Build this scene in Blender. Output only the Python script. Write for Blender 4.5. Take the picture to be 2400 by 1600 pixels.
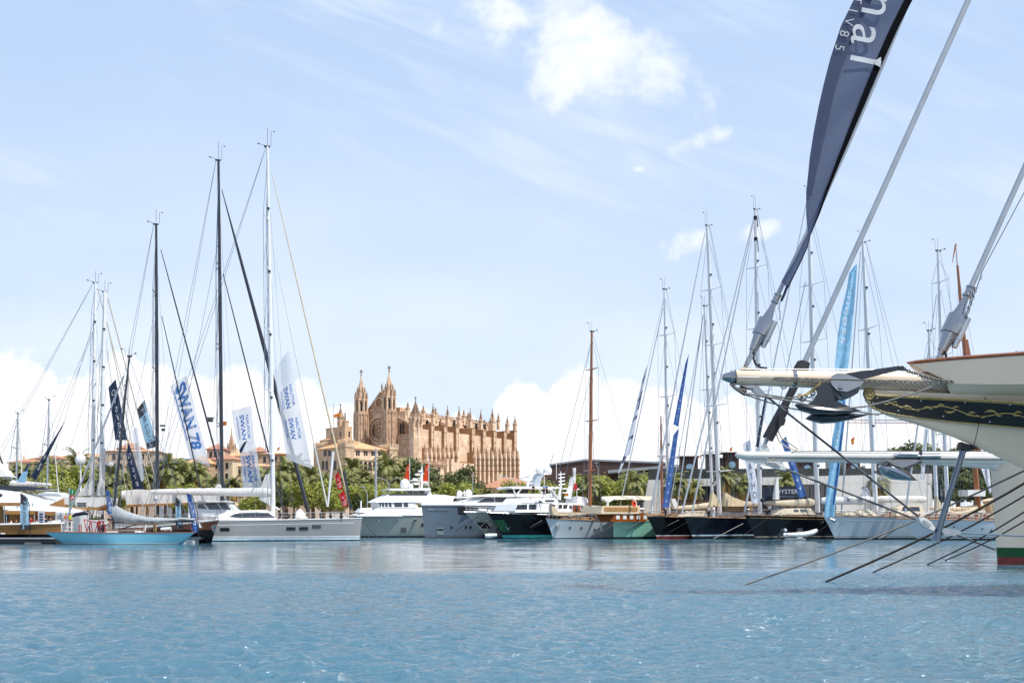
import bpy, math, random
import numpy as np
from mathutils import Vector, Matrix
C = bpy.context.scene
for o in list(bpy.data.objects): bpy.data.objects.remove(o)
R = math.radians; PI = math.pi
rnd = random.Random(7)
# ---------------------------------------------------------------- camera, sky, sun, exposure
F = 2333.33; HZ = 1225.0; H = 2.2           # focal length and horizon of the photograph in its pixels, eye height in metres
cam = bpy.data.cameras.new('camera'); co = bpy.data.objects.new('camera', cam); C.collection.objects.link(co)
co.location = (0, 0, H); co.rotation_euler = (R(90), 0, 0)
cam.lens = 35; cam.sensor_width = 36; cam.shift_y = 425/2400; cam.clip_start = .5; cam.clip_end = 20000
C.camera = co
SUN_AZ = Vector((.84, -.54, 0)).normalized(); SUN_EL = R(60)
sun = bpy.data.lights.new('sun', 'SUN'); sun.energy = 4.0; sun.angle = R(.6); sun.color = (1, .955, .88)
so = bpy.data.objects.new('sun', sun); C.collection.objects.link(so)
sd = SUN_AZ*math.cos(SUN_EL)+Vector((0, 0, math.sin(SUN_EL)))
so.rotation_euler = (-sd).to_track_quat('-Z', 'Y').to_euler()
C.view_settings.view_transform = 'Standard'; C.view_settings.look = 'None'; C.view_settings.exposure = 0.46; C.view_settings.gamma = 1
w = bpy.data.worlds.new('World'); C.world = w; w.use_nodes = True
nt = w.node_tree; N = nt.nodes; Lk = nt.links
for n in list(N): N.remove(n)
def nd(t, **k):
    n = N.new(t)
    for a, b in k.items(): setattr(n, a, b)
    return n
def mth(op, a, b=None, c=None, clamp=False):
    n = nd('ShaderNodeMath', operation=op, use_clamp=clamp)
    for i, v in enumerate((a, b, c)):
        if v is None: continue
        if isinstance(v, (int, float)): n.inputs[i].default_value = v
        else: Lk.new(v, n.inputs[i])
    return n.outputs[0]
def sstep(x, a, b):
    n = nd('ShaderNodeMapRange', interpolation_type='SMOOTHSTEP'); Lk.new(x, n.inputs[0])
    n.inputs[1].default_value = a; n.inputs[2].default_value = b; n.inputs[3].default_value = 0; n.inputs[4].default_value = 1
    return n.outputs[0]
def comb(x, y, z):
    n = nd('ShaderNodeCombineXYZ')
    for i, v in enumerate((x, y, z)):
        if isinstance(v, (int, float)): n.inputs[i].default_value = v
        else: Lk.new(v, n.inputs[i])
    return n.outputs[0]
def noi(vec, sc, det=6, rough=.55, dist=0):
    n = nd('ShaderNodeTexNoise'); Lk.new(vec, n.inputs['Vector'])
    n.inputs['Scale'].default_value = sc; n.inputs['Detail'].default_value = det
    n.inputs['Roughness'].default_value = rough; n.inputs['Distortion'].default_value = dist
    return n.outputs[0]
def cmix(f, a, b):
    n = nd('ShaderNodeMix', data_type='RGBA')
    if isinstance(f, (int, float)): n.inputs[0].default_value = f
    else: Lk.new(f, n.inputs[0])
    for i, v in ((6, a), (7, b)):
        if isinstance(v, tuple): n.inputs[i].default_value = (*v, 1)
        else: Lk.new(v, n.inputs[i])
    return n.outputs[2]
sky = nd('ShaderNodeTexSky', sky_type='NISHITA'); sky.sun_disc = False
sky.sun_elevation = SUN_EL; sky.sun_rotation = math.atan2(SUN_AZ.x, SUN_AZ.y)
sky.air_density = 1.0; sky.dust_density = 2.2; sky.ozone_density = 1.2
geo = nd('ShaderNodeTexCoord'); sep = nd('ShaderNodeSeparateXYZ'); Lk.new(geo.outputs['Generated'], sep.inputs[0])
dx, dy, dz = sep.outputs
ay = mth('MAXIMUM', mth('ABSOLUTE', dy), .12)
u = mth('DIVIDE', dx, ay); v = mth('DIVIDE', dz, ay)     # clouds live on a wall of world directions; (u, v) = tangents
uv = comb(u, v, 0)
def sp(px): return (px-1200)/F
def sv(py): return (HZ-py)/F
# cumulus bank low over the town : top profile as bumps over u, rough edge from noise
n1 = noi(comb(u, v, .3), 5.5, 9, .58, .15); n2 = noi(comb(u, v, 2.1), 17, 8, .55); n3 = noi(comb(u, mth('MULTIPLY', v, 1.6), 5.1), 3.2, 5, .5)
prof = None
for px, wd, hh in ((30, 120, 400), (180, 80, 355), (285, 85, 395), (370, 60, 375), (450, 80, 350), (560, 75, 380), (680, 90, 330), (815, 90, 285), (960, 90, 290), (1080, 70, 262),
                   (1235, 70, 362), (1345, 85, 366), (1450, 90, 335), (1570, 110, 315), (1720, 120, 295), (1900, 160, 275), (2100, 200, 255), (2330, 200, 245)):
    d = mth('DIVIDE', mth('SUBTRACT', u, sp(px)), wd/F)
    g = mth('MULTIPLY', mth('SQRT', mth('MAXIMUM', mth('SUBTRACT', 1, mth('MULTIPLY', mth('MULTIPLY', d, d), .34)), 0)), hh/F)
    prof = g if prof is None else mth('MAXIMUM', prof, g)
edge = mth('ADD', mth('SUBTRACT', prof, v), mth('ADD', mth('MULTIPLY', mth('SUBTRACT', n1, .5), .085), mth('MULTIPLY', mth('SUBTRACT', n2, .5), .045)))
n6 = noi(comb(u, v, 6.1), 45, 6, .6); edge = mth('ADD', edge, mth('MULTIPLY', mth('SUBTRACT', n6, .5), .022))
bank = sstep(edge, -.002, .010)
# body shading: bright tops, soft grey-blue bellies
shade = sstep(mth('ADD', mth('MULTIPLY', edge, 6.5), mth('MULTIPLY', mth('SUBTRACT', n3, .5), 1.5)), .35, 1.25)
shade = mth('MULTIPLY', shade, sstep(v, .135, .05))
thin = mth('MULTIPLY', sstep(n3, .44, .62), sstep(v, .07, .0))      # breaks with pale sky low down
# patch of broken cumulus, high
def blob(px, py, rx, ry, rot=0):
    a = mth('SUBTRACT', u, sp(px)); b = mth('SUBTRACT', v, sv(py)); c_, s_ = math.cos(rot), math.sin(rot)
    a2 = mth('ADD', mth('MULTIPLY', a, c_), mth('MULTIPLY', b, s_)); b2 = mth('SUBTRACT', mth('MULTIPLY', b, c_), mth('MULTIPLY', a, s_))
    a2 = mth('DIVIDE', a2, rx/F); b2 = mth('DIVIDE', b2, ry/F)
    return mth('SUBTRACT', 1, mth('ADD', mth('MULTIPLY', a2, a2), mth('MULTIPLY', b2, b2)))
n4 = noi(comb(u, v, 7.7), 9, 9, .6, .3); n5 = noi(comb(u, v, 3.7), 26, 7, .6)
nn = mth('ADD', mth('MULTIPLY', mth('SUBTRACT', n4, .5), 5.2), mth('MULTIPLY', mth('SUBTRACT', n5, .5), 1.6))
hi = None
for a in ((1330, 105, 290, 85, -.42), (1170, 20, 130, 60, -.3), (1510, 155, 120, 62, -.3), (1230, 110, 150, 70, -.5), (1420, 95, 160, 55, -.3)):
    b = blob(*a); hi = b if hi is None else mth('MAXIMUM', hi, b)
hic = mth('MULTIPLY', sstep(mth('ADD', hi, mth('MULTIPLY', nn, 2.2)), -.5, 3.0), .95)
sm = None
for a in ((1600, 577, 62, 36, .35), (1625, 335, 95, 26, .35), (1500, 396, 22, 9, 0), (1780, 540, 60, 25, .2)):
    b = blob(*a); sm = b if sm is None else mth('MAXIMUM', sm, b)
smc = mth('MULTIPLY', sstep(mth('ADD', sm, mth('MULTIPLY', nn, 1.25)), .1, 1.7), .8)
# cirrus streaks, falling to the right
ct, st = math.cos(-.36), math.sin(-.36)
su = mth('ADD', mth('MULTIPLY', u, ct), mth('MULTIPLY', v, st)); sv_ = mth('SUBTRACT', mth('MULTIPLY', v, ct), mth('MULTIPLY', u, st))
c1 = noi(comb(mth('MULTIPLY', su, 1.5), mth('MULTIPLY', sv_, 9), .2), 3.2, 8, .6, .5)
c2 = noi(comb(su, mth('MULTIPLY', sv_, 2.2), 4.2), 3.0, 3, .5)
cir = mth('MULTIPLY', mth('MULTIPLY', sstep(c1, .40, .78), sstep(c2, .34, .62)), sstep(v, .2, .42))
cir = mth('MULTIPLY', cir, .6)
veil = mth('MULTIPLY', noi(comb(mth('MULTIPLY', u, 1.2), mth('MULTIPLY', v, 3.5), 9), 2.0, 4, .5), sstep(v, .55, .0)) # thin milky layer, denser low
SK = 0.105
skyc = nd('ShaderNodeVectorMath', operation='SCALE'); Lk.new(sky.outputs[0], skyc.inputs[0]); skyc.inputs[3].default_value = SK
W_HI = (.88, .91, .97); W_TOP = (.95, .96, .99); W_LOW = (.63, .69, .80)
blu = cmix(.84, skyc.outputs[0], (.50, .655, .91))
col = cmix(mth('MINIMUM', mth('MULTIPLY', veil, 1.3), .9), blu, (.83, .89, .955))
col = cmix(mth('MULTIPLY', cir, .8), col, (.80, .86, .95))
col = cmix(hic, col, W_HI); col = cmix(smc, col, W_HI)
bank_c = cmix(mth('MULTIPLY', shade, .95), W_TOP, W_LOW)
bank_c = cmix(mth('MULTIPLY', thin, .45), bank_c, (.66, .76, .90))
col = cmix(mth('MULTIPLY', bank, .97), col, bank_c)
lp = sstep(dz, -.02, .0)
col = cmix(lp, (.10, .13, .14), col)
bg = nd('ShaderNodeBackground'); Lk.new(col, bg.inputs[0]); bg.inputs[1].default_value = .86
wo = nd('ShaderNodeOutputWorld'); Lk.new(bg.outputs[0], wo.inputs[0])

# ---------------------------------------------------------------- materials
def lin(c): return tuple((x/12.92 if x <= .04045 else ((x+.055)/1.055)**2.4) for x in c)
def hx(s): return lin(tuple(int(s[i:i+2], 16)/255 for i in (0, 2, 4)))
MATS = {}
def mat(name, c, rough=.5, metal=0., var=.12, vs=1.5, bump=0., bs=8., coat=0., trans=0., spec=.5, c2=None, cs=.5, objc=False, stretch=None, alpha=1.):
    if name in MATS: return MATS[name]
    m = bpy.data.materials.new(name); m.use_nodes = True; t = m.node_tree; n = t.nodes; l = t.links
    b = n['Principled BSDF']; c = hx(c) if isinstance(c, str) else c
    tc = n.new('ShaderNodeTexCoord'); mp = n.new('ShaderNodeMapping'); l.new(tc.outputs['Object'], mp.inputs[0])
    if stretch: mp.inputs['Scale'].default_value = stretch
    no = n.new('ShaderNodeTexNoise'); l.new(mp.outputs[0], no.inputs[0]); no.inputs['Scale'].default_value = vs; no.inputs['Detail'].default_value = 6
    no.inputs['Roughness'].default_value = .6
    rp = n.new('ShaderNodeValToRGB'); l.new(no.outputs[0], rp.inputs[0]); rp.color_ramp.elements[0].position = .3; rp.color_ramp.elements[1].position = .7
    d = tuple(max(x*(1-var*1.6), 0) for x in c); e = tuple(min(x*(1+var), 1) for x in c)
    if c2: d = hx(c2) if isinstance(c2, str) else c2
    rp.color_ramp.elements[0].color = (*d, 1); rp.color_ramp.elements[1].color = (*e, 1)
    l.new(rp.outputs[0], b.inputs['Base Color'])
    b.inputs['Roughness'].default_value = rough; b.inputs['Metallic'].default_value = metal; b.inputs['Coat Weight'].default_value = coat
    b.inputs['Specular IOR Level'].default_value = spec
    if bump:
        n2 = n.new('ShaderNodeTexNoise'); l.new(mp.outputs[0], n2.inputs[0]); n2.inputs['Scale'].default_value = bs; n2.inputs['Detail'].default_value = 5
        bp = n.new('ShaderNodeBump'); bp.inputs['Strength'].default_value = bump; bp.inputs['Distance'].default_value = .1; l.new(n2.outputs[0], bp.inputs['Height']); l.new(bp.outputs[0], b.inputs['Normal'])
    if trans:
        tr = n.new('ShaderNodeBsdfTranslucent'); l.new(rp.outputs[0], tr.inputs[0]); mx = n.new('ShaderNodeMixShader'); mx.inputs[0].default_value = trans
        l.new(b.outputs[0], mx.inputs[1]); l.new(tr.outputs[0], mx.inputs[2]); l.new(mx.outputs[0], n['Material Output'].inputs[0])
        if alpha < 1:
            tp = n.new('ShaderNodeBsdfTransparent'); m2 = n.new('ShaderNodeMixShader'); m2.inputs[0].default_value = alpha
            l.new(tp.outputs[0], m2.inputs[1]); l.new(mx.outputs[0], m2.inputs[2]); l.new(m2.outputs[0], n['Material Output'].inputs[0])
    MATS[name] = m; return m
def stone(name, c, c2, bw=1.1, bh=.45, mort=.012):
    m = mat(name, c, .9, var=.16, vs=.35, bump=.5, bs=2.5, c2=c2); t = m.node_tree; n = t.nodes; l = t.links
    b = n['Principled BSDF']; src = b.inputs['Base Color'].links[0].from_socket
    tc = n.new('ShaderNodeTexCoord'); sp_ = n.new('ShaderNodeSeparateXYZ'); l.new(tc.outputs['Object'], sp_.inputs[0])
    ad = n.new('ShaderNodeMath'); l.new(sp_.outputs[0], ad.inputs[0]); l.new(sp_.outputs[1], ad.inputs[1])
    cb = n.new('ShaderNodeCombineXYZ'); l.new(ad.outputs[0], cb.inputs[0]); l.new(sp_.outputs[2], cb.inputs[1])
    br = n.new('ShaderNodeTexBrick'); l.new(cb.outputs[0], br.inputs[0]); br.inputs['Scale'].default_value = 1; br.inputs['Brick Width'].default_value = bw; br.inputs['Row Height'].default_value = bh
    br.inputs['Color1'].default_value = (1, 1, 1, 1); br.inputs['Color2'].default_value = (.72, .70, .68, 1); br.inputs['Mortar'].default_value = (.55, .5, .45, 1); br.inputs['Mortar Size'].default_value = mort
    n3 = n.new('ShaderNodeTexNoise'); mp = n.new('ShaderNodeMapping'); mp.inputs['Scale'].default_value = (1.1, 1.1, .5); l.new(tc.outputs['Object'], mp.inputs[0]); l.new(mp.outputs[0], n3.inputs[0]); n3.inputs['Scale'].default_value = .8; n3.inputs['Detail'].default_value = 6
    r3 = n.new('ShaderNodeValToRGB'); l.new(n3.outputs[0], r3.inputs[0]); r3.color_ramp.elements[0].position = .42; r3.color_ramp.elements[0].color = (.80, .77, .74, 1); r3.color_ramp.elements[1].position = .56; r3.color_ramp.elements[1].color = (1, 1, 1, 1)
    for s in (br.outputs[0], r3.outputs[0]):
        mx = n.new('ShaderNodeMix'); mx.data_type = 'RGBA'; mx.blend_type = 'MULTIPLY'; mx.inputs[0].default_value = .55
        l.new(src, mx.inputs[6]); l.new(s, mx.inputs[7]); src = mx.outputs[2]
    l.new(src, b.inputs['Base Color']); return m
M = dict(
 white=mat('white_gelcoat', (.80, .80, .79), .25, coat=.4, var=.05, vs=.5),
 offw=mat('off_white_paint', (.66, .66, .64), .35, coat=.2, var=.06, vs=.6),
 greyw=mat('pale_grey_paint', 'a9b4bb', .25, coat=.5, var=.06, vs=.5),
 alu=mat('silver_grey_hull', 'a09e9c', .28, metal=.35, coat=.5, var=.05, vs=.4),
 blk=mat('black_hull', (.005, .005, .007), .12, coat=.1, spec=.35, var=.3, vs=.4),
 navy=mat('navy_hull', (.006, .008, .016), .12, coat=.1, spec=.35, var=.3, vs=.4),
 carbon=mat('black_carbon', (.016, .020, .030), .32, coat=.3, var=.2),
 blue=mat('sky_blue_hull', '74b7cc', .15, coat=.7, var=.05, vs=.6),
 slate=mat('slate_blue_hull', '5f6d7b', .2, coat=.5, var=.06, vs=.3),
 sage=mat('grey_green_hull', 'a2a8a2', .2, coat=.5, var=.08, vs=.3),
 pale=mat('pale_blue_grey_hull', 'b4c0c8', .2, coat=.5, var=.06, vs=.3),
 mint=mat('mint_hull', '86bda8', .2, coat=.5, var=.06, vs=.3),
 cream=mat('cream_hull', 'e4d0b6', .22, coat=.5, var=.05, vs=.35, bump=.04, bs=.8),
 creamw=mat('cool_white_hull', 'ddceba', .22, coat=.5, var=.06, vs=.35, bump=.04, bs=.8),
 boot_t=mat('teal_boot', '2f9a98', .3), boot_r=mat('red_antifouling', '6e2622', .6, var=.25, vs=3), boot_g=mat('green_boot', '0d4a26', .3, var=.2, vs=2),
 boot_b=mat('light_blue_boot', 'b9cfda', .3), boot_w=mat('white_boot', 'e0e4e6', .3), boot_k=mat('black_boot', (.01, .012, .014), .4),
 spar=mat('cool_white_spar', 'd8d6d0', .22, coat=.4, var=.05),
 teak=mat('teak_deck', '9a7452', .7, var=.2, vs=2, stretch=(.4, 8, 1)), varn=mat('varnished_wood', '8a4a20', .2, coat=.7, var=.3, vs=2, stretch=(.5, 5, 5)),
 mastw=mat('white_mast', (.74, .75, .76), .3, coat=.3, var=.04), mastg=mat('grey_spar', 'a8adb3', .35, metal=.3, var=.08), woodm=mat('wooden_mast', 'a0623a', .35, coat=.4, var=.2, vs=3, stretch=(4, 4, .3)),
 wire=mat('steel_wire', '6b7685', .4, metal=.5), wirel=mat('light_rope', 'b6ae9f', .7, var=.15, vs=6), roped=mat('dark_rope', '35302c', .85, var=.3, vs=20, bump=.6, bs=40),
 ropeg=mat('grey_rope', '8a8680', .8, var=.2, vs=20, bump=.6, bs=40),
 chrome=mat('polished_steel', (.36, .36, .37), .06, metal=1, var=.06, vs=2), steel=mat('brushed_steel', (.5, .51, .52), .3, metal=1, var=.1), dsteel=mat('dark_polished_steel', (.15, .18, .21), .14, metal=1, var=.15), galv=mat('galvanised_steel', '56585c', .45, metal=.7, var=.2, vs=4),
 black=mat('black_rubber', (.015, .015, .017), .55), glass=mat('dark_glass', (.012, .016, .022), .04, spec=.9, coat=.6, var=.3, vs=.6),
 canv=mat('cream_canvas', 'd9cdb6', .9, var=.08, vs=1.2, bump=.25, bs=3, trans=.25), canvw=mat('white_canvas', (.74, .73, .71), .9, var=.05, vs=1.2, bump=.2, bs=3, trans=.2),
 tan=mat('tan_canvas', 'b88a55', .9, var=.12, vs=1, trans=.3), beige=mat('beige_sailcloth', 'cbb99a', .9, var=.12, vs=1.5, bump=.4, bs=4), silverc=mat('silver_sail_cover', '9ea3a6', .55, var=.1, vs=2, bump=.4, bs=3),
 fnavy=mat('navy_flag_cloth', '24344f', .8, trans=.3, var=.1), fdark=mat('dark_grey_flag_cloth', '43464d', .8, trans=.3), fsky=mat('pale_blue_flag_cloth', 'a8cfe4', .8, trans=.45),
 fwhite=mat('white_flag_cloth', (.80, .82, .87), .8, trans=.5, var=.04, alpha=.68), fwh=mat('white_banner_cloth', (.74, .77, .84), .8, trans=.4, var=.04), fblue=mat('blue_flag_cloth', '4a6fae', .8, trans=.35), fcyan=mat('cyan_flag_cloth', 'a2d6f2', .75, trans=.5, var=.12, vs=1.5),
 fred=mat('red_flag_cloth', 'd2202a', .8, trans=.4), forg=mat('orange_flag_cloth', 'e8491e', .8, trans=.4), fyel=mat('yellow_flag_cloth', 'e8b21e', .8, trans=.4),
 fbig=mat('slate_blue_mesh_cloth', '414f70', .7, trans=.35, var=.10, vs=3, stretch=(6, 1, 1), alpha=.93), fbigd=mat('dark_hem_cloth', '0b0d15', .95, var=.3, vs=3, spec=.08),
 txw=mat('white_print', (.8, .8, .82), .8, trans=.3), txb=mat('blue_print', '4f82c4', .8, trans=.3), txn=mat('navy_print', '27375c', .8), txk=mat('black_print', '2c3640', .8),
 gold=mat('gold_leaf', 'b9a264', .5, metal=0., var=.2, vs=8),
 skin=mat('skin', 'b98260', .6), hairb=mat('dark_hair', '2a1d14', .8), hairg=mat('grey_hair', '9a9388', .8),
 cwhite=mat('white_cloth', (.75, .75, .74), .9), cnavy=mat('navy_cloth', '1d2638', .9), ckhaki=mat('khaki_cloth', 'b49d78', .9), cblue=mat('light_blue_cloth', '8fa7cf', .9), cred=mat('red_cloth', 'a5242c', .9), cneon=mat('neon_yellow_cloth', 'c9e02c', .8), corg=mat('orange_cloth', 'c95528', .9), cblk=mat('black_cloth', '1c1c1f', .9),
 st=stone('sandstone', 'c9aa8e', 'b09079'), stl=stone('pale_sandstone', 'e1c8ad', 'cbac90'), std=stone('brown_shade_sandstone', 'a98262', '8c6a50'), stp=stone('palace_stone', 'cfb699', 'b3997c', .8, .35),
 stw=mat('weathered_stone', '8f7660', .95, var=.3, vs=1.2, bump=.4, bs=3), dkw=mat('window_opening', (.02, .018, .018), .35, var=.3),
 tile=mat('terracotta_tiles', 'ad7c62', .9, var=.25, vs=1.2, bump=.4, bs=6, stretch=(3, .6, 1)), tilel=mat('pale_terracotta_tiles', 'd0a075', .9, var=.2, vs=1.2, bump=.4, bs=6, stretch=(3, .6, 1)),
 conc=mat('pale_render', 'cfcdc8', .85, var=.06, vs=.5), brownc=mat('brown_cladding', '45302a', .7, var=.15, vs=1, stretch=(6, 6, .3)), concg=mat('grey_render', '8e9297', .8, var=.08),
 wallo=mat('ochre_render', 'b9a590', .9, var=.12), wallp=mat('pinkish_render', 'c8a08a', .9, var=.12), wallc=mat('cream_render', 'd4c0a2', .9, var=.1), wallg=mat('sand_render', 'b79a7d', .9, var=.12),
 ground=mat('paved_ground', '9a938a', .9, var=.15, vs=.2), hill=mat('scrub_hill', '6c7560', .95, var=.25, vs=.01), quay=mat('quay_concrete', 'a29a8e', .9, var=.2, vs=.6, bump=.3, bs=2), pont=mat('dark_pontoon', '23272c', .7, var=.3), 
 bark=mat('bark', '6b5a48', .95, var=.3, vs=3, bump=.6, bs=8), palmt=mat('palm_trunk', '7a5f44', .95, var=.35, vs=4, bump=.8, bs=6, stretch=(1, 1, 4)),
 leaf=mat('bright_green_leaves', '9ca046', .6, var=.25, vs=.6, trans=.3, c2='62682a'), leafd=mat('olive_leaves', '5a6236', .7, var=.3, vs=1, trans=.2, c2='3c4526'), frond=mat('palm_fronds', '8d8d52', .6, var=.3, vs=1.5, trans=.2, c2='5a6038'), frondy=mat('dry_palm_fronds', 'a88a4a', .8, var=.25, vs=1.5, trans=.2),
 redp=mat('red_paint', 'b3262a', .4), greens=mat('green_sign', '0f7a4c', .6), rib=mat('inflatable_tube', 'c9cccd', .5, var=.08), orangeb=mat('orange_buoy', 'd9481e', .5),
)
# ---------------------------------------------------------------- mesh building
def vv(p): return Vector(p)
class MB:
    def __init__(s): s.v = []; s.f = []; s.m = []
    def add(s, vs, fs, mi=0):
        b = len(s.v); s.v += [tuple(p) for p in vs]; s.f += [tuple(i+b for i in f) for f in fs]; s.m += [mi]*len(fs); return s
    def box(s, x0, x1, y0, y1, z0, z1, mi=0):
        return s.add([(x0, y0, z0), (x1, y0, z0), (x1, y1, z0), (x0, y1, z0), (x0, y0, z1), (x1, y0, z1), (x1, y1, z1), (x0, y1, z1)],
                     [(3, 2, 1, 0), (4, 5, 6, 7), (0, 1, 5, 4), (1, 2, 6, 5), (2, 3, 7, 6), (3, 0, 4, 7)], mi)
    def tube(s, pts, r, n=6, mi=0, flat=1.):
        pts = [vv(p) for p in pts]; k = len(pts); rs = r if isinstance(r, (list, tuple)) else [r]*k; vs = []; up0 = None
        for i, p in enumerate(pts):
            d = (pts[min(i+1, k-1)]-pts[max(i-1, 0)]).normalized()
            up = up0 if up0 is not None else (Vector((0, 0, 1)) if abs(d.z) < .9 else Vector((0, 1, 0)))
            a = d.cross(up)
            if a.length < 1e-4: a = d.cross(Vector((1, 0, 0)))
            a.normalize(); b = a.cross(d).normalized(); up0 = b
            for j in range(n):
                t = 2*PI*j/n; vs.append(p+a*math.cos(t)*rs[i]*flat+b*math.sin(t)*rs[i])
        fs = [(i*n+j, i*n+(j+1) % n, (i+1)*n+(j+1) % n, (i+1)*n+j) for i in range(k-1) for j in range(n)]
        fs += [tuple(reversed(range(n))), tuple((k-1)*n+j for j in range(n))]
        return s.add(vs, fs, mi)
    def prism(s, poly, off, mi=0):
        poly = [vv(p) for p in poly]; off = vv(off); n = len(poly)
        return s.add(poly+[p+off for p in poly], [tuple(range(n)), tuple(reversed(range(n, 2*n)))]+[(i, (i+1) % n, (i+1) % n+n, i+n) for i in range(n)], mi)
    def grid(s, rows, mi=0, closed=False):
        nr = len(rows); nc = len(rows[0]); vs = [p for r in rows for p in r]
        fs = [(i*nc+j, i*nc+(j+1) % nc, (i+1)*nc+(j+1) % nc, (i+1)*nc+j) for i in range(nr-1) for j in range(nc if closed else nc-1)]
        return s.add(vs, fs, mi)
    def lathe(s, base, prof, n=16, mi=0, axis=None, ph=0):
        base = vv(base); ax = vv(axis).normalized() if axis else Vector((0, 0, 1)); a = ax.orthogonal().normalized() if axis else Vector((1, 0, 0)); b = ax.cross(a)
        vs = []; 
        for r, h in prof:
            for j in range(n):
                t = 2*PI*j/n+ph; vs.append(base+ax*h+(a*math.cos(t)+b*math.sin(t))*r)
        k = len(prof); fs = [(i*n+j, i*n+(j+1) % n, (i+1)*n+(j+1) % n, (i+1)*n+j) for i in range(k-1) for j in range(n)]
        fs += [tuple(reversed(range(n))), tuple((k-1)*n+j for j in range(n))]
        return s.add(vs, fs, mi)
    def ball(s, c, rx, ry=None, rz=None, n=12, m=8, mi=0, jit=0):
        ry = ry or rx; rz = rz or rx; c = vv(c); rows = []
        for i in range(m+1):
            p = PI*i/m-PI/2; rows.append([c+Vector((rx*math.cos(p)*math.cos(2*PI*j/n), ry*math.cos(p)*math.sin(2*PI*j/n), rz*math.sin(p)))*(1+jit*(rnd.random()-.5)) for j in range(n)])
        return s.grid(rows, mi, True)
    def build(s, name, mats, parent=None, smooth=False):
        me = bpy.data.meshes.new(name); me.from_pydata(s.v, [], s.f)
        for m in (mats if isinstance(mats, (list, tuple)) else [mats]): me.materials.append(M[m] if isinstance(m, str) else m)
        if any(s.m): me.polygons.foreach_set('material_index', s.m)
        if smooth:
            me.polygons.foreach_set('use_smooth', [True]*len(me.polygons))
            try: me.set_sharp_from_angle(angle=R(smooth if smooth is not True else 40))
            except Exception: pass
        me.update()
        o = bpy.data.objects.new(name, me); C.collection.objects.link(o)
        if parent is not None: o.parent = parent.e if isinstance(parent, T) else parent
        return o
class T:
    """a thing: an Empty with its own heading; helpers turn a photograph direction into a point on one of its planes"""
    def __init__(s, name, label, cat, px, D, ang=0, z=0, group=None, struct=False):
        s.e = bpy.data.objects.new(name, None); C.collection.objects.link(s.e)
        s.o = Vector(((px-1200)/F*D, D, z)); s.e.location = s.o; s.e.rotation_euler = (0, 0, ang); s.ang = ang
        s.R = Matrix.Rotation(-ang, 3, 'Z'); s.cam = s.R @ (Vector((0, 0, H))-s.o)
        if struct: s.e['kind'] = 'structure'
        else:
            s.e['label'] = label; s.e['category'] = cat
            if group: s.e['group'] = group
    def ray(s, px, py): return s.R @ Vector(((px-1200)/F, 1, (HZ-py)/F))
    def c(s, px, py, y=0.): r = s.ray(px, py); return s.cam+r*((y-s.cam.y)/r.y)
    def cx(s, px, py, x=0.): r = s.ray(px, py); return s.cam+r*((x-s.cam.x)/r.x)
    def pl(s, pts, y=0.): return [s.c(a, b, y) for a, b in pts]
    def part(s, name, mb, mats, parent=None, smooth=False, label=None):
        o = mb.build(name, mats, parent or s, smooth)
        if label: o['label'] = label
        return o
def tag(o, label, cat, group=None):
    o['label'] = label; o['category'] = cat
    if group: o['group'] = group
    return o
def struct(o, k='structure'): o['kind'] = k; return o
def copy_thing(e, loc, rz, sc, label, group):
    r = e.copy(); C.collection.objects.link(r); r.location = loc; r.rotation_euler = (0, 0, rz); r.scale = (sc, sc, sc) if not isinstance(sc, tuple) else sc
    r['label'] = label; r['group'] = group
    for ch in e.children:
        c = ch.copy(); C.collection.objects.link(c); c.parent = r
        for g in ch.children:
            d = g.copy(); C.collection.objects.link(d); d.parent = c
    return r
_tx = {}
def text_mesh(txt, bold=0.):
    k = (txt, bold)
    if k not in _tx:
        cu = bpy.data.curves.new('t', 'FONT'); cu.body = txt; cu.size = 1; cu.align_x = 'CENTER'; cu.align_y = 'CENTER'; cu.offset = bold; cu.resolution_u = 6
        o = bpy.data.objects.new('t', cu); C.collection.objects.link(o); dg = bpy.context.evaluated_depsgraph_get()
        me = bpy.data.meshes.new_from_object(o.evaluated_get(dg)); bpy.data.objects.remove(o)
        _tx[k] = ([v.co.copy() for v in me.vertices], [tuple(p.vertices) for p in me.polygons])
    return _tx[k]
def text(mb, txt, c, xd, yd, size, mi=0, bold=0., off=None):
    """flat lettering: centre, reading direction, letter-up direction"""
    vs, fs = text_mesh(txt, bold); c = vv(c); xd = vv(xd); yd = vv(yd); o = vv(off) if off is not None else Vector()
    return mb.add([c+xd*v.x*size+yd*v.y*size+o for v in vs], fs, mi)
def lerp(a, b, t): return a+(b-a)*t
def mix(a, b, t): return vv(a)*(1-t)+vv(b)*t
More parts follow.
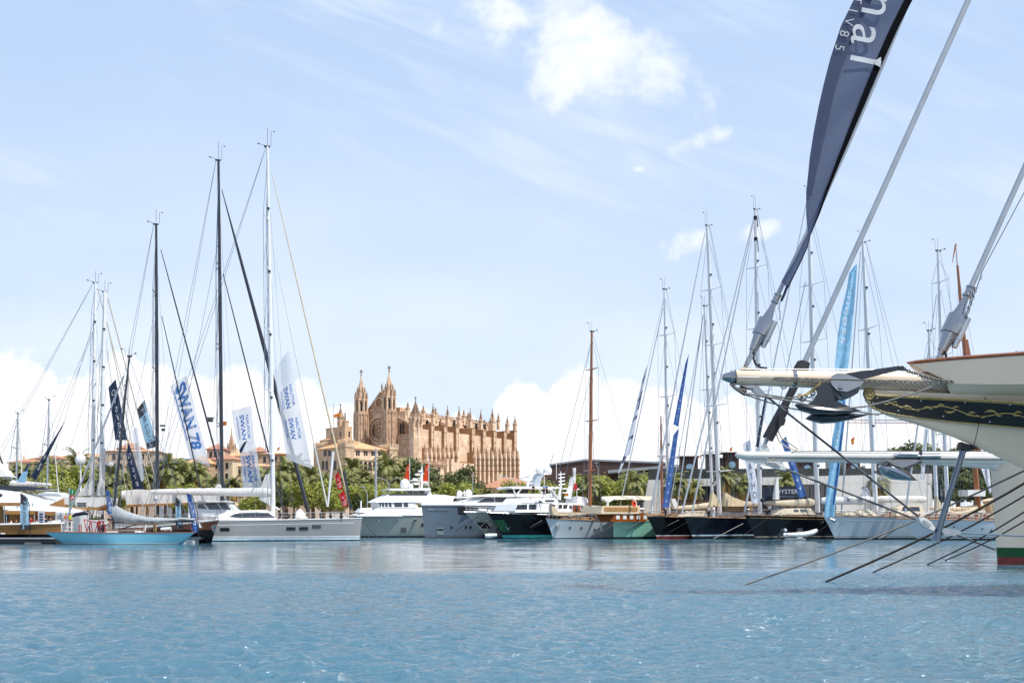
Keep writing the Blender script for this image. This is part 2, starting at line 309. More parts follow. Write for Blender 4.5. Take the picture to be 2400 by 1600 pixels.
# ---------------------------------------------------------------- water, quay, ground
def water():
    ys = np.concatenate([[-400., -60., 3.], np.geomspace(9, 188, 1000)]); nc = 1300
    u_ = np.linspace(-.60, .60, nc); X = np.zeros((len(ys), nc+2)); Y = np.zeros_like(X)
    for i, y in enumerate(ys): X[i, 1:-1] = u_*max(y, 9.); X[i, 0] = -900; X[i, -1] = 900; Y[i] = y
    rg = np.random.RandomState(5); Z = np.zeros_like(X)
    cal = 1/(1+np.exp(-(Y-(44+3*np.sin(X*.11)+1.5*np.sin(X*.37+1)))/1.3))
    amp = 1-cal*.90
    for k in range(70):
        lam = 10**rg.uniform(-.85, .0); th = rg.normal(1.5, .6); kk = 2*PI/lam; sl = .056*(lam/1.0)**-.05
        a = sl/kk; ph = kk*(X*math.cos(th)+Y*math.sin(th))+rg.uniform(0, 6.28)
        cut = np.clip((lam/(np.maximum(Y, 1)*.0031*3)-1), 0, 1)      # drop waves finer than the rows can carry
        Z += a*cut*(np.sin(ph)+.25*np.sin(2*ph+.5))
    Z2 = np.zeros_like(X)
    for k in range(26):
        lam = 10**rg.uniform(-.1, .75); th = rg.normal(1.5, .35); kk = 2*PI/lam; Z2 += .0085/kk*np.sin(kk*(X*math.cos(th)+Y*math.sin(th))+rg.uniform(0, 6.28))*np.clip(lam/(np.maximum(Y, 1)*.0093)-1, 0, 1)
    fade = np.clip((Y-9)/3, 0, 1)*np.clip((186-Y)/8, 0, 1); fade[:, 0] = fade[:, -1] = 0; fade[:, 1] = fade[:, -2] = 0
    pat = .78+.34*np.sin(X*.21+.9*np.sin(Y*.23)+.6*np.sin(X*.07))*np.sin(Y*.27+1+.8*np.sin(X*.13))
    Z = (Z*amp*pat+Z2*(.4+.6*cal))*fade
    V = np.stack([X, Y, Z], -1).reshape(-1, 3); nr, ncc = X.shape
    idx = np.arange(nr*ncc).reshape(nr, ncc); q = np.stack([idx[:-1, :-1], idx[:-1, 1:], idx[1:, 1:], idx[1:, :-1]], -1).reshape(-1, 4)
    me = bpy.data.meshes.new('water'); me.vertices.add(len(V)); me.vertices.foreach_set('co', V.ravel()); me.loops.add(q.size); me.loops.foreach_set('vertex_index', q.ravel())
    me.polygons.add(len(q)); me.polygons.foreach_set('loop_start', np.arange(0, q.size, 4)); me.polygons.foreach_set('loop_total', np.full(len(q), 4)); me.polygons.foreach_set('use_smooth', np.ones(len(q), bool))
    me.update(calc_edges=True)
    m = bpy.data.materials.new('harbour_water'); m.use_nodes = True; t = m.node_tree; n = t.nodes; l = t.links; b = n['Principled BSDF']
    b.inputs['Base Color'].default_value = (.048, .126, .175, 1); b.subsurface_method = 'BURLEY'; b.inputs['Subsurface Weight'].default_value = 1; b.inputs['Subsurface Radius'].default_value = (1, 1, 1); b.inputs['Subsurface Scale'].default_value = 1.6; b.inputs['Roughness'].default_value = .09; b.inputs['IOR'].default_value = 1.62; b.inputs['Specular IOR Level'].default_value = .62
    tc = n.new('ShaderNodeTexCoord'); sx = n.new('ShaderNodeSeparateXYZ'); l.new(tc.outputs['Object'], sx.inputs[0])
    mr = n.new('ShaderNodeMapRange'); mr.interpolation_type = 'SMOOTHSTEP'; l.new(sx.outputs[1], mr.inputs[0]); mr.inputs[1].default_value = 40; mr.inputs[2].default_value = 47; mr.inputs[3].default_value = 1; mr.inputs[4].default_value = .07
    hs = None
    for sc, wt, stc in ((2.4, 1.3, (.8, 1.8, 1)), (6.5, .75, (.7, 1.8, 1)), (17, .20, (.7, 1.6, 1))):
        mp = n.new('ShaderNodeMapping'); mp.inputs['Scale'].default_value = stc; l.new(tc.outputs['Object'], mp.inputs[0])
        no = n.new('ShaderNodeTexNoise'); l.new(mp.outputs[0], no.inputs[0]); no.inputs['Scale'].default_value = sc; no.inputs['Detail'].default_value = 3; no.inputs['Distortion'].default_value = .6
        mu = n.new('ShaderNodeMath'); mu.operation = 'MULTIPLY'; l.new(no.outputs[0], mu.inputs[0]); mu.inputs[1].default_value = wt
        if hs is None: hs = mu.outputs[0]
        else:
            ad = n.new('ShaderNodeMath'); l.new(hs, ad.inputs[0]); l.new(mu.outputs[0], ad.inputs[1]); hs = ad.outputs[0]
    bp = n.new('ShaderNodeBump'); bp.inputs['Distance'].default_value = .085; l.new(hs, bp.inputs['Height']); l.new(mr.outputs[0], bp.inputs['Strength']); l.new(bp.outputs[0], b.inputs['Normal'])
    me.materials.append(m); o = bpy.data.objects.new('water', me); C.collection.objects.link(o); struct(o)
water()
# land: one sheet, rising gently behind the quay towards the old town
g = MB(); ys = [188, 230, 300, 380, 440, 520, 700, 1200, 3500, 9000]; zs = [1.5, 1.6, 2.0, 4, 7, 9, 9, 8, 6, 0]
g.grid([[(x, y, z) for x in (-6000, -900, -400, -150, 0, 150, 400, 900, 6000)] for y, z in zip(ys, zs)])
struct(g.build('ground', 'ground'))
q = MB(); q.box(-900, 900, 186.5, 188.3, -2, 1.62); struct(q.build('quay', 'quay'))
h = MB(); rows = []
for y in (1500, 2100, 2700, 3600):
    rows.append([(x, y, (0 if y in (1500, 3600) else 1)*(26+14*math.sin(x*.002+y)+9*math.sin(x*.006+1)) + 2) for x in range(-3000, 3001, 120)])
h.grid(rows); struct(h.build('hills', 'hill', smooth=True))

# ---------------------------------------------------------------- cathedral
def spire(mb, c, r, z0, z1, n=8, cro=6, mi=0, ph=PI/8):
    """pointed spire with crockets along the edges"""
    mb.lathe((c[0], c[1], z0), [(r, 0), (r*.52, (z1-z0)*.5), (.06, z1-z0)], n, mi, ph=ph)
    for k in range(n):
        for i in range(cro):
            t = (i+.6)/(cro+.4); rr = r*(1-t)*1.06+.05; z = lerp(z0, z1, t); a = ph+2*PI*k/n
            s = .16*r*(1-t)+.10; x = c[0]+rr*math.cos(a); y = c[1]+rr*math.sin(a)
            mb.add([(x-s, y-s, z-s), (x+s, y-s, z-s), (x+s, y+s, z-s), (x-s, y+s, z-s), (x+.8*s*math.cos(a), y+.8*s*math.sin(a), z+1.3*s)], [(3, 2, 1, 0), (0, 1, 4), (1, 2, 4), (2, 3, 4), (3, 0, 4)], mi)
def cross(mb, c, z, s, mi=0):
    x, y = c[0], c[1]; mb.box(x-.07*s, x+.07*s, y-.07*s, y+.07*s, z, z+1.0*s, mi); mb.box(x-.07*s, x+.07*s, y-.32*s, y+.32*s, z+.55*s, z+.72*s, mi); mb.ball((x, y, z+.05*s), .14*s, n=6, m=4, mi=mi)
def pinn(mb, x, y, z0, zs, z1, w, mi=0, tip=0):
    """square pinnacle: shaft z0..zs, gablets, pyramid to z1"""
    mb.box(x-w/2, x+w/2, y-w/2, y+w/2, z0, zs, mi); mb.box(x-w*.6, x+w*.6, y-w*.6, y+w*.6, zs-.25, zs, tip)
    for a, b in ((1, 0), (-1, 0), (0, 1), (0, -1)):
        p = [(x+a*w*.52-b*w*.5, y+b*w*.52-a*w*.5, zs), (x+a*w*.52+b*w*.5, y+b*w*.52+a*w*.5, zs), (x+a*w*.52, y+b*w*.52, zs+w*1.1)]
        mb.prism(p, (-a*w*.2, -b*w*.2, 0), mi)
    spire(mb, (x, y), w*.62, zs, z1, 4, 4, tip, PI/4); mb.ball((x, y, z1), w*.14, n=6, m=4, mi=tip)
def arch_poly(y0, y1, z0, z1, pointed=True, n=7):
    """outline in (a, z) of an arched opening"""
    w = y1-y0; ya = (y0+y1)/2; hgt = min(w*(.85 if pointed else .5), (z1-z0)*.7); zb = z1-hgt; pts = [(y0, z0), (y0, zb)]
    for i in range(1, n):
        t = i/n
        if t <= .5: k = t*2; pts.append((lerp(y0, ya, 1-math.cos(k*PI/2) if not pointed else k**1.25), zb+hgt*math.sin(k*PI/2)))
        else: k = 2-t*2; pts.append((lerp(y1, ya, 1-math.cos(k*PI/2) if not pointed else k**1.25), zb+hgt*math.sin(k*PI/2)))
    return pts+[(y1, zb), (y1, z0)]
K = T('gothic_cathedral', 'huge sandstone gothic cathedral with two spires, rose window and rows of buttresses', 'cathedral', 978, 480, R(55))
GZ = 6.0
def yz(px, py, x=0.): p = K.cx(px, py, x); return p.y, p.z
def xz(px, py, y=0.): p = K.c(px, py, y); return p.x, p.z
# nave body and aisles
m_ = MB(); xe = xz(1213, 1000, 0)[0]
zn0 = xz(985, 967, 9)[1]; zn1 = zn0
YN = 11; xr = xz(1150, 988, YN)[0]; zr = xz(1000, 971, YN)[1]
m_.box(3.9, xr, YN, 31, GZ, zr)                                             # high nave
m_.box(4.2, xe-1, 1.5, 40, GZ, zr-9)                                        # aisles
m_.box(xr, xe+3, 13, 28, GZ, zr-10)                                         # apse
K.part('nave_wall', m_, 'stl')
r_ = MB(); r_.prism([(4.5, YN-.3, zr), (4.5, 31.3, zr), (4.5, 21, zr+1.6)], (xr-4.5, 0, 0)); K.part('roof', r_, 'tilel')
m_ = MB(); m_.box(4.5, xr, YN-.35, YN-.05, zr-.9, zr-.3); m_.box(4.5, xr, YN-.25, YN-.02, zr-6.5, zr-6.1)
for i in range(40): x = lerp(5, xr-.5, i/39); m_.box(x-.3, x+.3, YN-.5, YN-.1, zr+.0, zr+.75)
K.part('parapet', m_, 'stl')
# clerestory windows
for i, px in enumerate((1001, 1032, 1064, 1090, 1116, 1135)):
    x, z = xz(px, 990, YN); w_ = 1.1
    pts = [(a, YN-.08, b) for a, b in arch_poly(x-w_, x+w_, z-5, z+1.6)]
    K.part('window', MB().prism(pts, (0, -.12, 0)), 'dkw')
# great buttress piers of the south flank
tops = [(1014, 994), (1044, 997), (1072, 999), (1109, 1003), (1135, 1007), (1160, 1009), (1184, 1010.5), (1208, 1008.5)]
cap_y = [(1015, 949), (1049, 954), (1076, 956), (1102, 960), (1127, 963), (1154, 961), (1189, 977), (1207, 978)]
for i, (px, py) in enumerate(tops):
    x, zt = xz(px, py, 0); b = MB(); wd = 1.15
    dep = YN+.1 if x < xr-1 else 9
    b.box(x-wd, x+wd, 0, dep, GZ, zt-.3); b.box(x-wd-.18, x+wd+.18, -.25, dep-.1, zt-.35, zt+.05, 1)
    for f in (.16, .34, .52): zz = lerp(zt, xz(px, 1070, 0)[1], f*1.35); b.box(x-wd-.15, x+wd+.15, -.2, dep-.15, zz-.22, zz+.02, 1)
    b.box(x-wd-.05, x-wd-.001, .02, dep-.4, GZ+1, zt-.4, 1)  # browner panel on the west side only, shade partly put into the stone colour
    for sx in (-1, 1): b.box(x+sx*wd*.72-.22, x+sx*wd*.72+.22, -.3, -.001, xz(px, 1085, 0)[1], zt-.5, 0)
    # sloping flyer up to the nave
    if x < xr-1: b.prism([(x-.5, 5.5, zt), (x-.5, dep, zt), (x-.5, dep, zt+3.4)], (1.0, 0, 0), 0)
    K.part('buttress', b, ['stl', 'std'])
for i, (px, py) in enumerate(cap_y):
    yy = 6.5 if i < 6 else 1.2
    x, z1 = xz(px, py, yy); zt = xz(px, tops[i][1], yy)[1]; b = MB(); pinn(b, x, yy, zt-1, lerp(zt, z1, .42), z1, 1.7 if i != 5 else 2.5, 0, 1); cross(b, (x, yy), z1-.2, 1.1, 1)
    K.part('pinnacle', b, ['stl', 'stw'])
for px, py in ((956, 942), (992, 951), (1021, 955), (1087, 960), (1097, 965), (1168, 968)):
    x, z1 = xz(px, py, YN+.3); x = max(x, 6); b = MB(); pinn(b, x, YN+.3, zr-3, lerp(zr, z1, .3), z1, 1.5, 0, 1); K.part('pinnacle', b, ['stl', 'stw'])
# lower chapel range with narrow piers
YL = -3.2
x0 = xz(996, 1060, YL)[0]; xg0 = xz(1074, 1090, YL)[0]; xg1 = xz(1112, 1090, YL)[0]; xl = xz(1216, 1090, YL)[0]; zl = xz(1160, 1064, YL)[1]
m_ = MB(); m_.box(x0, xg0, YL+.8, 1.6, GZ, zl); m_.box(xg1, xl, YL+.8, 1.6, GZ, zl); m_.box(xg0, xg1, -1.2, 1.6, GZ, xz(1090, 1082, -1.2)[1])
m_.box(xg0+.3, xg1-.3, YL, -1.3, GZ, xz(1090, 1086, YL)[1])
K.part('chapel_wall', m_, 'std')
cnt = 0
for px in [999, 1009.5, 1019.5, 1029.5, 1040, 1050, 1060, 1071] + [1113+10.1*i for i in range(11)]:
    x, zt = xz(px, 1060 if px < 1100 else 1066, YL); w_ = .62; b = MB()
    b.box(x-w_, x+w_, YL-.9, YL+.9, GZ, zt-1.2)
    b.add([(x-w_, YL-.9, zt-1.2), (x+w_, YL-.9, zt-1.2), (x+w_, YL+.9, zt-1.2), (x-w_, YL+.9, zt-1.2), (x, YL-.4, zt+2.2), (x, YL+.6, zt+2.2)], [(0, 1, 4), (1, 2, 5, 4), (2, 3, 5), (3, 0, 4, 5)])
    for f in (.2, .45, .7): z = lerp(zt, xz(px, 1119, YL)[1], f); b.box(x-w_-.15, x+w_+.15, YL-1.05, YL+.7, z-.15, z+.1, 1)
    pinn(b, x, YL+.9, zt-1, zt+1.6, zt+4.4, .55, 1, 2)
    K.part('chapel_pier', b, ['stl', 'std', 'stw'])
for i in range(19):
    px = 1004+10.1*i if i < 7 else 1118+10.1*(i-7)
    if px > 1214: continue
    x, z = xz(px, 1085, YL+.8); pts = [(a, YL+.78, c) for a, c in arch_poly(x-.75, x+.75, z-2, z+4.2)]
    K.part('window', MB().prism(pts, (0, -.06, 0)), 'dkw')
# corner turret
cy, cz = yz(979, 1075, -.5); b = MB(); cxy = (0.6, 1.6)
zt = xz(979, 974, 1.6)[1]; zp = xz(979, 938, 1.6)[1]; zb = xz(985, 1010, 0)[1]
b.lathe((*cxy, GZ), [(3.3, 0), (3.3, zb-GZ-3), (2.9, zb-GZ-2.5), (2.9, zb-GZ+1), (2.2, zb-GZ+1.6), (2.2, zt-GZ), (2.45, zt-GZ+.1), (2.45, zt-GZ+.5)], 8, 0, ph=PI/8)
spire(b, cxy, 2.2, zt, zp, 8, 7, 1); cross(b, cxy, zp-.2, 1.9, 1)
for k in range(8):
    a = k*PI/4+PI/8; x, y = cxy[0]+2.9*math.cos(a), cxy[1]+2.9*math.sin(a); b.box(x-.3, x+.3, y-.3, y+.3, GZ, zb+2, 0); pinn(b, x, y, zb, zb+4, zb+7.5, .75, 0, 1)
K.part('corner_turret', b, ['stl', 'stw'])
# west front
XF = 4.0
yA, _ = yz(864, 1000, XF); yB = yz(930, 1000, XF)[0]; zc = yz(870, 960, XF)[1]; yc, zg = yz(893.5, 918, XF)
b = MB(); b.box(XF, XF+5, yB-2, yA+3, GZ, zc)
hw = (yz(864, 960, XF)[0]-yc); b.prism([(XF+.2, yc+hw, zc), (XF+.2, yc-hw, zc), (XF+.2, yc, zg)], (2, 0, 0))
b.box(XF-.3, XF, yB-1, yA, zc-.6, zc+.1, 1)
for i in range(15):
    t = i/15
    for s in (-1, 1): y = yc+s*hw*(1-t); z = lerp(zc, zg, t); b.box(XF-.3, XF+.5, y-.33, y+.33, z, z+.85, 1)
K.part('west_front', b, ['st', 'stl'])
b = MB(); b.lathe((XF+.5, yc, zg-.5), [(.5, 0), (.35, 2.2), (.55, 2.4), (.45, 3.6), (.28, 4.0), (.3, 4.6), (.05, 4.9)], 7); K.part('gable_statue', b, 'stw')
def ring(mb, x, y, z, ro, ri, th, n=36, mi=0):
    rows = []
    for rr, xx in ((ri, x), (ri, x-th), (ro, x-th), (ro, x)): rows.append([(xx, y+rr*math.cos(2*PI*j/n), z+rr*math.sin(2*PI*j/n)) for j in range(n)])
    mb.grid(rows+[rows[0]], mi, True)
ry, rz = yz(888, 1008, XF); rr = yz(888, 979, XF)[1]-rz
b = MB(); ring(b, XF-.01, ry, rz, rr*1.06, rr*.97, .9); ring(b, XF-.01, ry, rz, rr*.95, rr*.86, .6, mi=1); ring(b, XF-.01, ry, rz, rr*.84, rr*.76, .35)
rose = K.part('rose_window', b, ['stl', 'std'])
b = MB(); b.lathe((XF-.04, ry, rz), [(rr*.77, 0), (rr*.77, .03)], 36, axis=(-1, 0, 0)); K.part('glass', b, 'dkw', rose)
b = MB(); ring(b, XF-.06, ry, rz, rr*.22, rr*.14, .22, 20); ring(b, XF-.06, ry, rz, rr*.50, rr*.45, .2, 24)
for k in range(16):
    a = k*PI/8; b.tube([(XF-.15, ry+rr*.2*math.cos(a), rz+rr*.2*math.sin(a)), (XF-.15, ry+rr*.77*math.cos(a), rz+rr*.77*math.sin(a))], .17, 4); ring(b, XF-.07, ry+rr*.63*math.cos(a+PI/16), rz+rr*.63*math.sin(a+PI/16), rr*.11, rr*.075, .15, 10)
K.part('tracery', b, 'std', rose)
gy, gz = yz(889, 944, XF+.2); b = MB(); ring(b, XF+.19, gy, gz, 2.7, 2.2, .4, 20); K.part('gable_roundel', b, 'stl'); 
K.part('gable_glass', MB().lathe((XF+.17, gy, gz), [(2.2, 0), (2.2, .05)], 20, axis=(-1, 0, 0)), 'std')
for pc, pw, pys, pyb, pya, pyc in ((846.5, 17.5, 965, 942, 879, 866), (912, 17.5, 960, 936, 871, 857)):
    ty, zs_ = yz(pc, pys, 1.0); zb_ = yz(pc, pyb, 1.0)[1]; za = yz(pc, pya, 1.0)[1]; r0 = pw/4.86*1.03; c_ = (1.0, ty); b = MB()
    b.lathe((*c_, GZ), [(r0, 0), (r0, (zs_-GZ)*.45), (r0*1.06, (zs_-GZ)*.45+.01), (r0*1.06, (zs_-GZ)*.47), (r0*.97, (zs_-GZ)*.47+.3), (r0*.97, zs_-GZ-2), (r0*1.08, zs_-GZ-1.6), (r0*1.08, zs_-GZ)], 8, 0, ph=PI/8)
    for k in range(8):
        a = k*PI/4+PI/8; x, y = c_[0]+r0*math.cos(a), c_[1]+r0*math.sin(a); b.box(x-.35, x+.35, y-.35, y+.35, GZ, zs_-1.5, 0)
        a2 = k*PI/4
        for zz in (zs_-6, zs_-14, zs_-24): x, y = c_[0]+r0*.93*math.cos(a2), c_[1]+r0*.93*math.sin(a2); b.box(x-.25, x+.25, y-.25, y+.25, zz, zz+5, 1)
    K.part('tower_shaft', b, ['st', 'stl'])
    b = MB(); r1 = r0*.86; b.lathe((*c_, zs_), [(r1*.72, 0), (r1*.72, zb_-zs_)], 8, 0, ph=PI/8)
    for k in range(8):
        a = k*PI/4+PI/8; x, y = c_[0]+r1*.95*math.cos(a), c_[1]+r1*.95*math.sin(a); b.box(x-.45, x+.45, y-.45, y+.45, zs_, zb_+.3, 0); pinn(b, x, y, zb_, zb_+2.2, zb_+5.2, .8, 0, 1)
        x, y = c_[0]+r1*.62*math.cos(a), c_[1]+r1*.62*math.sin(a); pinn(b, x, y, zb_+1.5, zb_+5, zb_+7.5, .6, 0, 1)
    b.lathe((*c_, zb_), [(r1*1.1, 0), (r1*1.1, .7), (r1*.9, .8)], 8, 1, ph=PI/8)
    K.part('belfry', b, ['stl', 'stw'])
    for k in range(8):
        a = k*PI/4; ca, sa = math.cos(a), math.sin(a); pts = []
        for p, z in arch_poly(-.62, .62, zs_+.3, zb_-.3): pts.append((c_[0]+ca*r1*.73-sa*p, c_[1]+sa*r1*.73+ca*p, z))
        K.part('belfry_opening', MB().prism(pts, (ca*.08, sa*.08, 0)), 'dkw')
    b = MB(); spire(b, c_, r1*.86, zb_+.7, za, 8, 12, 1); b.lathe((*c_, za-.8), [(.3, 0), (.22, 1), (.05, 1.1)], 6); K.part('spire', b, ['std', 'stl'])
    b = MB(); cross(b, c_, za+.1, (yz(pc, pyc, 1)[1]-za)*1.0); K.part('cross', b, 'stw')
# aisle front between tower and corner turret: arch, flyer, balustrade
y0 = yz(928, 1030, 3)[0]; y1 = 3.5; z0_ = yz(940, 1024, 3)[1]; b = MB(); b.box(2.6, 5, y1-1, y0+2, GZ, z0_)
za_ = yz(933, 977, 3)[1]; zb2 = yz(966, 1001, 3)[1]; ya_ = yz(931, 977, 3)[0]; yb_ = yz(967, 1000, 3)[0]
b.prism([(3.6, ya_+2, za_-.5), (3.6, yb_-1, zb2-.5), (3.6, yb_-1, z0_), (3.6, ya_+2, z0_)], (1.2, 0, 0))
for i in range(12):
    t = i/11; y = lerp(ya_, yb_, t); z = lerp(za_, zb2, t)-math.sin(t*PI)*-.6; b.box(3.2, 4.2, y-.35, y+.35, z-.6, z+.4, 1)
for i in range(14): y = lerp(y0+1, y1, i/13); b.box(2.3, 2.6, y-.22, y+.22, z0_, z0_+1.0, 1); b.box(2.45, 2.6, y-.3, y+.1, GZ+9, z0_-5, 1)
b.box(2.2, 2.7, y1, y0+1, z0_+1.0, z0_+1.25, 1); b.box(2.3, 2.6, y1, y0+1, z0_-.6, z0_-.1, 1)
K.part('aisle_front', b, ['st', 'stl'])
ay, az = yz(948, 1010, 3.4); pts = [(3.5, p, z) for p, z in arch_poly(ay-5.2, ay+4.5, z0_, yz(948, 990, 3.4)[1]+1)]
K.part('recess', MB().prism(pts, (-.1, 0, 0)), 'std')
for dy in (-1.2, .6): K.part('window', MB().prism([(3.38, p, z) for p, z in arch_poly(ay+1.8+dy-.6, ay+1.8+dy+.6, z0_+.4, z0_+7)], (-.08, 0, 0)), 'dkw')
# terrace wall below, with corbels
tw = MB(); YT = -9
p0 = xz(931, 1073, YT); p1 = xz(1041, 1081, YT); zt = p0[1]
tw.box(p0[0]-2, p1[0], YT, YL-.9, GZ-2, zt-1.2); tw.box(p0[0]-2, p1[0]+.3, YT-.9, YT, zt-1.6, zt-1.1, 1); tw.box(p0[0]-2, p1[0]+.3, YT-.9, YT-.6, zt-.3, zt, 1)
for i in range(46):
    x = lerp(p0[0]-2, p1[0], i/45); tw.box(x-.12, x+.12, YT-.85, YT-.65, zt-1.1, zt-.3, 1); tw.box(x-.16, x+.16, YT-.8, YT-.001, zt-2.9, zt-1.6, 1)
K.part('terrace_wall', tw, ['stl', 'st'])
for px, py in ((1029, 1097), (1029, 1117)):
    x, z = xz(px, py, YT)
    for dx_ in (-.55, .55): K.part('window', MB().prism([(a, YT-.02, c) for a, c in arch_poly(x+dx_-.4, x+dx_+.4, z-1.8, z+1.2, False)], (0, -.05, 0)), 'dkw')
b = MB()
for px in (1045, 1056): x, z = xz(px, 1075, YT+1.5); b.box(x-.9, x+.9, YT+.2, YL, GZ-2, z)
b.box(p1[0], xz(1111, 1085, YT+3)[0], YT+3, YL+.5, GZ-2, xz(1090, 1085, YT+3)[1]); K.part('retaining_wall', b, 'stl')

# ---------------------------------------------------------------- old palace
A = T('old_palace', 'sandstone palace of crenellated square towers and arcades beside the cathedral', 'palace', 810, 425, R(42))
def ay_(px, py, x=0.): p = A.cx(px, py, x); return p.y, p.z
def ax_(px, py, y=0.): p = A.c(px, py, y); return p.x, p.z
def merlons(mb, x0, x1, y0, y1, z, mi=0, s=.55, hh=1.5):
    for (a, b_, f) in ((x0, x1, 0), (y0, y1, 1)):
        n_ = max(2, int((b_-a)/(s*1.9)))
        for i in range(n_):
            t = lerp(a+s/2, b_-s/2, i/(n_-1))
            for e in ((y0, y1) if f == 0 else (x0, x1)):
                if f == 0: X, Y = t, e+(.2 if e == y0 else -.2)
                else: X, Y = e+(.2 if e == x0 else -.2), t
                mb.box(X-s/2, X+s/2, Y-.2+.0, Y+.2, z, z+hh*.7, mi); mb.add([(X-s/2, Y-.2, z+hh*.7), (X+s/2, Y-.2, z+hh*.7), (X+s/2, Y+.2, z+hh*.7), (X-s/2, Y+.2, z+hh*.7), (X, Y, z+hh)], [(0, 1, 4), (1, 2, 4), (2, 3, 4), (3, 0, 4)], mi)
def win(x0=None, x1=None, y=None, z0=0, z1=0, arch=True, X=None, y0=0, y1=0):
    if X is None: pts = [(a, y-.03, c) for a, c in (arch_poly(x0, x1, z0, z1, False) if arch else [(x0, z0), (x0, z1), (x1, z1), (x1, z0)])]; off = (0, -.06, 0)
    else: pts = [(X-.03, a, c) for a, c in (arch_poly(y0, y1, z0, z1, False) if arch else [(y0, z0), (y0, z1), (y1, z1), (y1, z0)])]; off = (-.06, 0, 0)
    A.part('window', MB().prism(pts, off), 'dkw')
ztw = ax_(812, 1038)[1]; xw = ax_(830, 1040)[0]; yw = ay_(793, 1040)[0]
b = MB(); b.box(0, xw, 0, yw, GZ-3, ztw); b.box(-.3, xw+.3, -.3, yw+.3, ztw-1.6, ztw+.2); merlons(b, -.3, xw+.3, -.3, yw+.3, ztw+.2, hh=1.7); A.part('corner_tower', b, 'stp')
# east wing (right) with loggia
y_ = 1.5; xa = xw; xb = ax_(908, 1060, y_)[0]; ze = ax_(840, 1051, y_)[1]
b = MB(); b.box(xa, xb, y_, 16, GZ-3, ze); b.box(xa, xb, y_-.5, y_, ax_(850, 1074, y_)[1]-.6, ax_(850, 1074, y_)[1]); b.box(xa, xb, y_-.35, y_, ze-.8, ze)
A.part('east_wing', b, 'stl')
b = MB(); b.add([(xa-.2, y_-.9, ze), (xb+.4, y_-.9, ze-.1), (xb+.4, 16, ze+.1), (xa-.2, 16, ze+.1), (xa-.2, 9, ze+4.6), (xb-10, 9, ze+3.6)], [(0, 1, 5, 4), (1, 2, 5), (2, 3, 4, 5), (3, 0, 4), (0, 3, 2, 1)]); A.part('roof', b, 'tilel')
for px in (836, 841, 854.5, 859.5, 872, 876.5, 888, 892):
    x, z = ax_(px, 1061, y_); win(x-.42, x+.42, y_, z-1.1, z+1.3)
b = MB(); zl0 = ax_(850, 1107, y_)[1]; zl1 = ax_(850, 1081, y_)[1]
for px in (834, 846, 856.5, 866.5, 878, 889, 900):
    x, z = ax_(px, 1094, y_); win(x-.85, x+.85, y_, zl0+.8, zl1)
for i in range(40): x = lerp(xa, xb, i/39); b.box(x-.12, x+.12, y_-1.0, y_-.8, zl0, zl0+.7)
b.box(xa, xb, y_-1.1, y_, zl0-.4, zl0); b.box(xa, xb, y_-1.1, y_-.7, zl0+.7, zl0+.9)
for px in (840, 851, 861.5, 872, 883, 894, 905): x, z = ax_(px, 1094, y_-.2); b.tube([(x, y_-.3, zl0), (x, y_-.3, zl1-.9)], .16, 6)
A.part('loggia', b, 'stl')
# far right tower
xt0 = ax_(914, 1050, 0)[0]; xt1 = ax_(932, 1050, 0)[0]; yt = 8; zt2 = ax_(920, 1047)[1]
b = MB(); b.box(xt0, xt1, 0, yt, GZ-3, zt2); b.box(xt0-.3, xt1+.3, -.3, yt+.3, zt2-1.2, zt2); merlons(b, xt0-.3, xt1+.3, -.3, yt+.3, zt2, hh=1.5); A.part('side_tower', b, 'stp')
# tall keep behind
Dk = 14.0
x2, zk = ax_(808, 998, Dk); xk1 = ax_(825, 1000, Dk)[0]; yk1 = ay_(764, 1000, x2)[0]
b = MB(); b.box(x2, xk1, Dk, yk1, GZ, zk); b.box(x2-.15, xk1+.15, Dk-.15, yk1+.15, zk-.5, zk); zq = ax_(812, 985, Dk)[1]; b.box(x2+.3, ax_(818, 990, Dk)[0], Dk+.2, Dk+3.6, zk, zq); b.box(x2+.1, ax_(818, 990, Dk)[0]+.2, Dk, Dk+3.8, zq-.4, zq)
A.part('keep', b, 'stp')
b = MB(); kx, kz = ax_(801, 953, Dk+2); pinn(b, kx, Dk+3, zk, lerp(zk, kz, .45), kz, 2.2, 0, 1); cross(b, (kx, Dk+3), kz-.3, 1.8, 1); fx, fz = ax_(810.5, 962, Dk); b.lathe((fx+.8, Dk+1.8, zq), [(.5, 0), (.3, 2.6), (.42, 3), (.25, 3.6), (.05, 4.1)], 6, 1); A.part('keep_pinnacle', b, ['stp', 'stw'])
for px in (779, 798): yw_, z = ay_(px, 1017, x2); win(X=x2, y0=yw_-.5, y1=yw_+.5, z0=z-1.2, z1=z+1.2, arch=False)
x, z = ax_(818.5, 1017, Dk); win(x-.4, x+.4, Dk, z-1.2, z+1.2, False)
# west wing (left)
yl0, zw_ = ay_(747, 1053, 2); b = MB(); b.box(2, 14, yw, yl0, GZ-3, zw_); A.part('west_wing', b, 'stp')
ylt = ay_(735, 1040, 5)[0]; zt3 = ay_(745, 1044, 5)[1]; b = MB(); b.box(5, 12, yl0-2, ylt, GZ-3, zt3); merlons(b, 4.8, 12.2, yl0-2, ylt, zt3, hh=1.6); A.part('west_tower', b, 'stp')
b = MB(); zt4 = ay_(752, 1034, 9)[1]; b.box(7, 11, yl0-3, ylt-2, zt3, zt4); b.add([(6.6, yl0-3.4, zt4), (11.4, yl0-3.4, zt4), (11.4, ylt-1.6, zt4), (6.6, ylt-1.6, zt4), (9, (yl0+ylt)/2-2.5, zt4+1.6)], [(0, 1, 4), (1, 2, 4), (2, 3, 4), (3, 0, 4)], 1); A.part('lantern', b, ['stp', 'tilel'])
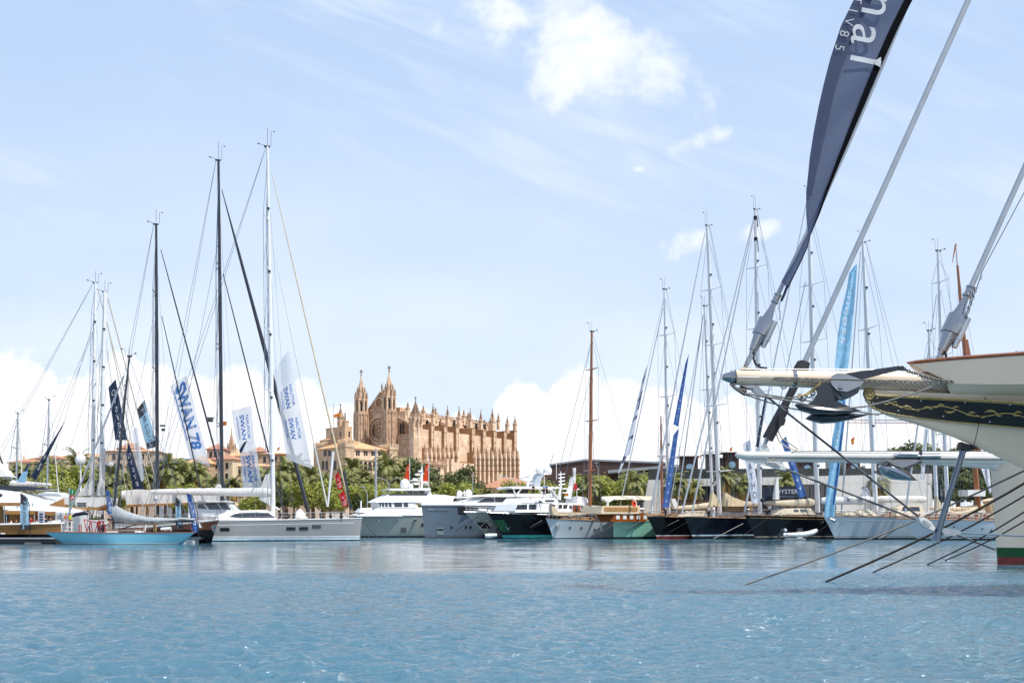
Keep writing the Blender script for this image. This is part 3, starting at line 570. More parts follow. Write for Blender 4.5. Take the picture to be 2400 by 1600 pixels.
b = MB(); b.add([(1.3, yw, zw_), (1.3, yl0+.5, zw_), (13, yl0+.5, zw_+.1), (13, yw, zw_+.1), (8, yw, zw_+3.2), (8, yl0-3, zw_+3)], [(1, 0, 4, 5), (2, 1, 5), (3, 2, 5, 4), (0, 3, 4)]); A.part('roof', b, 'tilel')
for px in (762, 772): yy, z = ay_(px, 1061, 2); win(X=2, y0=yy-1.3, y1=yy+1.1, z0=z-1.4, z1=z+1.2, arch=False)
for px in (757, 766, 785): yy, z = ay_(px, 1088, 2); win(X=2, y0=yy-1.1, y1=yy+1.0, z0=z-2.4, z1=z+1.8)
# ---------------------------------------------------------------- town houses
def house(px0, px1, py, D, wall, roof='tile', ang=0., depth=14, floors=3, cols=4, hip=True, base=3, label='', pitch=2.2, name='town_house', cat='house', side=0, pyr=None, grp='old town houses behind the trees'):
    t = T(name, label, cat, px0, D, R(ang), group=grp)
    x1, z1 = t.c(px1, py, 0).x, t.c(px0, py, 0).z
    b = MB(); b.box(0, x1, 0, depth, base, z1); t.part('wall', b, wall)
    b = MB()
    if hip: b.add([(-.5, -.5, z1), (x1+.5, -.5, z1), (x1+.5, depth, z1), (-.5, depth, z1), (min(depth/2, x1*.4), depth/2, z1+pitch), (x1-min(depth/2, x1*.4), depth/2, z1+pitch)], [(0, 1, 5, 4), (1, 2, 5), (2, 3, 4, 5), (3, 0, 4), (0, 3, 2, 1)]); b.box(-.4, x1+.4, -.4, depth, z1-.25, z1-.02)
    else: b.box(-.3, x1+.3, -.3, depth, z1, z1+.5)
    rf = t.part('roof', b, roof)
    if hip and x1 > 7: t.part('chimney', MB().box(x1*.3, x1*.3+.9, depth*.35, depth*.35+.9, z1+.4, z1+pitch+1.2), 'wallc', rf)
    for f in range(floors):
        for i in range(cols):
            x = lerp(x1*.1, x1*.9, (i+.5)/cols); z = z1-1.9-f*3.1; w_ = .48
            fr = t.part('window', MB().box(x-w_-.14, x+w_+.14, -.08, -.001, z-1.1, z+.95), wall if wall != 'wallc' else 'conc'); t.part('pane', MB().box(x-w_, x+w_, -.12, -.081, z-.98, z+.85), 'dkw', fr)
    return t
L = 'terracotta roofed house on the left skyline '
house(20, 75, 1083, 520, 'wallp', 'tile', -12, 16, 2, 4, label='pink house with terracotta roof at the far left of the town')
house(72, 140, 1074, 560, 'wallo', 'tile', -6, 16, 2, 4, label='ochre house just left of the tall bright tree')
house(135, 250, 1070, 600, 'wallc', 'tilel', -4, 18, 2, 7, label='long cream house above the bright trees, left of the twin white masts')
house(246, 372, 1056, 330, 'wallo', 'tilel', 6, 18, 3, 6, label='ochre house with big flat terracotta eaves behind the raked black mast', pitch=1.2)
house(275, 330, 1050, 352, 'wallp', 'tile', 6, 8, 1, 3, label='small orange attic storey above the ochre house')
house(372, 460, 1078, 300, 'concg', 'concg', 0, 16, 3, 5, hip=False, label='plain grey block between the two black masts')
house(345, 420, 1081, 360, 'wallc', 'tilel', 3, 14, 2, 4, label='cream low house right of the left black mast')
house(440, 472, 1083, 290, 'wallg', 'tilel', -8, 10, 3, 2, label='narrow sand coloured house under the slanting banner')
house(481, 545, 1077, 300, 'wallc', 'tile', -18, 10, 3, 4, label='cream house with wide eaves behind the tall black mast', pitch=1.5)
house(485, 525, 1052, 350, 'wallp', 'tile', 4, 10, 3, 3, label='tall pink house left of the small church steeple')
house(528, 590, 1068, 390, 'wallc', 'tilel', 4, 12, 2, 5, label='cream house at the foot of the small church steeple')
house(545, 640, 1092, 300, 'wallo', 'tilel', 0, 12, 2, 6, label='long low ochre house behind the white banners', pitch=1.2)
house(608, 672, 1063, 340, 'wallg', 'tilel', 2, 14, 3, 4, label='brown stone house with a small flag right of the white mast', pitch=1.0)
house(585, 620, 1058, 380, 'wallg', 'tile', 2, 10, 2, 2, label='stone house peeping between banner and white mast')
house(672, 735, 1098, 330, 'wallo', 'tilel', 0, 12, 2, 4, label='low ochre house below the palace wing', pitch=1.2)
house(1132, 1270, 1142, 300, 'wallg', 'tile', 8, 16, 1, 5, label='low stone building with orange tiled roof right of the cathedral', pitch=3.4, grp='low tiled buildings')
house(1256, 1300, 1118, 420, 'wallo', 'tile', 4, 16, 2, 3, label='small ochre house at the right foot of the cathedral', pitch=1.5)
house(1258, 1450, 1113, 330, 'wallg', 'tile', -14, 22, 2, 8, label='long stone building with flat terracotta roof below the dark hall', pitch=3.2, grp='low tiled buildings')
# small church steeple
t = T('church_steeple', 'thin openwork church steeple far left of the cathedral', 'steeple', 541, 420, 0); z0 = t.c(541, 1055).z; z1 = t.c(541, 1004).z
b = MB(); b.lathe((0, 1, 6), [(1.9, 0), (1.9, z0-6), (2.1, z0-5.9), (1.5, z0-5.5)], 8); t.part('tower', b, 'stl'); b = MB(); spire(b, (0, 1), 1.45, z0+.4, z1-1, 8, 7); cross(b, (0, 1), z1-1.3, 1.6)
for k in range(8): a = k*PI/4; pinn(b, 1.7*math.cos(a), 1+1.7*math.sin(a), z0-2, z0+1, z0+3, .5)
t.part('spire', b, 'st')
# dark long hall on the right skyline
t = T('concert_hall', 'long dark brown flat-roofed hall on the skyline right of the cathedral', 'building', 1290, 300, R(-6))
x1 = t.c(1560, 1083).x; xm = t.c(1372, 1080).x; zl, zm_, zr_ = t.c(1290, 1091).z, t.c(1372, 1079).z, t.c(1560, 1086).z; zb = t.c(1372, 1112).z
b = MB(); b.prism([(0, 0, 3), (0, 0, zl), (xm, 0, zm_), (x1, 0, zr_), (x1, 0, 3)], (0, 26, 0)); t.part('wall', b, 'brownc')
b = MB(); b.prism([(-.3, -.3, zl), (xm, -.3, zm_), (x1, -.3, zr_), (x1, -.3, zr_+.5), (xm, -.3, zm_+.5), (-.3, -.3, zl+.5)], (0, 26.6, 0)); t.part('roof', b, 'concg')
x2, x3 = t.c(1425, 1100, -8).x, t.c(1620, 1098, -8).x; zz = t.c(1500, 1100, -8).z; b = MB(); b.prism([(x2, -8, zz-.9), (x3, -8, zz+.9), (x3, -8, zz+1.7), (x2, -8, zz-.1)], (0, 8.5, 0)); t.part('canopy', b, 'concg')
b = MB(); b.box(x2+3, x3, -5, -.3, 3, zz-.6); t.part('glazing', b, 'glass')
# ---------------------------------------------------------------- foliage
def leafcloud(seed, clumps, nleaf, size, flat=.55):
    rg = random.Random(seed); mb = MB(); tot = sum(c[3] for c in clumps)
    for (cx, cy, cz, r) in clumps:
        for _ in range(int(nleaf*r/tot)):
            d = Vector((rg.gauss(0, 1), rg.gauss(0, 1), rg.gauss(0, .8))).normalized()*r*(rg.random()**.33)*rg.uniform(.75, 1.12); p = Vector((cx, cy, cz))+Vector((d.x, d.y, d.z*.8))
            nrm = (d.normalized()*.7+Vector((rg.uniform(-1, 1), rg.uniform(-1, 1), rg.uniform(-.3, 1)))*.9).normalized(); a = nrm.orthogonal().normalized(); a.rotate(Matrix.Rotation(rg.uniform(0, 6.28), 3, nrm)); c = nrm.cross(a); s = size*rg.uniform(.6, 1.35)
            mb.add([p-a*s, p-c*s*flat, p+a*s, p+c*s*flat], [(0, 1, 2, 3)])
    return mb
# modern white terrace building
t = T('terrace_building', 'modern white harbour building with planted roof terrace and glazed ground floor', 'building', 1500, 212, R(-3))
def tz(px, py, y=0): p = t.c(px, py, y); return p.x, p.z
xa, _ = tz(1500, 1100); xb, _ = tz(2185, 1100); xg, zt_ = tz(1520, 1124); _, zb_ = tz(1700, 1131); zt2 = tz(1900, 1110)[1]
b = MB(); xs_ = tz(1520, 1100)[0]; xe_ = tz(1960, 1100)[0]
b.prism([(xa, 0, 1.5), (xs_, 0, tz(1520, 1124)[1]), (xb, 0, zt2), (xb, 0, tz(2000, 1131)[1]), (xe_, 0, tz(1960, 1133)[1]), (tz(1550, 1100)[0], 0, tz(1550, 1140)[1]), (tz(1548, 1100)[0], 0, 1.5)], (0, 1, 0))
b.box(xe_, xb, 0.02, 16, 1.4, zt2-.4); b.box(xa+2, xb-.1, 4, 18, 1.5, tz(1600, 1130)[1]-.3); b.box(xs_, xb, .6, 16, zt_-1, zt_-.5)
t.part('wall', b, 'conc')
b = MB(); b.box(tz(1549, 1100)[0], xe_, 2.2, 2.5, 1.5, tz(1960, 1133)[1]+.5); gl = t.part('glazing', b, 'glass')
b = MB()
for i in range(24): x = lerp(tz(1552, 1100)[0], xe_-.2, i/23); b.box(x-.08, x+.08, 2.0, 2.2, 1.5, zt_-1.2)
t.part('mullions', b, 'carbon', gl)
b = MB(); b.box(xs_, xb, .3, .34, zt_, zt2+1.15); t.part('balustrade', b, mat('terrace_glass', (.05, .06, .06), .1, spec=.6, trans=.3, var=.1, alpha=.9))
b = leafcloud(31, [(lerp(xs_+1, xb-2, i/40)+rnd.uniform(-.6, .6), 1.8, zt_+.9+rnd.uniform(-.2, .7)+(zt2-zt_)*i/40, rnd.uniform(.5, 1.1)) for i in range(41)], 5000, .16); struct(t.part('terrace_planting', b, 'leafd'), 'stuff')
for (pa, pb, py, d) in ((1596, 1636, 1071, 4), (1658, 1678, 1066, 5), (1690, 1700, 1075, 5), (1700, 1732, 1062, 4), (1872, 1912, 1075, 5), (1990, 2016, 1070, 6)):
    x0, z1 = tz(pa, py, d); x1 = tz(pb, py, d)[0]; b = MB(); b.box(x0, x1, d, d+3.5, zt_-.6, z1); b.box(x0-.8, x1+.3, d-.5, d+3.6, z1, z1+.25)
    k = t.part('stair_box', b, 'brownc')
    if pb-pa > 25: zc_ = lerp(zt_, z1, .58); t.part('porthole', MB().lathe(((x0+x1)/2, d-.02, zc_), [(.72, 0), (.72, .06)], 20, axis=(0, -1, 0)), 'fsky', k)
b = MB(); x0, z1 = tz(1960, 1073, 5); b.box(x0, tz(2030, 1)[0], 8, 14, zt_, z1-.2); t.part('roof_plant_room', b, 'concg')
def make_tree(name, seed, h_, cr, nl, size, leafm, label, cat='tree', grp='trees'):
    rg = random.Random(seed); t = T(name, label, cat, 1200, 500, 0, group=grp); b = MB()
    th = h_*.42; b.tube([(0, 0, -1), (.05, 0, th*.5), (0, .1, th)], [.28, .22, .17], 8)
    cl = []
    for i in range(13):
        a = rg.uniform(0, 6.28); rr = cr*rg.uniform(.15, .68); z = h_*rg.uniform(.48, .88); cl.append((rr*math.cos(a), rr*math.sin(a), z, cr*rg.uniform(.26, .46)))
        b.tube([(0, .1, th*.9), (rr*.4*math.cos(a), rr*.4*math.sin(a), lerp(th, z, .45)), (rr*math.cos(a), rr*math.sin(a), z)], [.12, .08, .03], 5)
    cl.append((0, 0, h_*.66, cr*.55)); t.part('trunk', b, 'bark'); t.part('crown', leafcloud(seed, cl, nl, size), leafm); return t
def make_palm(seed, h_, nf, fl, label):
    rg = random.Random(seed); t = T('palm_tree', label, 'palm tree', 1200, 500, 0, group='palm trees'); b = MB(); lean = rg.uniform(-.4, .4)
    b.tube([(0, 0, -1), (lean*.3, 0, h_*.5), (lean, 0, h_*.96), (lean, 0, h_+.1)], [.36, .27, .25, .42], 9); t.part('trunk', b, 'palmt')
    for nm, mt_, cnt, lo, hi_ in (('fronds', 'frond', nf, -.45, 1.45), ('dry_fronds', 'frondy', nf//4, -1.25, -.4)):
        b = MB()
        for k in range(cnt):
            az = rg.uniform(0, 6.28); el = rg.uniform(lo, hi_); ll = fl*rg.uniform(.8, 1.1); pts = []; p = Vector((lean, 0, h_)); d = Vector((math.cos(az)*math.cos(el), math.sin(az)*math.cos(el), math.sin(el)))
            for i in range(8): pts.append(p.copy()); p = p+d*ll/7; d = (d+Vector((0, 0, -.20-.05*i))).normalized()
            side = Vector((-math.sin(az), math.cos(az), 0))
            for i in range(1, 8):
                q = pts[i]; tg = (pts[i]-pts[i-1]).normalized(); w_ = .62*math.sin(PI*min((i+.6)/8.2, 1))**.6+.06; up = side.cross(tg)
                for s in (-1, 1):
                    for j in (0, .33, .66):
                        q2 = q-tg*(ll/7)*j; e = q2+side*s*w_+tg*w_*.65-Vector((0, 0, w_*.35)); b.add([q2-tg*.11, q2+tg*.09, e], [(0, 1, 2)])
            b.tube(pts[::2]+[pts[-1]], .022, 3)
        t.part(nm, b, mt_)
    return t
pr = [make_palm(1, 8.5, 64, 3.4, 'x'), make_palm(2, 7.0, 74, 3.0, 'x'), make_palm(3, 10, 58, 3.6, 'x')]
tr = [make_tree('leafy_tree', 11, 8.5, 4.2, 3000, .24, 'leaf', 'x'), make_tree('leafy_tree', 12, 7.5, 4.6, 3000, .24, 'leaf', 'x')]
td = [make_tree('dark_tree', 14, 10, 4.4, 2600, .26, 'leafd', 'x'), make_tree('dark_tree', 15, 9, 3.6, 2200, .26, 'leafd', 'x')]
used = set()
def plant(protos, i, px, pytop, D, h_proto, label, group, sc=None, base=1.6):
    e = protos[i % len(protos)].e; zt = H+(HZ-pytop)/F*D; s = (zt-base)/h_proto[i % len(protos)]
    sx = s if sc is None else sc
    loc = Vector(((px-1200)/F*D, D, base)); rz = rnd.uniform(0, 6.28)
    key = e.name
    if key not in used:
        used.add(key); e.location = loc; e.rotation_euler = (0, 0, rz); e.scale = (sx, sx, s); e['label'] = label; e['group'] = group
    else: copy_thing(e, loc, rz, (sx, sx, s), label, group)
PH = [10.2, 8.6, 11.9]
def base_at(D): return 1.6 if D < 250 else lerp(1.6, 4, min((D-250)/120, 1))
palms = [(108, 1082, 245, 0, 'tall palm between the left flags and the bright tree'), (58, 1090, 250, 1, 'palm with brown fronds behind the turquoise flag'), (30, 1100, 255, 2, 'palm at the left edge behind the white superstructure'),
 (182, 1066, 250, 0, 'palm left of the first white mast'), (207, 1084, 262, 2, 'palm close behind the first white mast'), (172, 1108, 236, 1, 'low palm above the cream awning'), (267, 1098, 236, 1, 'palm between the white masts and the raked black mast'), (288, 1118, 230, 2, 'low palm behind the raked black mast'),
 (388, 1078, 240, 0, 'palm directly right of the left black mast'), (425, 1094, 240, 1, 'round palm under the large slanting banner'), (470, 1092, 238, 2, 'palm just left of the tall black mast'), (497, 1124, 228, 1, 'low palm at the foot of the tall black mast'), (547, 1120, 226, 0, 'low palm under the middle white banner'),
 (345, 1100, 236, 2, 'palm left of the left black mast foot'), (408, 1086, 246, 0, 'palm second right of the left black mast'), (445, 1082, 250, 1, 'palm behind the lower end of the slanting banner'), (310, 1104, 240, 0, 'palm behind the lower navy banner'), (240, 1100, 240, 2, 'palm between the two white masts'), (620, 1100, 236, 1, 'palm left of the tall white mast foot'), (590, 1118, 232, 2, 'palm behind the lower middle banner'), (135, 1092, 246, 2, 'palm rising behind the bright tree at left'), (672, 1082, 245, 0, 'palm behind the right hanging banner tip'), (700, 1076, 250, 2, 'tall palm left of the palace wing'), (735, 1100, 240, 1, 'palm in front of the palace left arcade'), (655, 1112, 235, 2, 'palm right of the white mast foot'), (760, 1112, 235, 0, 'palm left of the red flags'),
 (832, 1081, 300, 1, 'slender palm in front of the palace corner tower'), (905, 1070, 300, 0, 'big palm in front of the palace loggia'), (955, 1078, 305, 1, 'palm just left of the first orange flag'), (930, 1108, 290, 2, 'small palm between the two lamp arms'), (857, 1105, 270, 2, 'palm behind the silver flagpole'), (822, 1112, 262, 0, 'palm behind the spiral wrapped stay'), (870, 1128, 240, 1, 'drooping palm above the lamp post'), 
 (905, 1135, 232, 2, 'palm left of the white dome'), (1020, 1138, 232, 0, 'palm right of the second orange flag'), (1052, 1142, 230, 1, 'low palm beside the bright round tree'), (1140, 1145, 232, 0, 'low palm below the orange tiled roof'), (1170, 1150, 230, 2, 'small palm in front of the low stone building'),
 (1385, 1118, 205, 1, 'palm behind the wooden mast'), (1482, 1112, 200, 0, 'fan palm between the bright tree and the white building'), (1580, 1112, 200, 1, 'palm right of the blue hanging banner'), (1700, 1100, 200, 2, 'palm in front of the white building terrace'), (1628, 1128, 199, 2, 'small palm between terrace and leftmost black bow'), (1745, 1118, 199, 0, 'palm behind the stacked-letter banner'), (1850, 1112, 200, 1, 'palm left of the trade fair sign end'), (2055, 1118, 210, 0, 'brown palm at the right end of the white building')]
for i, (px, py, D, k, lb) in enumerate(palms): plant(pr, k, px, py, D, PH, lb, 'palm trees', base=base_at(D))
LH = [8.4, 7.6]
leafy = [(148, 1080, 228, 0, 'bright tree left of the first white mast'), (128, 1098, 222, 1, 'bright tree behind the navy feather flag'), (175, 1128, 214, 0, 'low bright tree above the cream awning end'), (95, 1118, 218, 1, 'bright bush tree behind the turquoise flag'), (278, 1135, 214, 1, 'low bright tree at the raked mast'), (430, 1128, 214, 0, 'bright tree under the slanting banner'), (455, 1136, 216, 1, 'low bright tree left of the tall black mast'), (602, 1150, 212, 1, 'bright bush below the middle banners'),
 (724, 1122, 218, 0, 'bright tree left of the white strut'), (755, 1114, 222, 1, 'bright tree behind the white strut'), (775, 1142, 214, 0, 'bright tree behind the red flags'), (800, 1130, 224, 1, 'bright tree right of the red flags'), (838, 1128, 226, 0, 'yellow green tree behind the spiral wrapped stay'), (885, 1128, 214, 1, 'bright tree left of the white dome'), (910, 1130, 222, 0, 'bright tree directly behind the white dome'), (1002, 1150, 216, 0, 'low tree right of the radar arch'), (1060, 1124, 224, 0, 'round bright tree left of the low stone building'), (1085, 1128, 222, 1, 'bright tree at the corner of the low stone building'),
 (1195, 1150, 214, 1, 'low bright bush before the low stone building'), (1230, 1120, 226, 0, 'bright tree right of the double lamp'), (1265, 1118, 228, 1, 'bright tree behind the twin domes mast'), (1345, 1122, 208, 1, 'bright tree left of the wooden mast'), (1372, 1108, 212, 0, 'tall bright tree behind the wooden mast'), (1410, 1102, 210, 1, 'big bright tree right of the wooden mast'), (1440, 1118, 206, 0, 'bright tree below the grey canopy'), (1462, 1128, 205, 1, 'bright tree beside the fan palm'), 
 (1520, 1098, 222, 0, 'tree on the terrace edge left of the blue banner'), (1545, 1096, 224, 1, 'tree on the terrace behind the blue banner')]
for i, (px, py, D, k, lb) in enumerate(leafy): plant(tr, k, px, py, D, LH, lb, 'bright leafy trees', base=base_at(D))
DH = [10, 9]
dark = [(690, 1128, 235, 0, 'olive tree under the right hanging banner'), (722, 1112, 258, 1, 'olive tree below the palace wing'), (800, 1118, 250, 0, 'olive tree between red flags and palace'), (845, 1148, 222, 1, 'olive bush behind the lamp post'), (985, 1072, 300, 0, 'dark pine between the two orange flags'), (1003, 1098, 290, 1, 'olive tree right of the second orange flag'), (985, 1130, 262, 1, 'olive tree behind the radar mast'), (1012, 1122, 250, 0, 'olive tree under the terrace wall'), (1077, 1086, 300, 0, 'dark tree against the cathedral portal'), (1098, 1108, 295, 1, 'dark tree beside the cathedral portal'), (215, 1120, 226, 1, 'olive tree behind the twin sails'), (320, 1116, 250, 0, 'olive tree left of the first black mast'), (645, 1135, 230, 1, 'olive tree right of the white mast'),
 (2125, 1028, 235, 0, 'tall tree right of the white building'), (2165, 1040, 235, 1, 'tree behind the white pennant'), (2110, 1070, 222, 1, 'dark tree above the polished anchor'), (2205, 1036, 240, 0, 'tree left of the strut top'), (2245, 1030, 238, 1, 'tree behind the wooden mast foot'), (2285, 1050, 230, 0, 'dark tree at the bow stem'), (2325, 1040, 240, 1, 'tree behind the cool white bow'), (2080, 1110, 216, 0, 'dark bush at the end of the white building'), (2150, 1110, 214, 1, 'dark tree behind the leaning mast'), (2200, 1100, 212, 0, 'dark tree behind the polished strut'), (2245, 1105, 214, 1, 'dark tree below the cool white spar'), (2290, 1100, 214, 0, 'dark tree close to the cool white stem'), (2375, 1040, 240, 1, 'tree behind the cream bow'), (60, 1130, 232, 1, 'olive tree at the left tents'), (15, 1110, 245, 0, 'olive tree at the left picture edge')]
for i, (px, py, D, k, lb) in enumerate(dark): plant(td, k, px, py, D, DH, lb, 'dark trees', sc=None, base=base_at(D))
hd = MB()
for a, b_, z, D in ((0, 240, 4, 215), (240, 640, 3.4, 219), (640, 1330, 3.6, 214), (1300, 1500, 4.5, 202), (2040, 2500, 5, 209)):
    x0, x1 = (a-1200)/F*D, (b_-1200)/F*D; cl = [(lerp(x0, x1, i/18)+rnd.uniform(-1, 1), D+rnd.uniform(-1, 1), rnd.uniform(1.8, z-1), rnd.uniform(1.2, 2.0)) for i in range(19)]
    l2 = leafcloud(int(a)+5, cl, 3200, .24); hd.add(l2.v, l2.f)
struct(hd.build('shrubbery', 'leafd'), 'stuff')
t = T('timber_terrace', 'low brown slatted timber terrace in front of the white building', 'terrace', 1560, 200, 0); x1 = t.c(1765, 1).x; z1 = t.c(1600, 1170).z
for k in range(5): z = lerp(1.7, z1, k/4); t.part('slat', MB().prism([(0, 0, z-.5), (x1, 0, z-.1), (x1, 0, z+.25), (0, 0, z-.15)], (0, .3, 0)), 'brownc')
t.part('frame', MB().box(0, x1, .5, .7, 1.4, z1-.3), 'teak')
# ---------------------------------------------------------------- street lamps, poles
def lamp(px, pytop, D, label, arms=2, arm=2.0):
    t = T('street_lamp', label, 'street lamp', px, D, 0, group='street lamps'); z = t.c(px, pytop).z; b = MB(); b.tube([(0, 0, 1.5), (0, 0, z-1.3)], [.13, .08], 8); t.part('pole', b, 'mastg')
    for s in ((-1, 1)[:arms] if arms == 2 else (-1,)):
        b = MB(); b.tube([(0, 0, z-1.35), (s*.5, 0, z-.55), (s*arm, 0, z)], .055, 6); k = t.part('arm', b, 'mastg'); b = MB(); b.box(s*arm-.45, s*arm+.45, -.16, .16, z-.1, z+.06); t.part('lamp_head', b, 'mastg', k)
lamp(912, 1119, 205, 'double armed street lamp left of the first orange flag'); lamp(1210, 1116, 205, 'double armed street lamp before the low stone building', arm=2.6); lamp(861, 1140, 200, 'single armed lamp post left of the silver flagpole', 1, .9); lamp(1402, 1084, 260, 'small lamp above the roof right of the wooden mast', 1, .5)
t = T('silver_pole', 'thick silver pole rising in front of the palace loggia', 'pole', 881, 196, 0); z = t.c(881, 1050).z; t.part('pole', MB().tube([(0, 0, 1.5), (0, 0, z)], [.28, .16], 10), 'mastg')
t = T('silver_pole', 'thin pole right of the cathedral portal tree', 'pole', 1108, 196, 0); z = t.c(1108, 1108).z; t.part('pole', MB().tube([(0, 0, 1.5), (0, 0, z)], [.1, .06], 8), 'mastg')
# far tower crane behind the bows on the right
t = T('tower_crane', 'distant rusty crane jib seen below the plough anchor', 'crane', 2140, 420, R(4)); b = MB()
x0, z0 = t.c(1985, 986).x, t.c(2060, 984).z; x1 = t.c(2230, 986).x
for dz in (0, 1.2): b.tube([(x0, 0, z0-dz), (x1, 0, z0-dz)], .13, 4)
for i in range(30): a = lerp(x0, x1, i/30); c_ = lerp(x0, x1, (i+1)/30); b.tube([(a, 0, z0-1.2), ((a+c_)/2, 0, z0), (c_, 0, z0-1.2)], .06, 4)
t.part('jib', b, 'boot_r'); t.part('tower', MB().box(x1-.5, x1-.1, -.2, .2, 3, z0), 'offw')
# ---------------------------------------------------------------- boats
def hull(t, L, B, zb, zm, zs, ovb=1., ovs=.5, q=1., bands=(), body='white', rail='teak', deck='teak', fine=.42, trans=.7, nst=30, parent=None, flare=.25, railr=.05, deckdrop=.08, hname='hull'):
    """x=0 is the stem at the waterline, +x ahead of it; bands = [(z_top, material)] upwards from the keel"""
    mats = [m for _, m in bands]+[body]; zl = [-.5]+[z for z, _ in bands]; nb = len(zl); nf = 8; rows = []
    def sheer(s): return lerp(lerp(zb, zm, min(s/.55, 1)**.8), zs, max(0, (s-.55)/.45)**1.3)
    def hb(s, v):
        e = min(s/fine, 1); d = math.sin(e*PI/2)**.85 if e < 1 else 1.
        if s > .55: d *= lerp(1, trans, ((s-.55)/.45)**1.6)
        wl = lerp(1-flare*2.2, 1-flare*.25, min(s/.5, 1)); return B/2*d*lerp(wl, 1, max(v, 0)**.8)
    def P(s, z, zt, side):
        v = z/zt; vv_ = max(v, 0); xs = ovb*(vv_**q) if v >= 0 else ovb*v*.5; xe = -L+ovs*(1-vv_) if ovs >= 0 else -L-ovs*(1-vv_)*-1
        return (lerp(xs, xe, s), side*hb(s, v)*(1 if v >= 0 else .85), z)
    ring_n = None
    for i in range(nst+1):
        s = (i/nst)**1.35; zt = sheer(s); zz = [z for z in zl]+[lerp(zl[-1], zt, (k+1)/nf) for k in range(nf)]
        rows.append([P(s, z, zt, 1) for z in reversed(zz)]+[P(s, z, zt, -1) for z in zz])
    mb = MB(); nc = len(rows[0]); nz = nb+nf
    vs = [p for r in rows for p in r]; b0 = len(mb.v)
    for j in range(nc-1):
        k = min(j, nc-2-j); band = nz-2-k if j < nz-1 else (j-nz if j >= nz else -1)
        if j == nz-1: band = 0
        lev = (nz-2-j) if j < nz-1 else (j-nz)
        mi = min(max(lev, 0), nb-1) if j != nz-1 else 0
        mb.f += [(i*nc+j, (i+1)*nc+j, (i+1)*nc+j+1, i*nc+j+1) for i in range(nst)]; mb.m += [mi]*nst
    mb.v = vs; mb.f.append(tuple(nst*nc+j for j in range(nc))); mb.m.append(nb-1)
    h = t.part(hname, mb, mats, smooth=28)
    d = MB(); dr = []
    for i in range(nst+1):
        s = (i/nst)**1.35; zt = sheer(s)-deckdrop; p = P(s, zt, sheer(s), 1); dr.append([(p[0], p[1]*.99, p[2]), (p[0], 0, p[2]+.06), (p[0], -p[1]*.99, p[2])])
    t.part('deck', d.grid(dr), deck, smooth=True)
    if rail:
        r = MB()
        for sd_ in (1, -1): r.tube([P((i/nst)**1.35, sheer((i/nst)**1.35)+railr*.5, sheer((i/nst)**1.35), sd_) for i in range(nst+1)], railr, 5)
        t.part('toe_rail', r, rail)
    t.sheer = sheer; t.P = P; t.L = L; t.hb = hb
    return h
def edge(t, s, side=1, inset=.12): p = t.P(s, t.sheer(s), t.sheer(s), side); return Vector((p[0], p[1]-side*inset, p[2]))
def lifelines(t, s0=.0, s1=.9, n=14, h_=.75, m='steel', r=.022, pulpit=True):
    b = MB()
    for sd_ in (1, -1):
        tp = []
        for i in range(n+1):
            p = edge(t, lerp(s0, s1, i/n), sd_); q = p+Vector((0, 0, h_)); tp.append(q); b.tube([p, q], r*1.2, 4)
        b.tube(tp, r, 4); b.tube([q-Vector((0, 0, h_*.45)) for q in tp], r*.8, 4)
    if pulpit: p = edge(t, s0, 1); q = edge(t, s0, -1); b.tube([p+Vector((0, 0, h_)), (p.x+.35, 0, p.z+h_+.05), q+Vector((0, 0, h_))], r*1.5, 6)
    t.part('guard_rail', b, m)
def portlights(t, pts, w_=.35, h_=.18, rnd_=False):
    for px, py in pts:
        # find the spot on the near side of the hull: march the sheer station whose projection matches
        best = None
        for i in range(1, 160):
            s = i/160; z = .5*t.sheer(s)
            for zz in [t.sheer(s)*k/12 for k in range(2, 12)]:
                p = Vector(t.P(s, zz, t.sheer(s), t.ns)); d = p-t.cam; r = t.ray(px, py); e = d.cross(r).length/r.length
                if best is None or e < best[0]: best = (e, p, s, zz)
        _, p, s, zz = best; p2 = Vector(t.P(min(s+.01, 1), zz, t.sheer(s), t.ns)); tg = (p2-p).normalized(); up = Vector((0, 0, 1)); n_ = tg.cross(up).normalized()
        if n_.y*t.ns < 0: n_ = -n_
        b = MB()
        if rnd_: b.lathe(p-n_*.05, [(h_*1.25, 0), (h_*1.25, .08), (h_, .09)], 14, axis=n_)
        else: b.prism([p-tg*w_-up*h_-n_*.06, p+tg*w_-up*h_-n_*.06, p+tg*w_+up*h_-n_*.06, p-tg*w_+up*h_-n_*.06], n_*.09)
        t.part('porthole' if rnd_ else 'hull_window', b, 'glass')
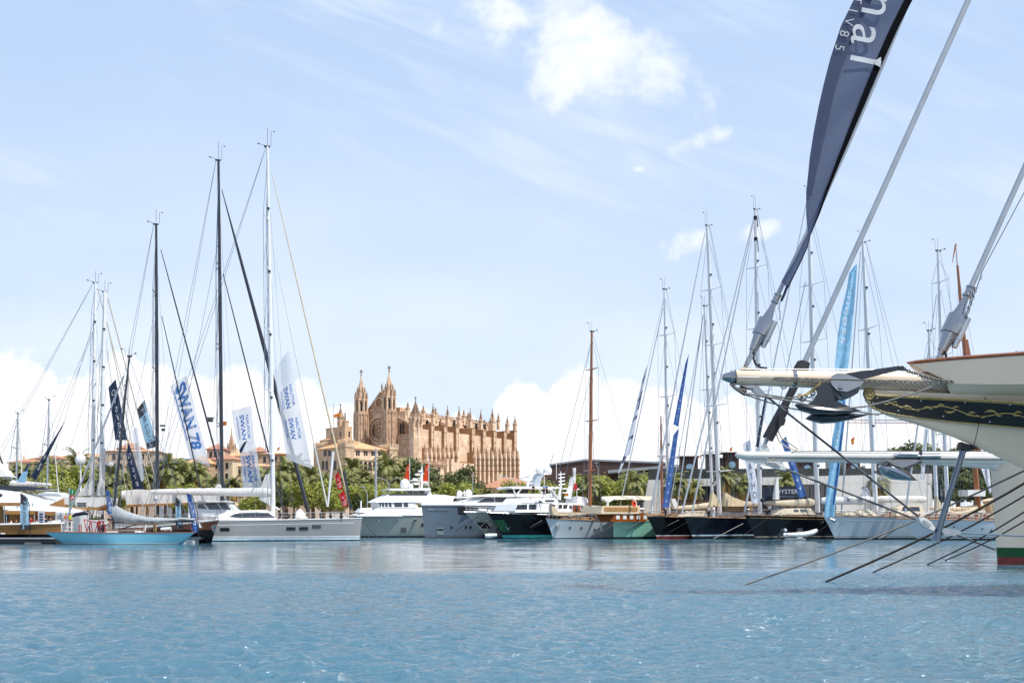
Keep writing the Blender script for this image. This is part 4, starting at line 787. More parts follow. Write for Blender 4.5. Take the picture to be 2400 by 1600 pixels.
def mast(t, base, top, r0, r1, m, spreaders=(), spw=2.2, sweep=.5, stays=(), back=(), shroud=True, chain=None, gear=True, boom=None, wire='wire', wr=.026, dec=True, name='mast'):
    """base/top: local points on the centreline; spreaders: fractions of the height"""
    base, top = vv(base), vv(top); n = 10; pts = [mix(base, top, i/n) for i in range(n+1)]
    b = MB(); b.tube(pts, [lerp(r0, r1, max(0, (i/n-.55)/.45)) for i in range(n+1)], 10, flat=.8); mo = t.part(name, b, m, smooth=True)
    tips = []; hgt = (top-base).length
    for k, f in enumerate(spreaders):
        p = mix(base, top, f); w_ = spw*(1-.35*f); b = MB()
        q = [p+Vector((-sweep*w_*.4, sd_*w_, .12)) for sd_ in (1, -1)]
        for x in q: b.tube([p, x], [.12, .05], 5)
        t.part('spreader', b, m, mo); tips.append(q)
    if shroud and chain is not None:
        cpt = [Vector((base.x-.3, sd_*chain, base.z)) for sd_ in (1, -1)]; b = MB()
        for j in (0, 1):
            seq = [cpt[j]]+[q[j] for q in tips]+[mix(base, top, .97)]
            b.tube(seq, wr, 4)
            for i, q in enumerate(tips): nx = mix(base, top, (list(spreaders)+[.97])[i+1]); b.tube([q[j], nx], wr*.8, 4)
            b.tube([cpt[j]+Vector((-.5, 0, 0)), mix(base, top, spreaders[0] if spreaders else .6)], wr*.8, 4)
        zb_ = base.z
        for dx_, f_ in ((-1.3, .98), (1.1, .8), (-2.2, .62), (2.3, .9)): b.tube([mix(base, top, f_), Vector((base.x+dx_, .4*dx_, zb_))], wr*.7, 3)
        t.part('shrouds', b, wire)
    if stays:
        for a, c_, r, mm in stays: t.part('forestay', MB().tube([a, c_], r, 6) if not isinstance(r, list) else MB().tube([mix(a, c_, i/(len(r)-1)) for i in range(len(r))], r, 7), mm, smooth=True)
    if back:
        b = MB()
        for a, c_ in back: b.tube([a, c_], wr*.9, 4)
        t.part('backstay', b, wire)
    if gear:
        b = MB(); s = hgt*.05; u_ = Vector((0, 0, 1)); kk_ = min(1, hgt/30); b.tube([top, top+u_*s], .022, 4); b.tube([top+Vector((.4, 0, 0)), top+Vector((.45, 0, s*.8)), top+Vector((.75, 0, s*.85))], .02, 4); b.ball(top+Vector((.8, 0, s*.8)), .09, n=6, m=4)
        b.tube([top, top+Vector((-1.0*kk_, 0, .25))], .025, 4); b.box(top.x-1.2*kk_, top.x-.95*kk_, -.03, .03, top.z+.2, top.z+.34); b.box(top.x-.42*kk_, top.x+.3*kk_, -.12, .14, top.z-.12, top.z+.06)
        t.part('masthead_instruments', b, 'carbon', mo)
    if dec:
        for i in range(5):
            p = mix(base, top, .15+i*.17); t.part('mast_light', MB().box(p.x-r0*.5, p.x+r0*.5, (t.ns)*r0*.95-.06, t.ns*r0*.95+.06, p.z-.12, p.z+.12), 'carbon', mo)
    return mo
def boomcover(t, a, c_, r, m, name='sail_cover', n=14, wob=.25, end=.5, drop=0.):
    b = MB(); pts = []; rs = []
    for i in range(n+1):
        f = i/n; p = mix(a, c_, f)+Vector((0, 0, -drop*math.sin(PI*f))); pts.append(p); rs.append(r*(1+wob*math.sin(i*2.3)*.3)*lerp(1, end, f)*(.75 if i in (0, n) else 1))
    b.tube(pts, rs, 9, flat=.6); t.part(name, b, m, smooth=True)
def cabin(t, pts, w_, m, name='deckhouse', taper=.0, y0=None, wins=(), winm='glass', parent=None, proud=.04, winname='window', frame=None):
    """side profile in photograph pixels read on the near face, full width w_"""
    ns = t.ns; ys = ns*w_/2; a = [t.c(px, py, ys) for px, py in pts]; b = MB(); n = len(a)
    zlo = min(p.z for p in a); zhi = max(p.z for p in a)
    def ty(p, s): return s*(w_/2-taper*(p.z-zlo)/max(zhi-zlo, .1))
    A_ = [Vector((p.x, ty(p, ns), p.z)) for p in a]; B_ = [Vector((p.x, ty(p, -ns), p.z)) for p in a]
    b.add(A_+B_, [tuple(range(n)), tuple(reversed(range(n, 2*n)))]+[(i, (i+1) % n, (i+1) % n+n, i+n) for i in range(n)])
    k = t.part(name, b, m, parent)
    for wn in wins:
        q = [t.c(px, py, ys) for px, py in wn]; P_ = [Vector((p.x, ty(p, ns)-ns*.04, p.z)) for p in q]
        t.part(winname, MB().prism(P_, (0, ns*(.04+proud), 0)), winm, k)
    return k
def dome(t, p, r, name='satellite_dome', m='white'):
    b = MB(); b.lathe(p, [(r*.8, 0), (r*.95, r*.3), (r, r*.8), (r*.93, r*1.2), (r*.7, r*1.62), (r*.35, r*1.86), (.02, r*1.93)], 18); t.part(name, b, m, smooth=50)
def anchor_line(px0, py0, D0, px1, py1, D1, label, r=.035, m='wirel', sag=.0, name='mooring_line', grp='mooring lines', y=0):
    a = Vector(((px0-1200)/F*D0, D0, H+(HZ-py0)/F*D0)); c_ = Vector(((px1-1200)/F*D1, D1, H+(HZ-py1)/F*D1)); b = MB()
    pts = [mix(a, c_, i/10)-Vector((0, 0, sag*math.sin(PI*i/10))) for i in range(11)]
    b.tube(pts, r, 6); o = b.build(name, m, None, True); tag(o, label, 'rope', grp); return o
# ---- people
def person(px, pyf, D, h_, top, bot, label, face=0, arm='down', hair='hairb', z=None, sit=False):
    t = T('person', label, 'person', px, D, face, group='people on the boats and pontoon'); z0 = t.c(px, pyf).z if z is None else z; s = h_/1.75; t.e.location.z = z0; t.e.scale = (s, s, s)
    hp = .93
    J = dict(pel=(0, 0, hp), sp=(0, .01, 1.18), ch=(0, 0, 1.38), nk=(0, 0, 1.50), hd=(0, -.02, 1.60), ht=(0, -.01, 1.72))
    ed = [('pel', 'sp'), ('sp', 'ch'), ('ch', 'nk'), ('nk', 'hd'), ('hd', 'ht')]; rad = dict(pel=.135, sp=.13, ch=.15, nk=.055, hd=.085, ht=.07)
    for sd_, n_ in ((1, 'l'), (-1, 'r')):
        if sit: J['hip'+n_] = (sd_*.09, 0, hp-.05); J['kn'+n_] = (sd_*.12, -.42, hp-.02); J['an'+n_] = (sd_*.12, -.44, hp-.44); J['to'+n_] = (sd_*.13, -.6, hp-.5)
        else: J['hip'+n_] = (sd_*.095, 0, hp-.08); J['kn'+n_] = (sd_*.12, -.03*sd_-.02, .5); J['an'+n_] = (sd_*.14, .03-.03*sd_, .08); J['to'+n_] = (sd_*.16, -.15-.03*sd_, .03)
        J['sh'+n_] = (sd_*.19, 0, 1.40)
        if arm == 'up' and sd_ == 1: J['el'+n_] = (sd_*.28, -.16, 1.22); J['wr'+n_] = (sd_*.14, -.34, 1.33)
        elif arm == 'fold': J['el'+n_] = (sd_*.27, -.05, 1.14); J['wr'+n_] = (sd_*.03, -.24, 1.12)
        else: J['el'+n_] = (sd_*.26, .02, 1.13); J['wr'+n_] = (sd_*.25, -.10, .89)
        w_ = vv(J['wr'+n_]); e_ = vv(J['el'+n_]); d = (w_-e_).normalized(); J['pm'+n_] = tuple(w_+d*.07)
        rad.update({'hip'+n_: .095, 'kn'+n_: .062, 'an'+n_: .042, 'to'+n_: .035, 'sh'+n_: .062, 'el'+n_: .042, 'wr'+n_: .028, 'pm'+n_: .034})
        ed += [('pel', 'hip'+n_), ('hip'+n_, 'kn'+n_), ('kn'+n_, 'an'+n_), ('an'+n_, 'to'+n_), ('ch', 'sh'+n_), ('sh'+n_, 'el'+n_), ('el'+n_, 'wr'+n_), ('wr'+n_, 'pm'+n_)]
        sdv = d.cross(Vector((1, 0, 0))).normalized()
        for k in range(4):
            f1 = 'f%d%s' % (k, n_); J[f1] = tuple(vv(J['pm'+n_])+d*(.07-.008*abs(k-1.5))+sdv*(k-1.5)*.019+Vector((0, -.012, 0))); rad[f1] = .009; ed.append(('pm'+n_, f1))
        J['th'+n_] = tuple(w_+d*.07+sdv*.055); rad['th'+n_] = .010; ed.append(('wr'+n_, 'th'+n_))
    def skin(name, keys, es, grow, m, parent):
        ks = list(keys); me = bpy.data.meshes.new(name); me.from_pydata([J[k] for k in ks], [(ks.index(a), ks.index(b)) for a, b in es], []); me.materials.append(M[m])
        o = bpy.data.objects.new(name, me); C.collection.objects.link(o); o.parent = parent; mo = o.modifiers.new('s', 'SKIN')
        for i, k in enumerate(ks): me.skin_vertices[0].data[i].radius = (rad[k]+grow, rad[k]*(.8 if k in ('sp', 'ch', 'pel') else 1)+grow); me.skin_vertices[0].data[i].use_root = (i == 0)
        su_ = o.modifiers.new('d', 'SUBSURF'); su_.levels = su_.render_levels = 1; return o
    body = skin('body', J.keys(), ed, 0, 'skin', t.e)
    tk = ['pel', 'sp', 'ch', 'shl', 'shr', 'ell', 'elr']; skin('shirt', tk, [('pel', 'sp'), ('sp', 'ch'), ('ch', 'shl'), ('ch', 'shr'), ('shl', 'ell'), ('shr', 'elr')], .018, top, t.e)
    lk = ['pel', 'hipl', 'hipr', 'knl', 'knr', 'anl', 'anr']; skin('trousers', lk, [('pel', 'hipl'), ('pel', 'hipr'), ('hipl', 'knl'), ('hipr', 'knr'), ('knl', 'anl'), ('knr', 'anr')], .016, bot, t.e)
    hb_ = MB(); hb_.ball((0, .012, 1.665), .094, .105, .088, 10, 7); ho = t.part('hair', hb_, hair, smooth=True)
    fb = MB(); fb.ball((0, -.108, 1.615), .014, .022, .02, 6, 4); 
    for s_ in (-1, 1): fb.ball((s_*.085, 0, 1.62), .012, .022, .03, 6, 4)
    t.part('nose_and_ears', fb, 'skin'); fb = MB()
    for s_ in (-1, 1): fb.ball((s_*.033, -.094, 1.642), .011, .008, .008, 6, 4)
    fb.box(-.025, .025, -.104, -.094, 1.572, 1.580); t.part('eyes_and_mouth', fb, 'hairb')
    return t
# ---- flags
def cloth(t, quad, nu, nv, amp, seed=0, y=0., rip=(2.2, 1.1)):
    """quad: pixel corners top-left, top-right, bottom-right, bottom-left; gentle folds in depth"""
    rg = random.Random(seed); ph = rg.uniform(0, 6); rows = []; A_, B_, C_, D_ = [vv((*q, 0)) for q in quad]
    for i in range(nv+1):
        f = i/nv; r = []
        for j in range(nu+1):
            g = j/nu; p = (A_*(1-g)+B_*g)*(1-f)+(D_*(1-g)+C_*g)*f; r.append(t.c(p.x, p.y, y+amp*math.sin(g*rip[0]*PI+ph+f*rip[1]*4)*(.4+.6*g)))
        rows.append(r)
    return rows
def on_cloth(rows, u_, v_):
    nv = len(rows)-1; nu = len(rows[0])-1; a = min(max(v_*nv, 0), nv-1e-6); b_ = min(max(u_*nu, 0), nu-1e-6); i, j = int(a), int(b_); f, g = a-i, b_-j
    return mix(mix(rows[i][j], rows[i][j+1], g), mix(rows[i+1][j], rows[i+1][j+1], g), f)
def cloth_text(t, rows, txt, cu, cv, du, dv, eu, ev, bold=0, off=None, name='lettering', m='txw', parent=None, size=1.):
    """text mapped in cloth coordinates: reading step (du,dv) per em, up step (eu,ev) per em"""
    vs, fs = text_mesh(txt, bold); off = off if off is not None else (t.R @ Vector((0, -1, 0)))*.03
    P_ = [on_cloth(rows, cu+(du*v.x+eu*v.y)*size, cv+(dv*v.x+ev*v.y)*size)+off for v in vs]
    return t.part(name, MB().add(P_, fs), m, parent)
def banner(name, label, quad, D, m, parts=(), nu=6, nv=16, amp=.12, seed=0, rod=None, cat='banner', grp=None, smooth=True, ang=0, z=0):
    """parts: ('text', string, cu, cv, du, dv, eu, ev, bold, material) or ('patch', v0, v1, material)"""
    t = T(name, label, cat, quad[0][0], D, ang, group=grp); rows = cloth(t, quad, nu, nv, amp, seed); t.part('cloth', MB().grid(rows), m, smooth=True); off = (t.R @ Vector((0, -1, 0)))*.03
    for p in parts:
        if p[0] == 'text': cloth_text(t, rows, *p[1:8], bold=p[8], m=p[9], off=off)
        elif p[0] == 'patch':
            rr = [[on_cloth(rows, g/6, lerp(p[1], p[2], f/5))+off*.5 for g in range(7)] for f in range(6)]; t.part('panel', MB().grid(rr), p[3], smooth=True)
        elif p[0] == 'patchuv':
            rr = [[on_cloth(rows, lerp(p[1], p[2], g/4), lerp(p[3], p[4], f/5))+off*.5 for g in range(5)] for f in range(6)]; t.part('stripe', MB().grid(rr), p[5], smooth=True)
    if rod: t.part('pole', MB().tube([t.c(*q) for q in rod[0]], rod[1], 6), rod[2])
    return t, rows
def boat(name, label, cat, px, D, ang, grp=None):
    t = T(name, label, cat, px, D, R(ang), group=grp); t.ns = 1 if t.cam.y > 0 else -1; return t
SG = 'moored sailing yachts'; MG = 'moored motor yachts'
# ===== pontoon and left shore clutter
t = T('pontoon', 'dark floating pontoon at the left edge in front of the black motor boat', 'pontoon', 0, 106.5, 0); x0 = t.c(-60, 1270).x; x1 = t.c(130, 1270).x
b = MB(); b.box(x0, x1, -.1, 2.2, .15, .62); t.part('float_deck', b, 'pont'); b = MB(); b.box(x0, x1, -.16, -.1, .50, .64); t.part('fender_strip', b, 'steel')
b = MB(); b.box(x0, t.c(57, 1).x, .1, 2, -.4, .15); b.box(t.c(97, 1).x, x1, .1, 2, -.4, .15); t.part('float', b, 'black'); b = MB(); b.box(t.c(58, 1).x, t.c(97, 1).x, -.05, 2, -.4, .15); t.part('concrete_float', b, 'quay')
t = T('finger_pontoon', 'short pontoon end with white float behind the stern of the sky blue sloop', 'pontoon', 423, 106.5, 0); x1 = t.c(456, 1).x; xx = t.c(470, 1).x
t.part('float_deck', MB().box(-3, xx, 0, 1.6, .45, .70), 'steel'); t.part('float', MB().box(0, x1, .05, 1.5, -.4, .44), 'offw')
t = T('show_pontoon', 'long grey pontoon deck where visitors stand behind the sky blue sloop', 'pontoon', 120, 111.5, 0); x1 = t.c(470, 1).x; t.part('float_deck', MB().box(-16, x1, 0, 3.0, .5, .95), 'quay')
# ===== black motor boat far left
t = boat('motor_boat', 'black hulled motor boat with tan topsides band at the left edge', 'boat', 128, 111, 8, MG)
hull(t, 24, 4.6, 2.15, 1.9, 1.8, 1.3, .4, bands=((.1, 'boot_k'), (.95, 'blk')), body='tan', rail='white', railr=.09)
b = MB(); [b.ball(t.c(px, 1250, t.ns*2.36), .09, n=6, m=4) for px in (3, 6, 10)]; t.part('bow_lights', b, 'white')
t = boat('white_launch', 'small white launch with dark side window behind the feather flag', 'boat', 133, 116, 0, MG)
hull(t, 4.6, 2, 2.6, 2.3, 2.2, .5, .2, bands=((.15, 'boot_k'),), body='white', rail=None)
cabin(t, [(80, 1242), (84, 1232), (110, 1229), (128, 1233), (132, 1242)], 1.9, 'white', wins=[[(84, 1239), (82, 1234), (112, 1234), (107, 1240)]])
# ===== left superstructures
t = boat('superyacht', 'big white motor superyacht partly outside the left edge of the photo', 'yacht', 160, 138, 8, MG)
hull(t, 34, 7, 5.2, 4.8, 4.6, 1.5, .4, bands=((.2, 'boot_k'),), body='cnavy', rail=None)
cabin(t, [(-60, 1194), (-60, 1147), (0, 1147), (45, 1152), (80, 1163), (120, 1176), (158, 1183), (158, 1194)], 6, 'white', taper=.4, wins=[[(18, 1160), (26, 1156), (56, 1167), (66, 1173), (30, 1169)], [(-50, 1168), (-50, 1156), (2, 1156), (8, 1166)]])
cabin(t, [(-60, 1148), (-60, 1136), (60, 1139), (112, 1144), (118, 1146), (60, 1148)], 4.5, 'carbon', name='dark_upper_deck', taper=.2)
cabin(t, [(-60, 1118), (-20, 1092), (2, 1100), (20, 1116)], 3, 'offw', name='radar_arch', taper=.3)
dome(t, t.c(19, 1122, 0), .62); dome(t, t.c(1, 1110, 0), .75)
t.part('spar', MB().tube([t.c(-40, 960, 1), t.c(22, 1118, 1)], [.5, .28], 8), 'canvw'); t.part('stay', MB().tube([t.c(-12, 1040, .5), t.c(16, 1112, .5)], .1, 6), 'black')
t = boat('white_sailing_yacht', 'white catamaran-like yacht with a long white boom over a dark rail, above the cream tents', 'yacht', 158, 146, 4, SG)
hull(t, 26, 5.5, 4.4, 4.2, 4.2, 1.4, .3, bands=((.2, 'boot_k'),), body='white', rail=None)
a_, c_ = t.c(24, 1134), t.c(121, 1135); boomcover(t, a_, c_, .62, 'canvw', 'boom_cover', end=.3); t.part('boom', MB().tube([t.c(-40, 1144), t.c(118, 1145)], [.35, .1], 8), 'carbon')
cabin(t, [(70, 1190), (75, 1168), (88, 1155), (110, 1151), (136, 1153), (155, 1165), (158, 1190)], 4, 'white', taper=.5, wins=[[(85, 1160), (92, 1154), (134, 1156), (142, 1161)]], winm='greyw')
for px, pt, pb, pr2, lb in ((42, 968, 1132, 38, 'a'), (115, 936, 1150, 110, 'b')):
    mast(t, t.c(pr2, pb), t.c(px, pt), .16, .10, 'mastg', (.5,), 1.6, chain=1.2, gear=True, dec=False)
for a, b_ in (((45, 990), (52, 1132)), ((122, 985), (137, 1153))): t.part('furled_sail', MB().tube([t.c(*a), t.c(*b_)], [.03, .10], 6), 'canvw')
# cream tents on the pontoon
def tent(px0, px1, pyt, pye, D, label, valance='tan', top='canvw', depth=4, pyb=None, legs=True):
    t = T('event_tent', label, 'tent', (px0+px1)/2, D, R(4), group='cream tents'); a, c_ = t.c(px0, pye), t.c(px1, pye); z1 = t.c(0, pyt).z; xm = (a.x+c_.x)/2
    b = MB(); b.add([(a.x, 0, a.z), (c_.x, 0, a.z), (c_.x, depth, a.z), (a.x, depth, a.z), (xm, depth/2, z1)]+[(lerp(a.x, xm, .5), depth*.25, lerp(a.z, z1, .36)), (lerp(c_.x, xm, .5), depth*.25, lerp(a.z, z1, .36))], [(0, 1, 6, 5), (5, 6, 4), (1, 2, 4, 6), (2, 3, 4), (3, 0, 5, 4)])
    t.part('roof', b, top); b = MB(); b.box(a.x, c_.x, -.03, .02, a.z-.42, a.z-.01); b.box(a.x, a.x+.04, 0, depth, a.z-.42, a.z-.01); t.part('valance', b, valance)
    if legs:
        b = MB(); [b.tube([(x, y, .9), (x, y, a.z)], .05, 5) for x in (a.x+.1, xm, c_.x-.1) for y in (.1, depth-.1)]; t.part('frame', b, 'mastg')
    b = MB(); b.box(a.x+.3, a.x+.36, .3, depth-.3, .9, a.z-.4); b.box(lerp(a.x, c_.x, .6), lerp(a.x, c_.x, .9), depth-.3, depth-.25, .9, a.z-.5); t.part('side_curtain', b, 'tan')
tent(-30, 48, 1148, 1177, 124, 'pointed cream tent at the left edge under the white superstructure'); tent(12, 82, 1183, 1196, 116, 'low cream parasol tent left of the charcoal feather flag'); tent(55, 130, 1180, 1198, 119, 'cream tent roof right of the charcoal feather flag'); tent(108, 190, 1187, 1200, 127, 'small cream tent roof beside the thick grey stay')
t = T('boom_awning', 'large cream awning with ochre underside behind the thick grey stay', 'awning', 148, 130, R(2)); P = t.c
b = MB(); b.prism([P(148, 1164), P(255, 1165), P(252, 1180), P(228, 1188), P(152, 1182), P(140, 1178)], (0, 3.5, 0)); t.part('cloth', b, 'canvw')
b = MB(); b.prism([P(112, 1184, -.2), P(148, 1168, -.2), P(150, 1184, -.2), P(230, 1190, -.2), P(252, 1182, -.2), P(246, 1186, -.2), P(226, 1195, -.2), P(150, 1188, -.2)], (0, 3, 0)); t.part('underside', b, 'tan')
# people and small clutter at left
person(258, 1243, 102.6, 1.76, 'cnavy', 'ckhaki', 'person in navy jacket and khaki trousers at the raked black mast', face=.3, arm='fold', z=1.25)
person(339, 1248, 104.4, 1.80, 'cwhite', 'cwhite', 'person in white trousers left of the pair behind the silver boom cover', face=2.6, hair='hairg', z=1.2)
person(363, 1248, 104.6, 1.80, 'ckhaki', 'ckhaki', 'person in beige clothes right of the pair behind the silver boom cover', face=2.9, hair='hairb', z=1.2)
person(232, 1244, 106, 1.62, 'cred', 'cblk', 'person in red standing inside the red rack', face=1.2, z=1.05)
person(155, 1222, 113, 1.7, 'corg', 'cwhite', 'person in orange top behind the white steps', face=.2, z=1.6); person(164, 1222, 113.5, 1.72, 'cneon', 'cblk', 'person in neon yellow vest behind the white steps', face=3, z=1.6)
for i, (px, c1, lb) in enumerate(((38, 'cblk', 'person in black seated zone left of the charcoal flag'), (72, 'cred', 'person in dark red right of the charcoal flag'), (84, 'cwhite', 'person in white beside the white show board'), (107, 'cnavy', 'person in navy right of the white show board'), (27, 'cwhite', 'person in white at the left tent'), (118, 'cblk', 'person in black under the right tent'))):
    person(px, 1230, 114+i*.3, 1.7, c1, ('cblk', 'ckhaki', 'cnavy')[i % 3], lb, face=i*1.3, arm=('down', 'up', 'fold')[i % 3], z=.95+(.3 if i % 2 else 0))
t = T('show_board', 'white printed show board with blue panels between the tents', 'sign', 96, 113, R(-6)); b = MB(); p = t.c(89, 1197), t.c(104, 1228); b.box(p[0].x, p[1].x, 0, .06, p[1].z-.6, p[0].z); t.part('board', b, 'fwh'); b = MB()
for k in range(4): z = lerp(p[0].z-.25, p[1].z, k/4); b.box(p[0].x+.18, p[1].x-.18, -.02, -.001, z-.2, z)
t.part('print', b, 'txn')
t = T('direction_sign', 'green and red pontoon number sign with panels 1, A and O', 'sign', 164, 118, 0); b = MB(); b.tube([t.c(163, 1142), t.c(162, 1235)], .1, 6); t.part('post', b, 'mastg')
for (y0, y1, m, s) in ((1146, 1159, 'greens', '1'), (1160, 1172, 'redp', 'A'), (1173, 1185, 'greens', 'O')):
    a, c_ = t.c(164, y0, -.12), t.c(176, y1, -.12); k = t.part('panel', MB().box(a.x, c_.x, -.12, -.08, c_.z, a.z), m); t.part('lettering', text(MB(), s, ((a.x+c_.x)/2, -.14, (a.z+c_.z)/2), (1, 0, 0), (0, 0, 1), .62, bold=.02), 'txw', k)
t = T('notice_board', 'pale notice board with lines of print on the cream awning', 'sign', 179, 126, 0); a, c_ = t.c(179, 1176), t.c(206, 1188); t.part('board', MB().box(a.x, c_.x, -.1, 0, c_.z, a.z), 'offw'); b = MB()
for k in range(3): z = lerp(a.z, c_.z, (k+.7)/3.4); b.box(a.x+.15, c_.x-.15, -.12, -.101, z-.06, z+.06)
t.part('print', b, 'txk')
t = T('boarding_steps', 'white open-frame boarding steps on the bow of the sky blue sloop', 'steps', 143, 104, R(-3)); b = MB(); a, c_ = t.c(144, 1222), t.c(167, 1246)
for x in (a.x, lerp(a.x, c_.x, .35), lerp(a.x, c_.x, .65), c_.x): b.box(x-.04, x+.04, 0, .08, c_.z, a.z)
for z in (a.z, lerp(a.z, c_.z, .55), c_.z+.1): b.box(a.x, c_.x, 0, .08, z-.04, z+.04); b.box(a.x, c_.x, .5, .58, z-.04, z+.04)
t.part('frame', b, 'white'); t.part('boards', MB().box(lerp(a.x, c_.x, .36), lerp(a.x, c_.x, .64), .1, .14, c_.z+.1, a.z-.1), 'offw')
t = T('red_rack', 'red tubular rack with crossed struts on deck of the sky blue sloop', 'rack', 196, 104.6, 0); b = MB()
for (p, q) in (((197, 1216), (204, 1248)), ((197, 1216), (214, 1222)), ((213, 1222), (217, 1248)), ((213, 1222), (202, 1248)), ((229, 1224), (222, 1248)), ((229, 1224), (234, 1248)), ((214, 1221), (230, 1225)), ((230, 1222), (246, 1220)), ((242, 1220), (248, 1248)), ((242, 1220), (234, 1249)), ((186, 1228), (187, 1247)), ((190, 1228), (191, 1247))): b.tube([t.c(*p), t.c(*q)], .05, 5); b.tube([t.c(*p, .7), t.c(*q, .7)], .04, 5)
t.part('frame', b, 'redp')
t = T('storage_container', 'pale grey louvred container behind the boarding steps', 'container', 128, 119, 0); a, c_ = t.c(130, 1200), t.c(152, 1240)
for (q0, q1) in ((130, 151), (168, 192)):
    a, c_ = t.c(q0, 1200), t.c(q1, 1245); b = MB(); b.box(a.x, c_.x, 0, 2, .9, a.z); t.part('body', b, 'offw'); b = MB()
    for k in range(9): z = lerp(1.2, a.z-.3, k/8); b.box(a.x+.2, c_.x-.2, -.05, -.001, z-.1, z)
    t.part('louvres', b, 'greyw')
for i in range(16):
    px = 14+i*7.5+rnd.uniform(-2, 2)
    if 55 < px < 72: continue
t = T('deck_furniture', 'cluster of white folding chairs and tables on the pontoon at the far left', 'furniture', 5, 113, 0); b = MB()
for i in range(9):
    x = i*.78-.4; 
    for s in (0, .45): b.tube([(x+s, .1, .95), (x+s, .1, 2.0)], .03, 4); b.tube([(x+s, .6, .95), (x+s, .6, 1.5)], .03, 4)
    b.box(x, x+.45, .1, .6, 1.4, 1.46); b.box(x, x+.45, .06, .1, 1.6, 2.0)
t.part('chairs', b, 'offw')
t = T('navy_boom', 'small yacht boom wrapped in a navy cover right of the neon vest', 'boom', 170, 112, 0); b = MB(); b.tube([t.c(169, 1210), t.c(178, 1205), t.c(197, 1202), t.c(207, 1204)], [.12, .2, .22, .12], 8); t.part('cover', b, 'cnavy'); t.part('spar', MB().tube([t.c(206, 1203), t.c(204, 1245)], .06, 6), 'mastg')
# ===== sky blue sloop
t = boat('sky_blue_sloop', 'slim sky blue classic sloop with long overhangs and raked black mast', 'sailboat', 152, 103, 180, SG)
t.e['label'] = 'slim sky blue classic sloop with long overhangs and raked black mast'
L = -t.c(458, 1252).x
hull(t, L, 2.9, 1.27, 1.16, 1.22, 2.1, 1.9, 1.0, bands=((.05, 'boot_k'), (.12, 'offw')), body='blue', rail='varn', railr=.045, fine=.5, trans=.12, flare=.2)
cabin(t, [(247, 1248), (250, 1243), (262, 1241), (322, 1240), (326, 1248)], 1.5, 'white', wins=[[(277, 1247.2), (277, 1243.6), (316, 1243.2), (316, 1247.2)]]); cabin(t, [(246, 1242.3), (262, 1240.6), (324, 1239.5), (325, 1241), (250, 1243.2)], 1.55, 'teak', name='coachroof')
mast(t, t.c(262, 1243), t.c(303, 834), .17, .10, 'carbon', (.27, .58), 1.1, .3, stays=[(t.c(290, 880), t.c(146, 1242), [.09]*4, 'mastg')], back=[(t.c(302, 838), t.c(452, 1248))], chain=1.15)
b = MB(); rows = []
for i in range(13):
    f = i/12; px = lerp(264, 458, f); top = lerp(1176, 1214, min(f/.45, 1)**.7)+3*math.sin(f*9)*.6; bot = 1222+8*math.sin(min(f*1.3, 1)*PI)-(f**3)*3
    if f > .8: top = lerp(1211, 1215, (f-.8)*5)
    pt, pb = t.c(px, top), t.c(px, bot); r = []
    for k in range(10): a = 2*PI*k/10; wv = .16+.10*(k in (2, 3))+.03*math.sin(i*2+k); r.append(Vector(((pt.x+pb.x)/2, wv*math.sin(a), (pt.z+pb.z)/2+(pt.z-pb.z)/2*math.cos(a))))
    rows.append(r)
b.grid(rows, closed=True); t.part('sail_cover', b, 'silverc', smooth=60)
text(b2 := MB(), 'EAGLE 38', t.c(340, 1222, .34), (-1, 0, -.12), (0, 0, 1), .42); t.part('lettering', b2, 'txk')
b = MB(); b.tube([t.c(264, 1224), t.c(455, 1221)], .08, 6); b.tube([t.c(266, 1243), t.c(330, 1226)], .06, 6); t.part('boom', b, 'carbon')
b = MB()
for px in (305, 320, 348, 372, 385, 392, 401): p = t.c(px, 1246); b.lathe((p.x, .5*(px % 2), p.z-.15), [(.12, 0), (.09, .18), (.13, .32)], 8); b.tube([(p.x, -.4, p.z-.1), (p.x, -.4, p.z+.4)], .03, 4)
t.part('winches', b, 'carbon'); b = MB(); p = t.c(389, 1240); b.tube([p+Vector((.5, 0, 0)), p+Vector((-.55, 0, .05))], [.2, .24], 8); t.part('sail_bag', b, 'offw')
# ===== dark classic gaffer bow
t = boat('classic_gaffer', 'black classic yacht with orange varnished rail, bow pointing right beside the sky blue sloop stern', 'sailboat', 496, 108, -38, SG)
hull(t, 16, 4.4, 2.5, 1.7, 1.6, 1.3, 1, 1.3, bands=((.1, 'boot_k'), (1.45, 'blk')), body='varn', rail='offw', railr=.08, fine=.6)
cabin(t, [(412, 1238), (418, 1228), (440, 1224), (466, 1225), (468, 1236)], 2.0, 'offw', wins=[[(430, 1234), (430, 1230), (436, 1230), (436, 1234)]])
b = MB(); b.prism([t.c(494, 1232, 2*t.ns*.4), t.c(506, 1227, .8*t.ns), t.c(500, 1248, .5*t.ns)], (0, .05, 0)); t.part('bow_plate', b, 'steel'); p = t.c(516, 1224); b = MB(); b.tube([p, p+Vector((-2.2, 1.2, .7)), p+Vector((-2.2, 1.2, -.1))], .035, 5); b.tube([p+Vector((0, 0, .5)), p+Vector((-2.0, -1.2, .75))], .035, 5); t.part('pulpit', b, 'steel')
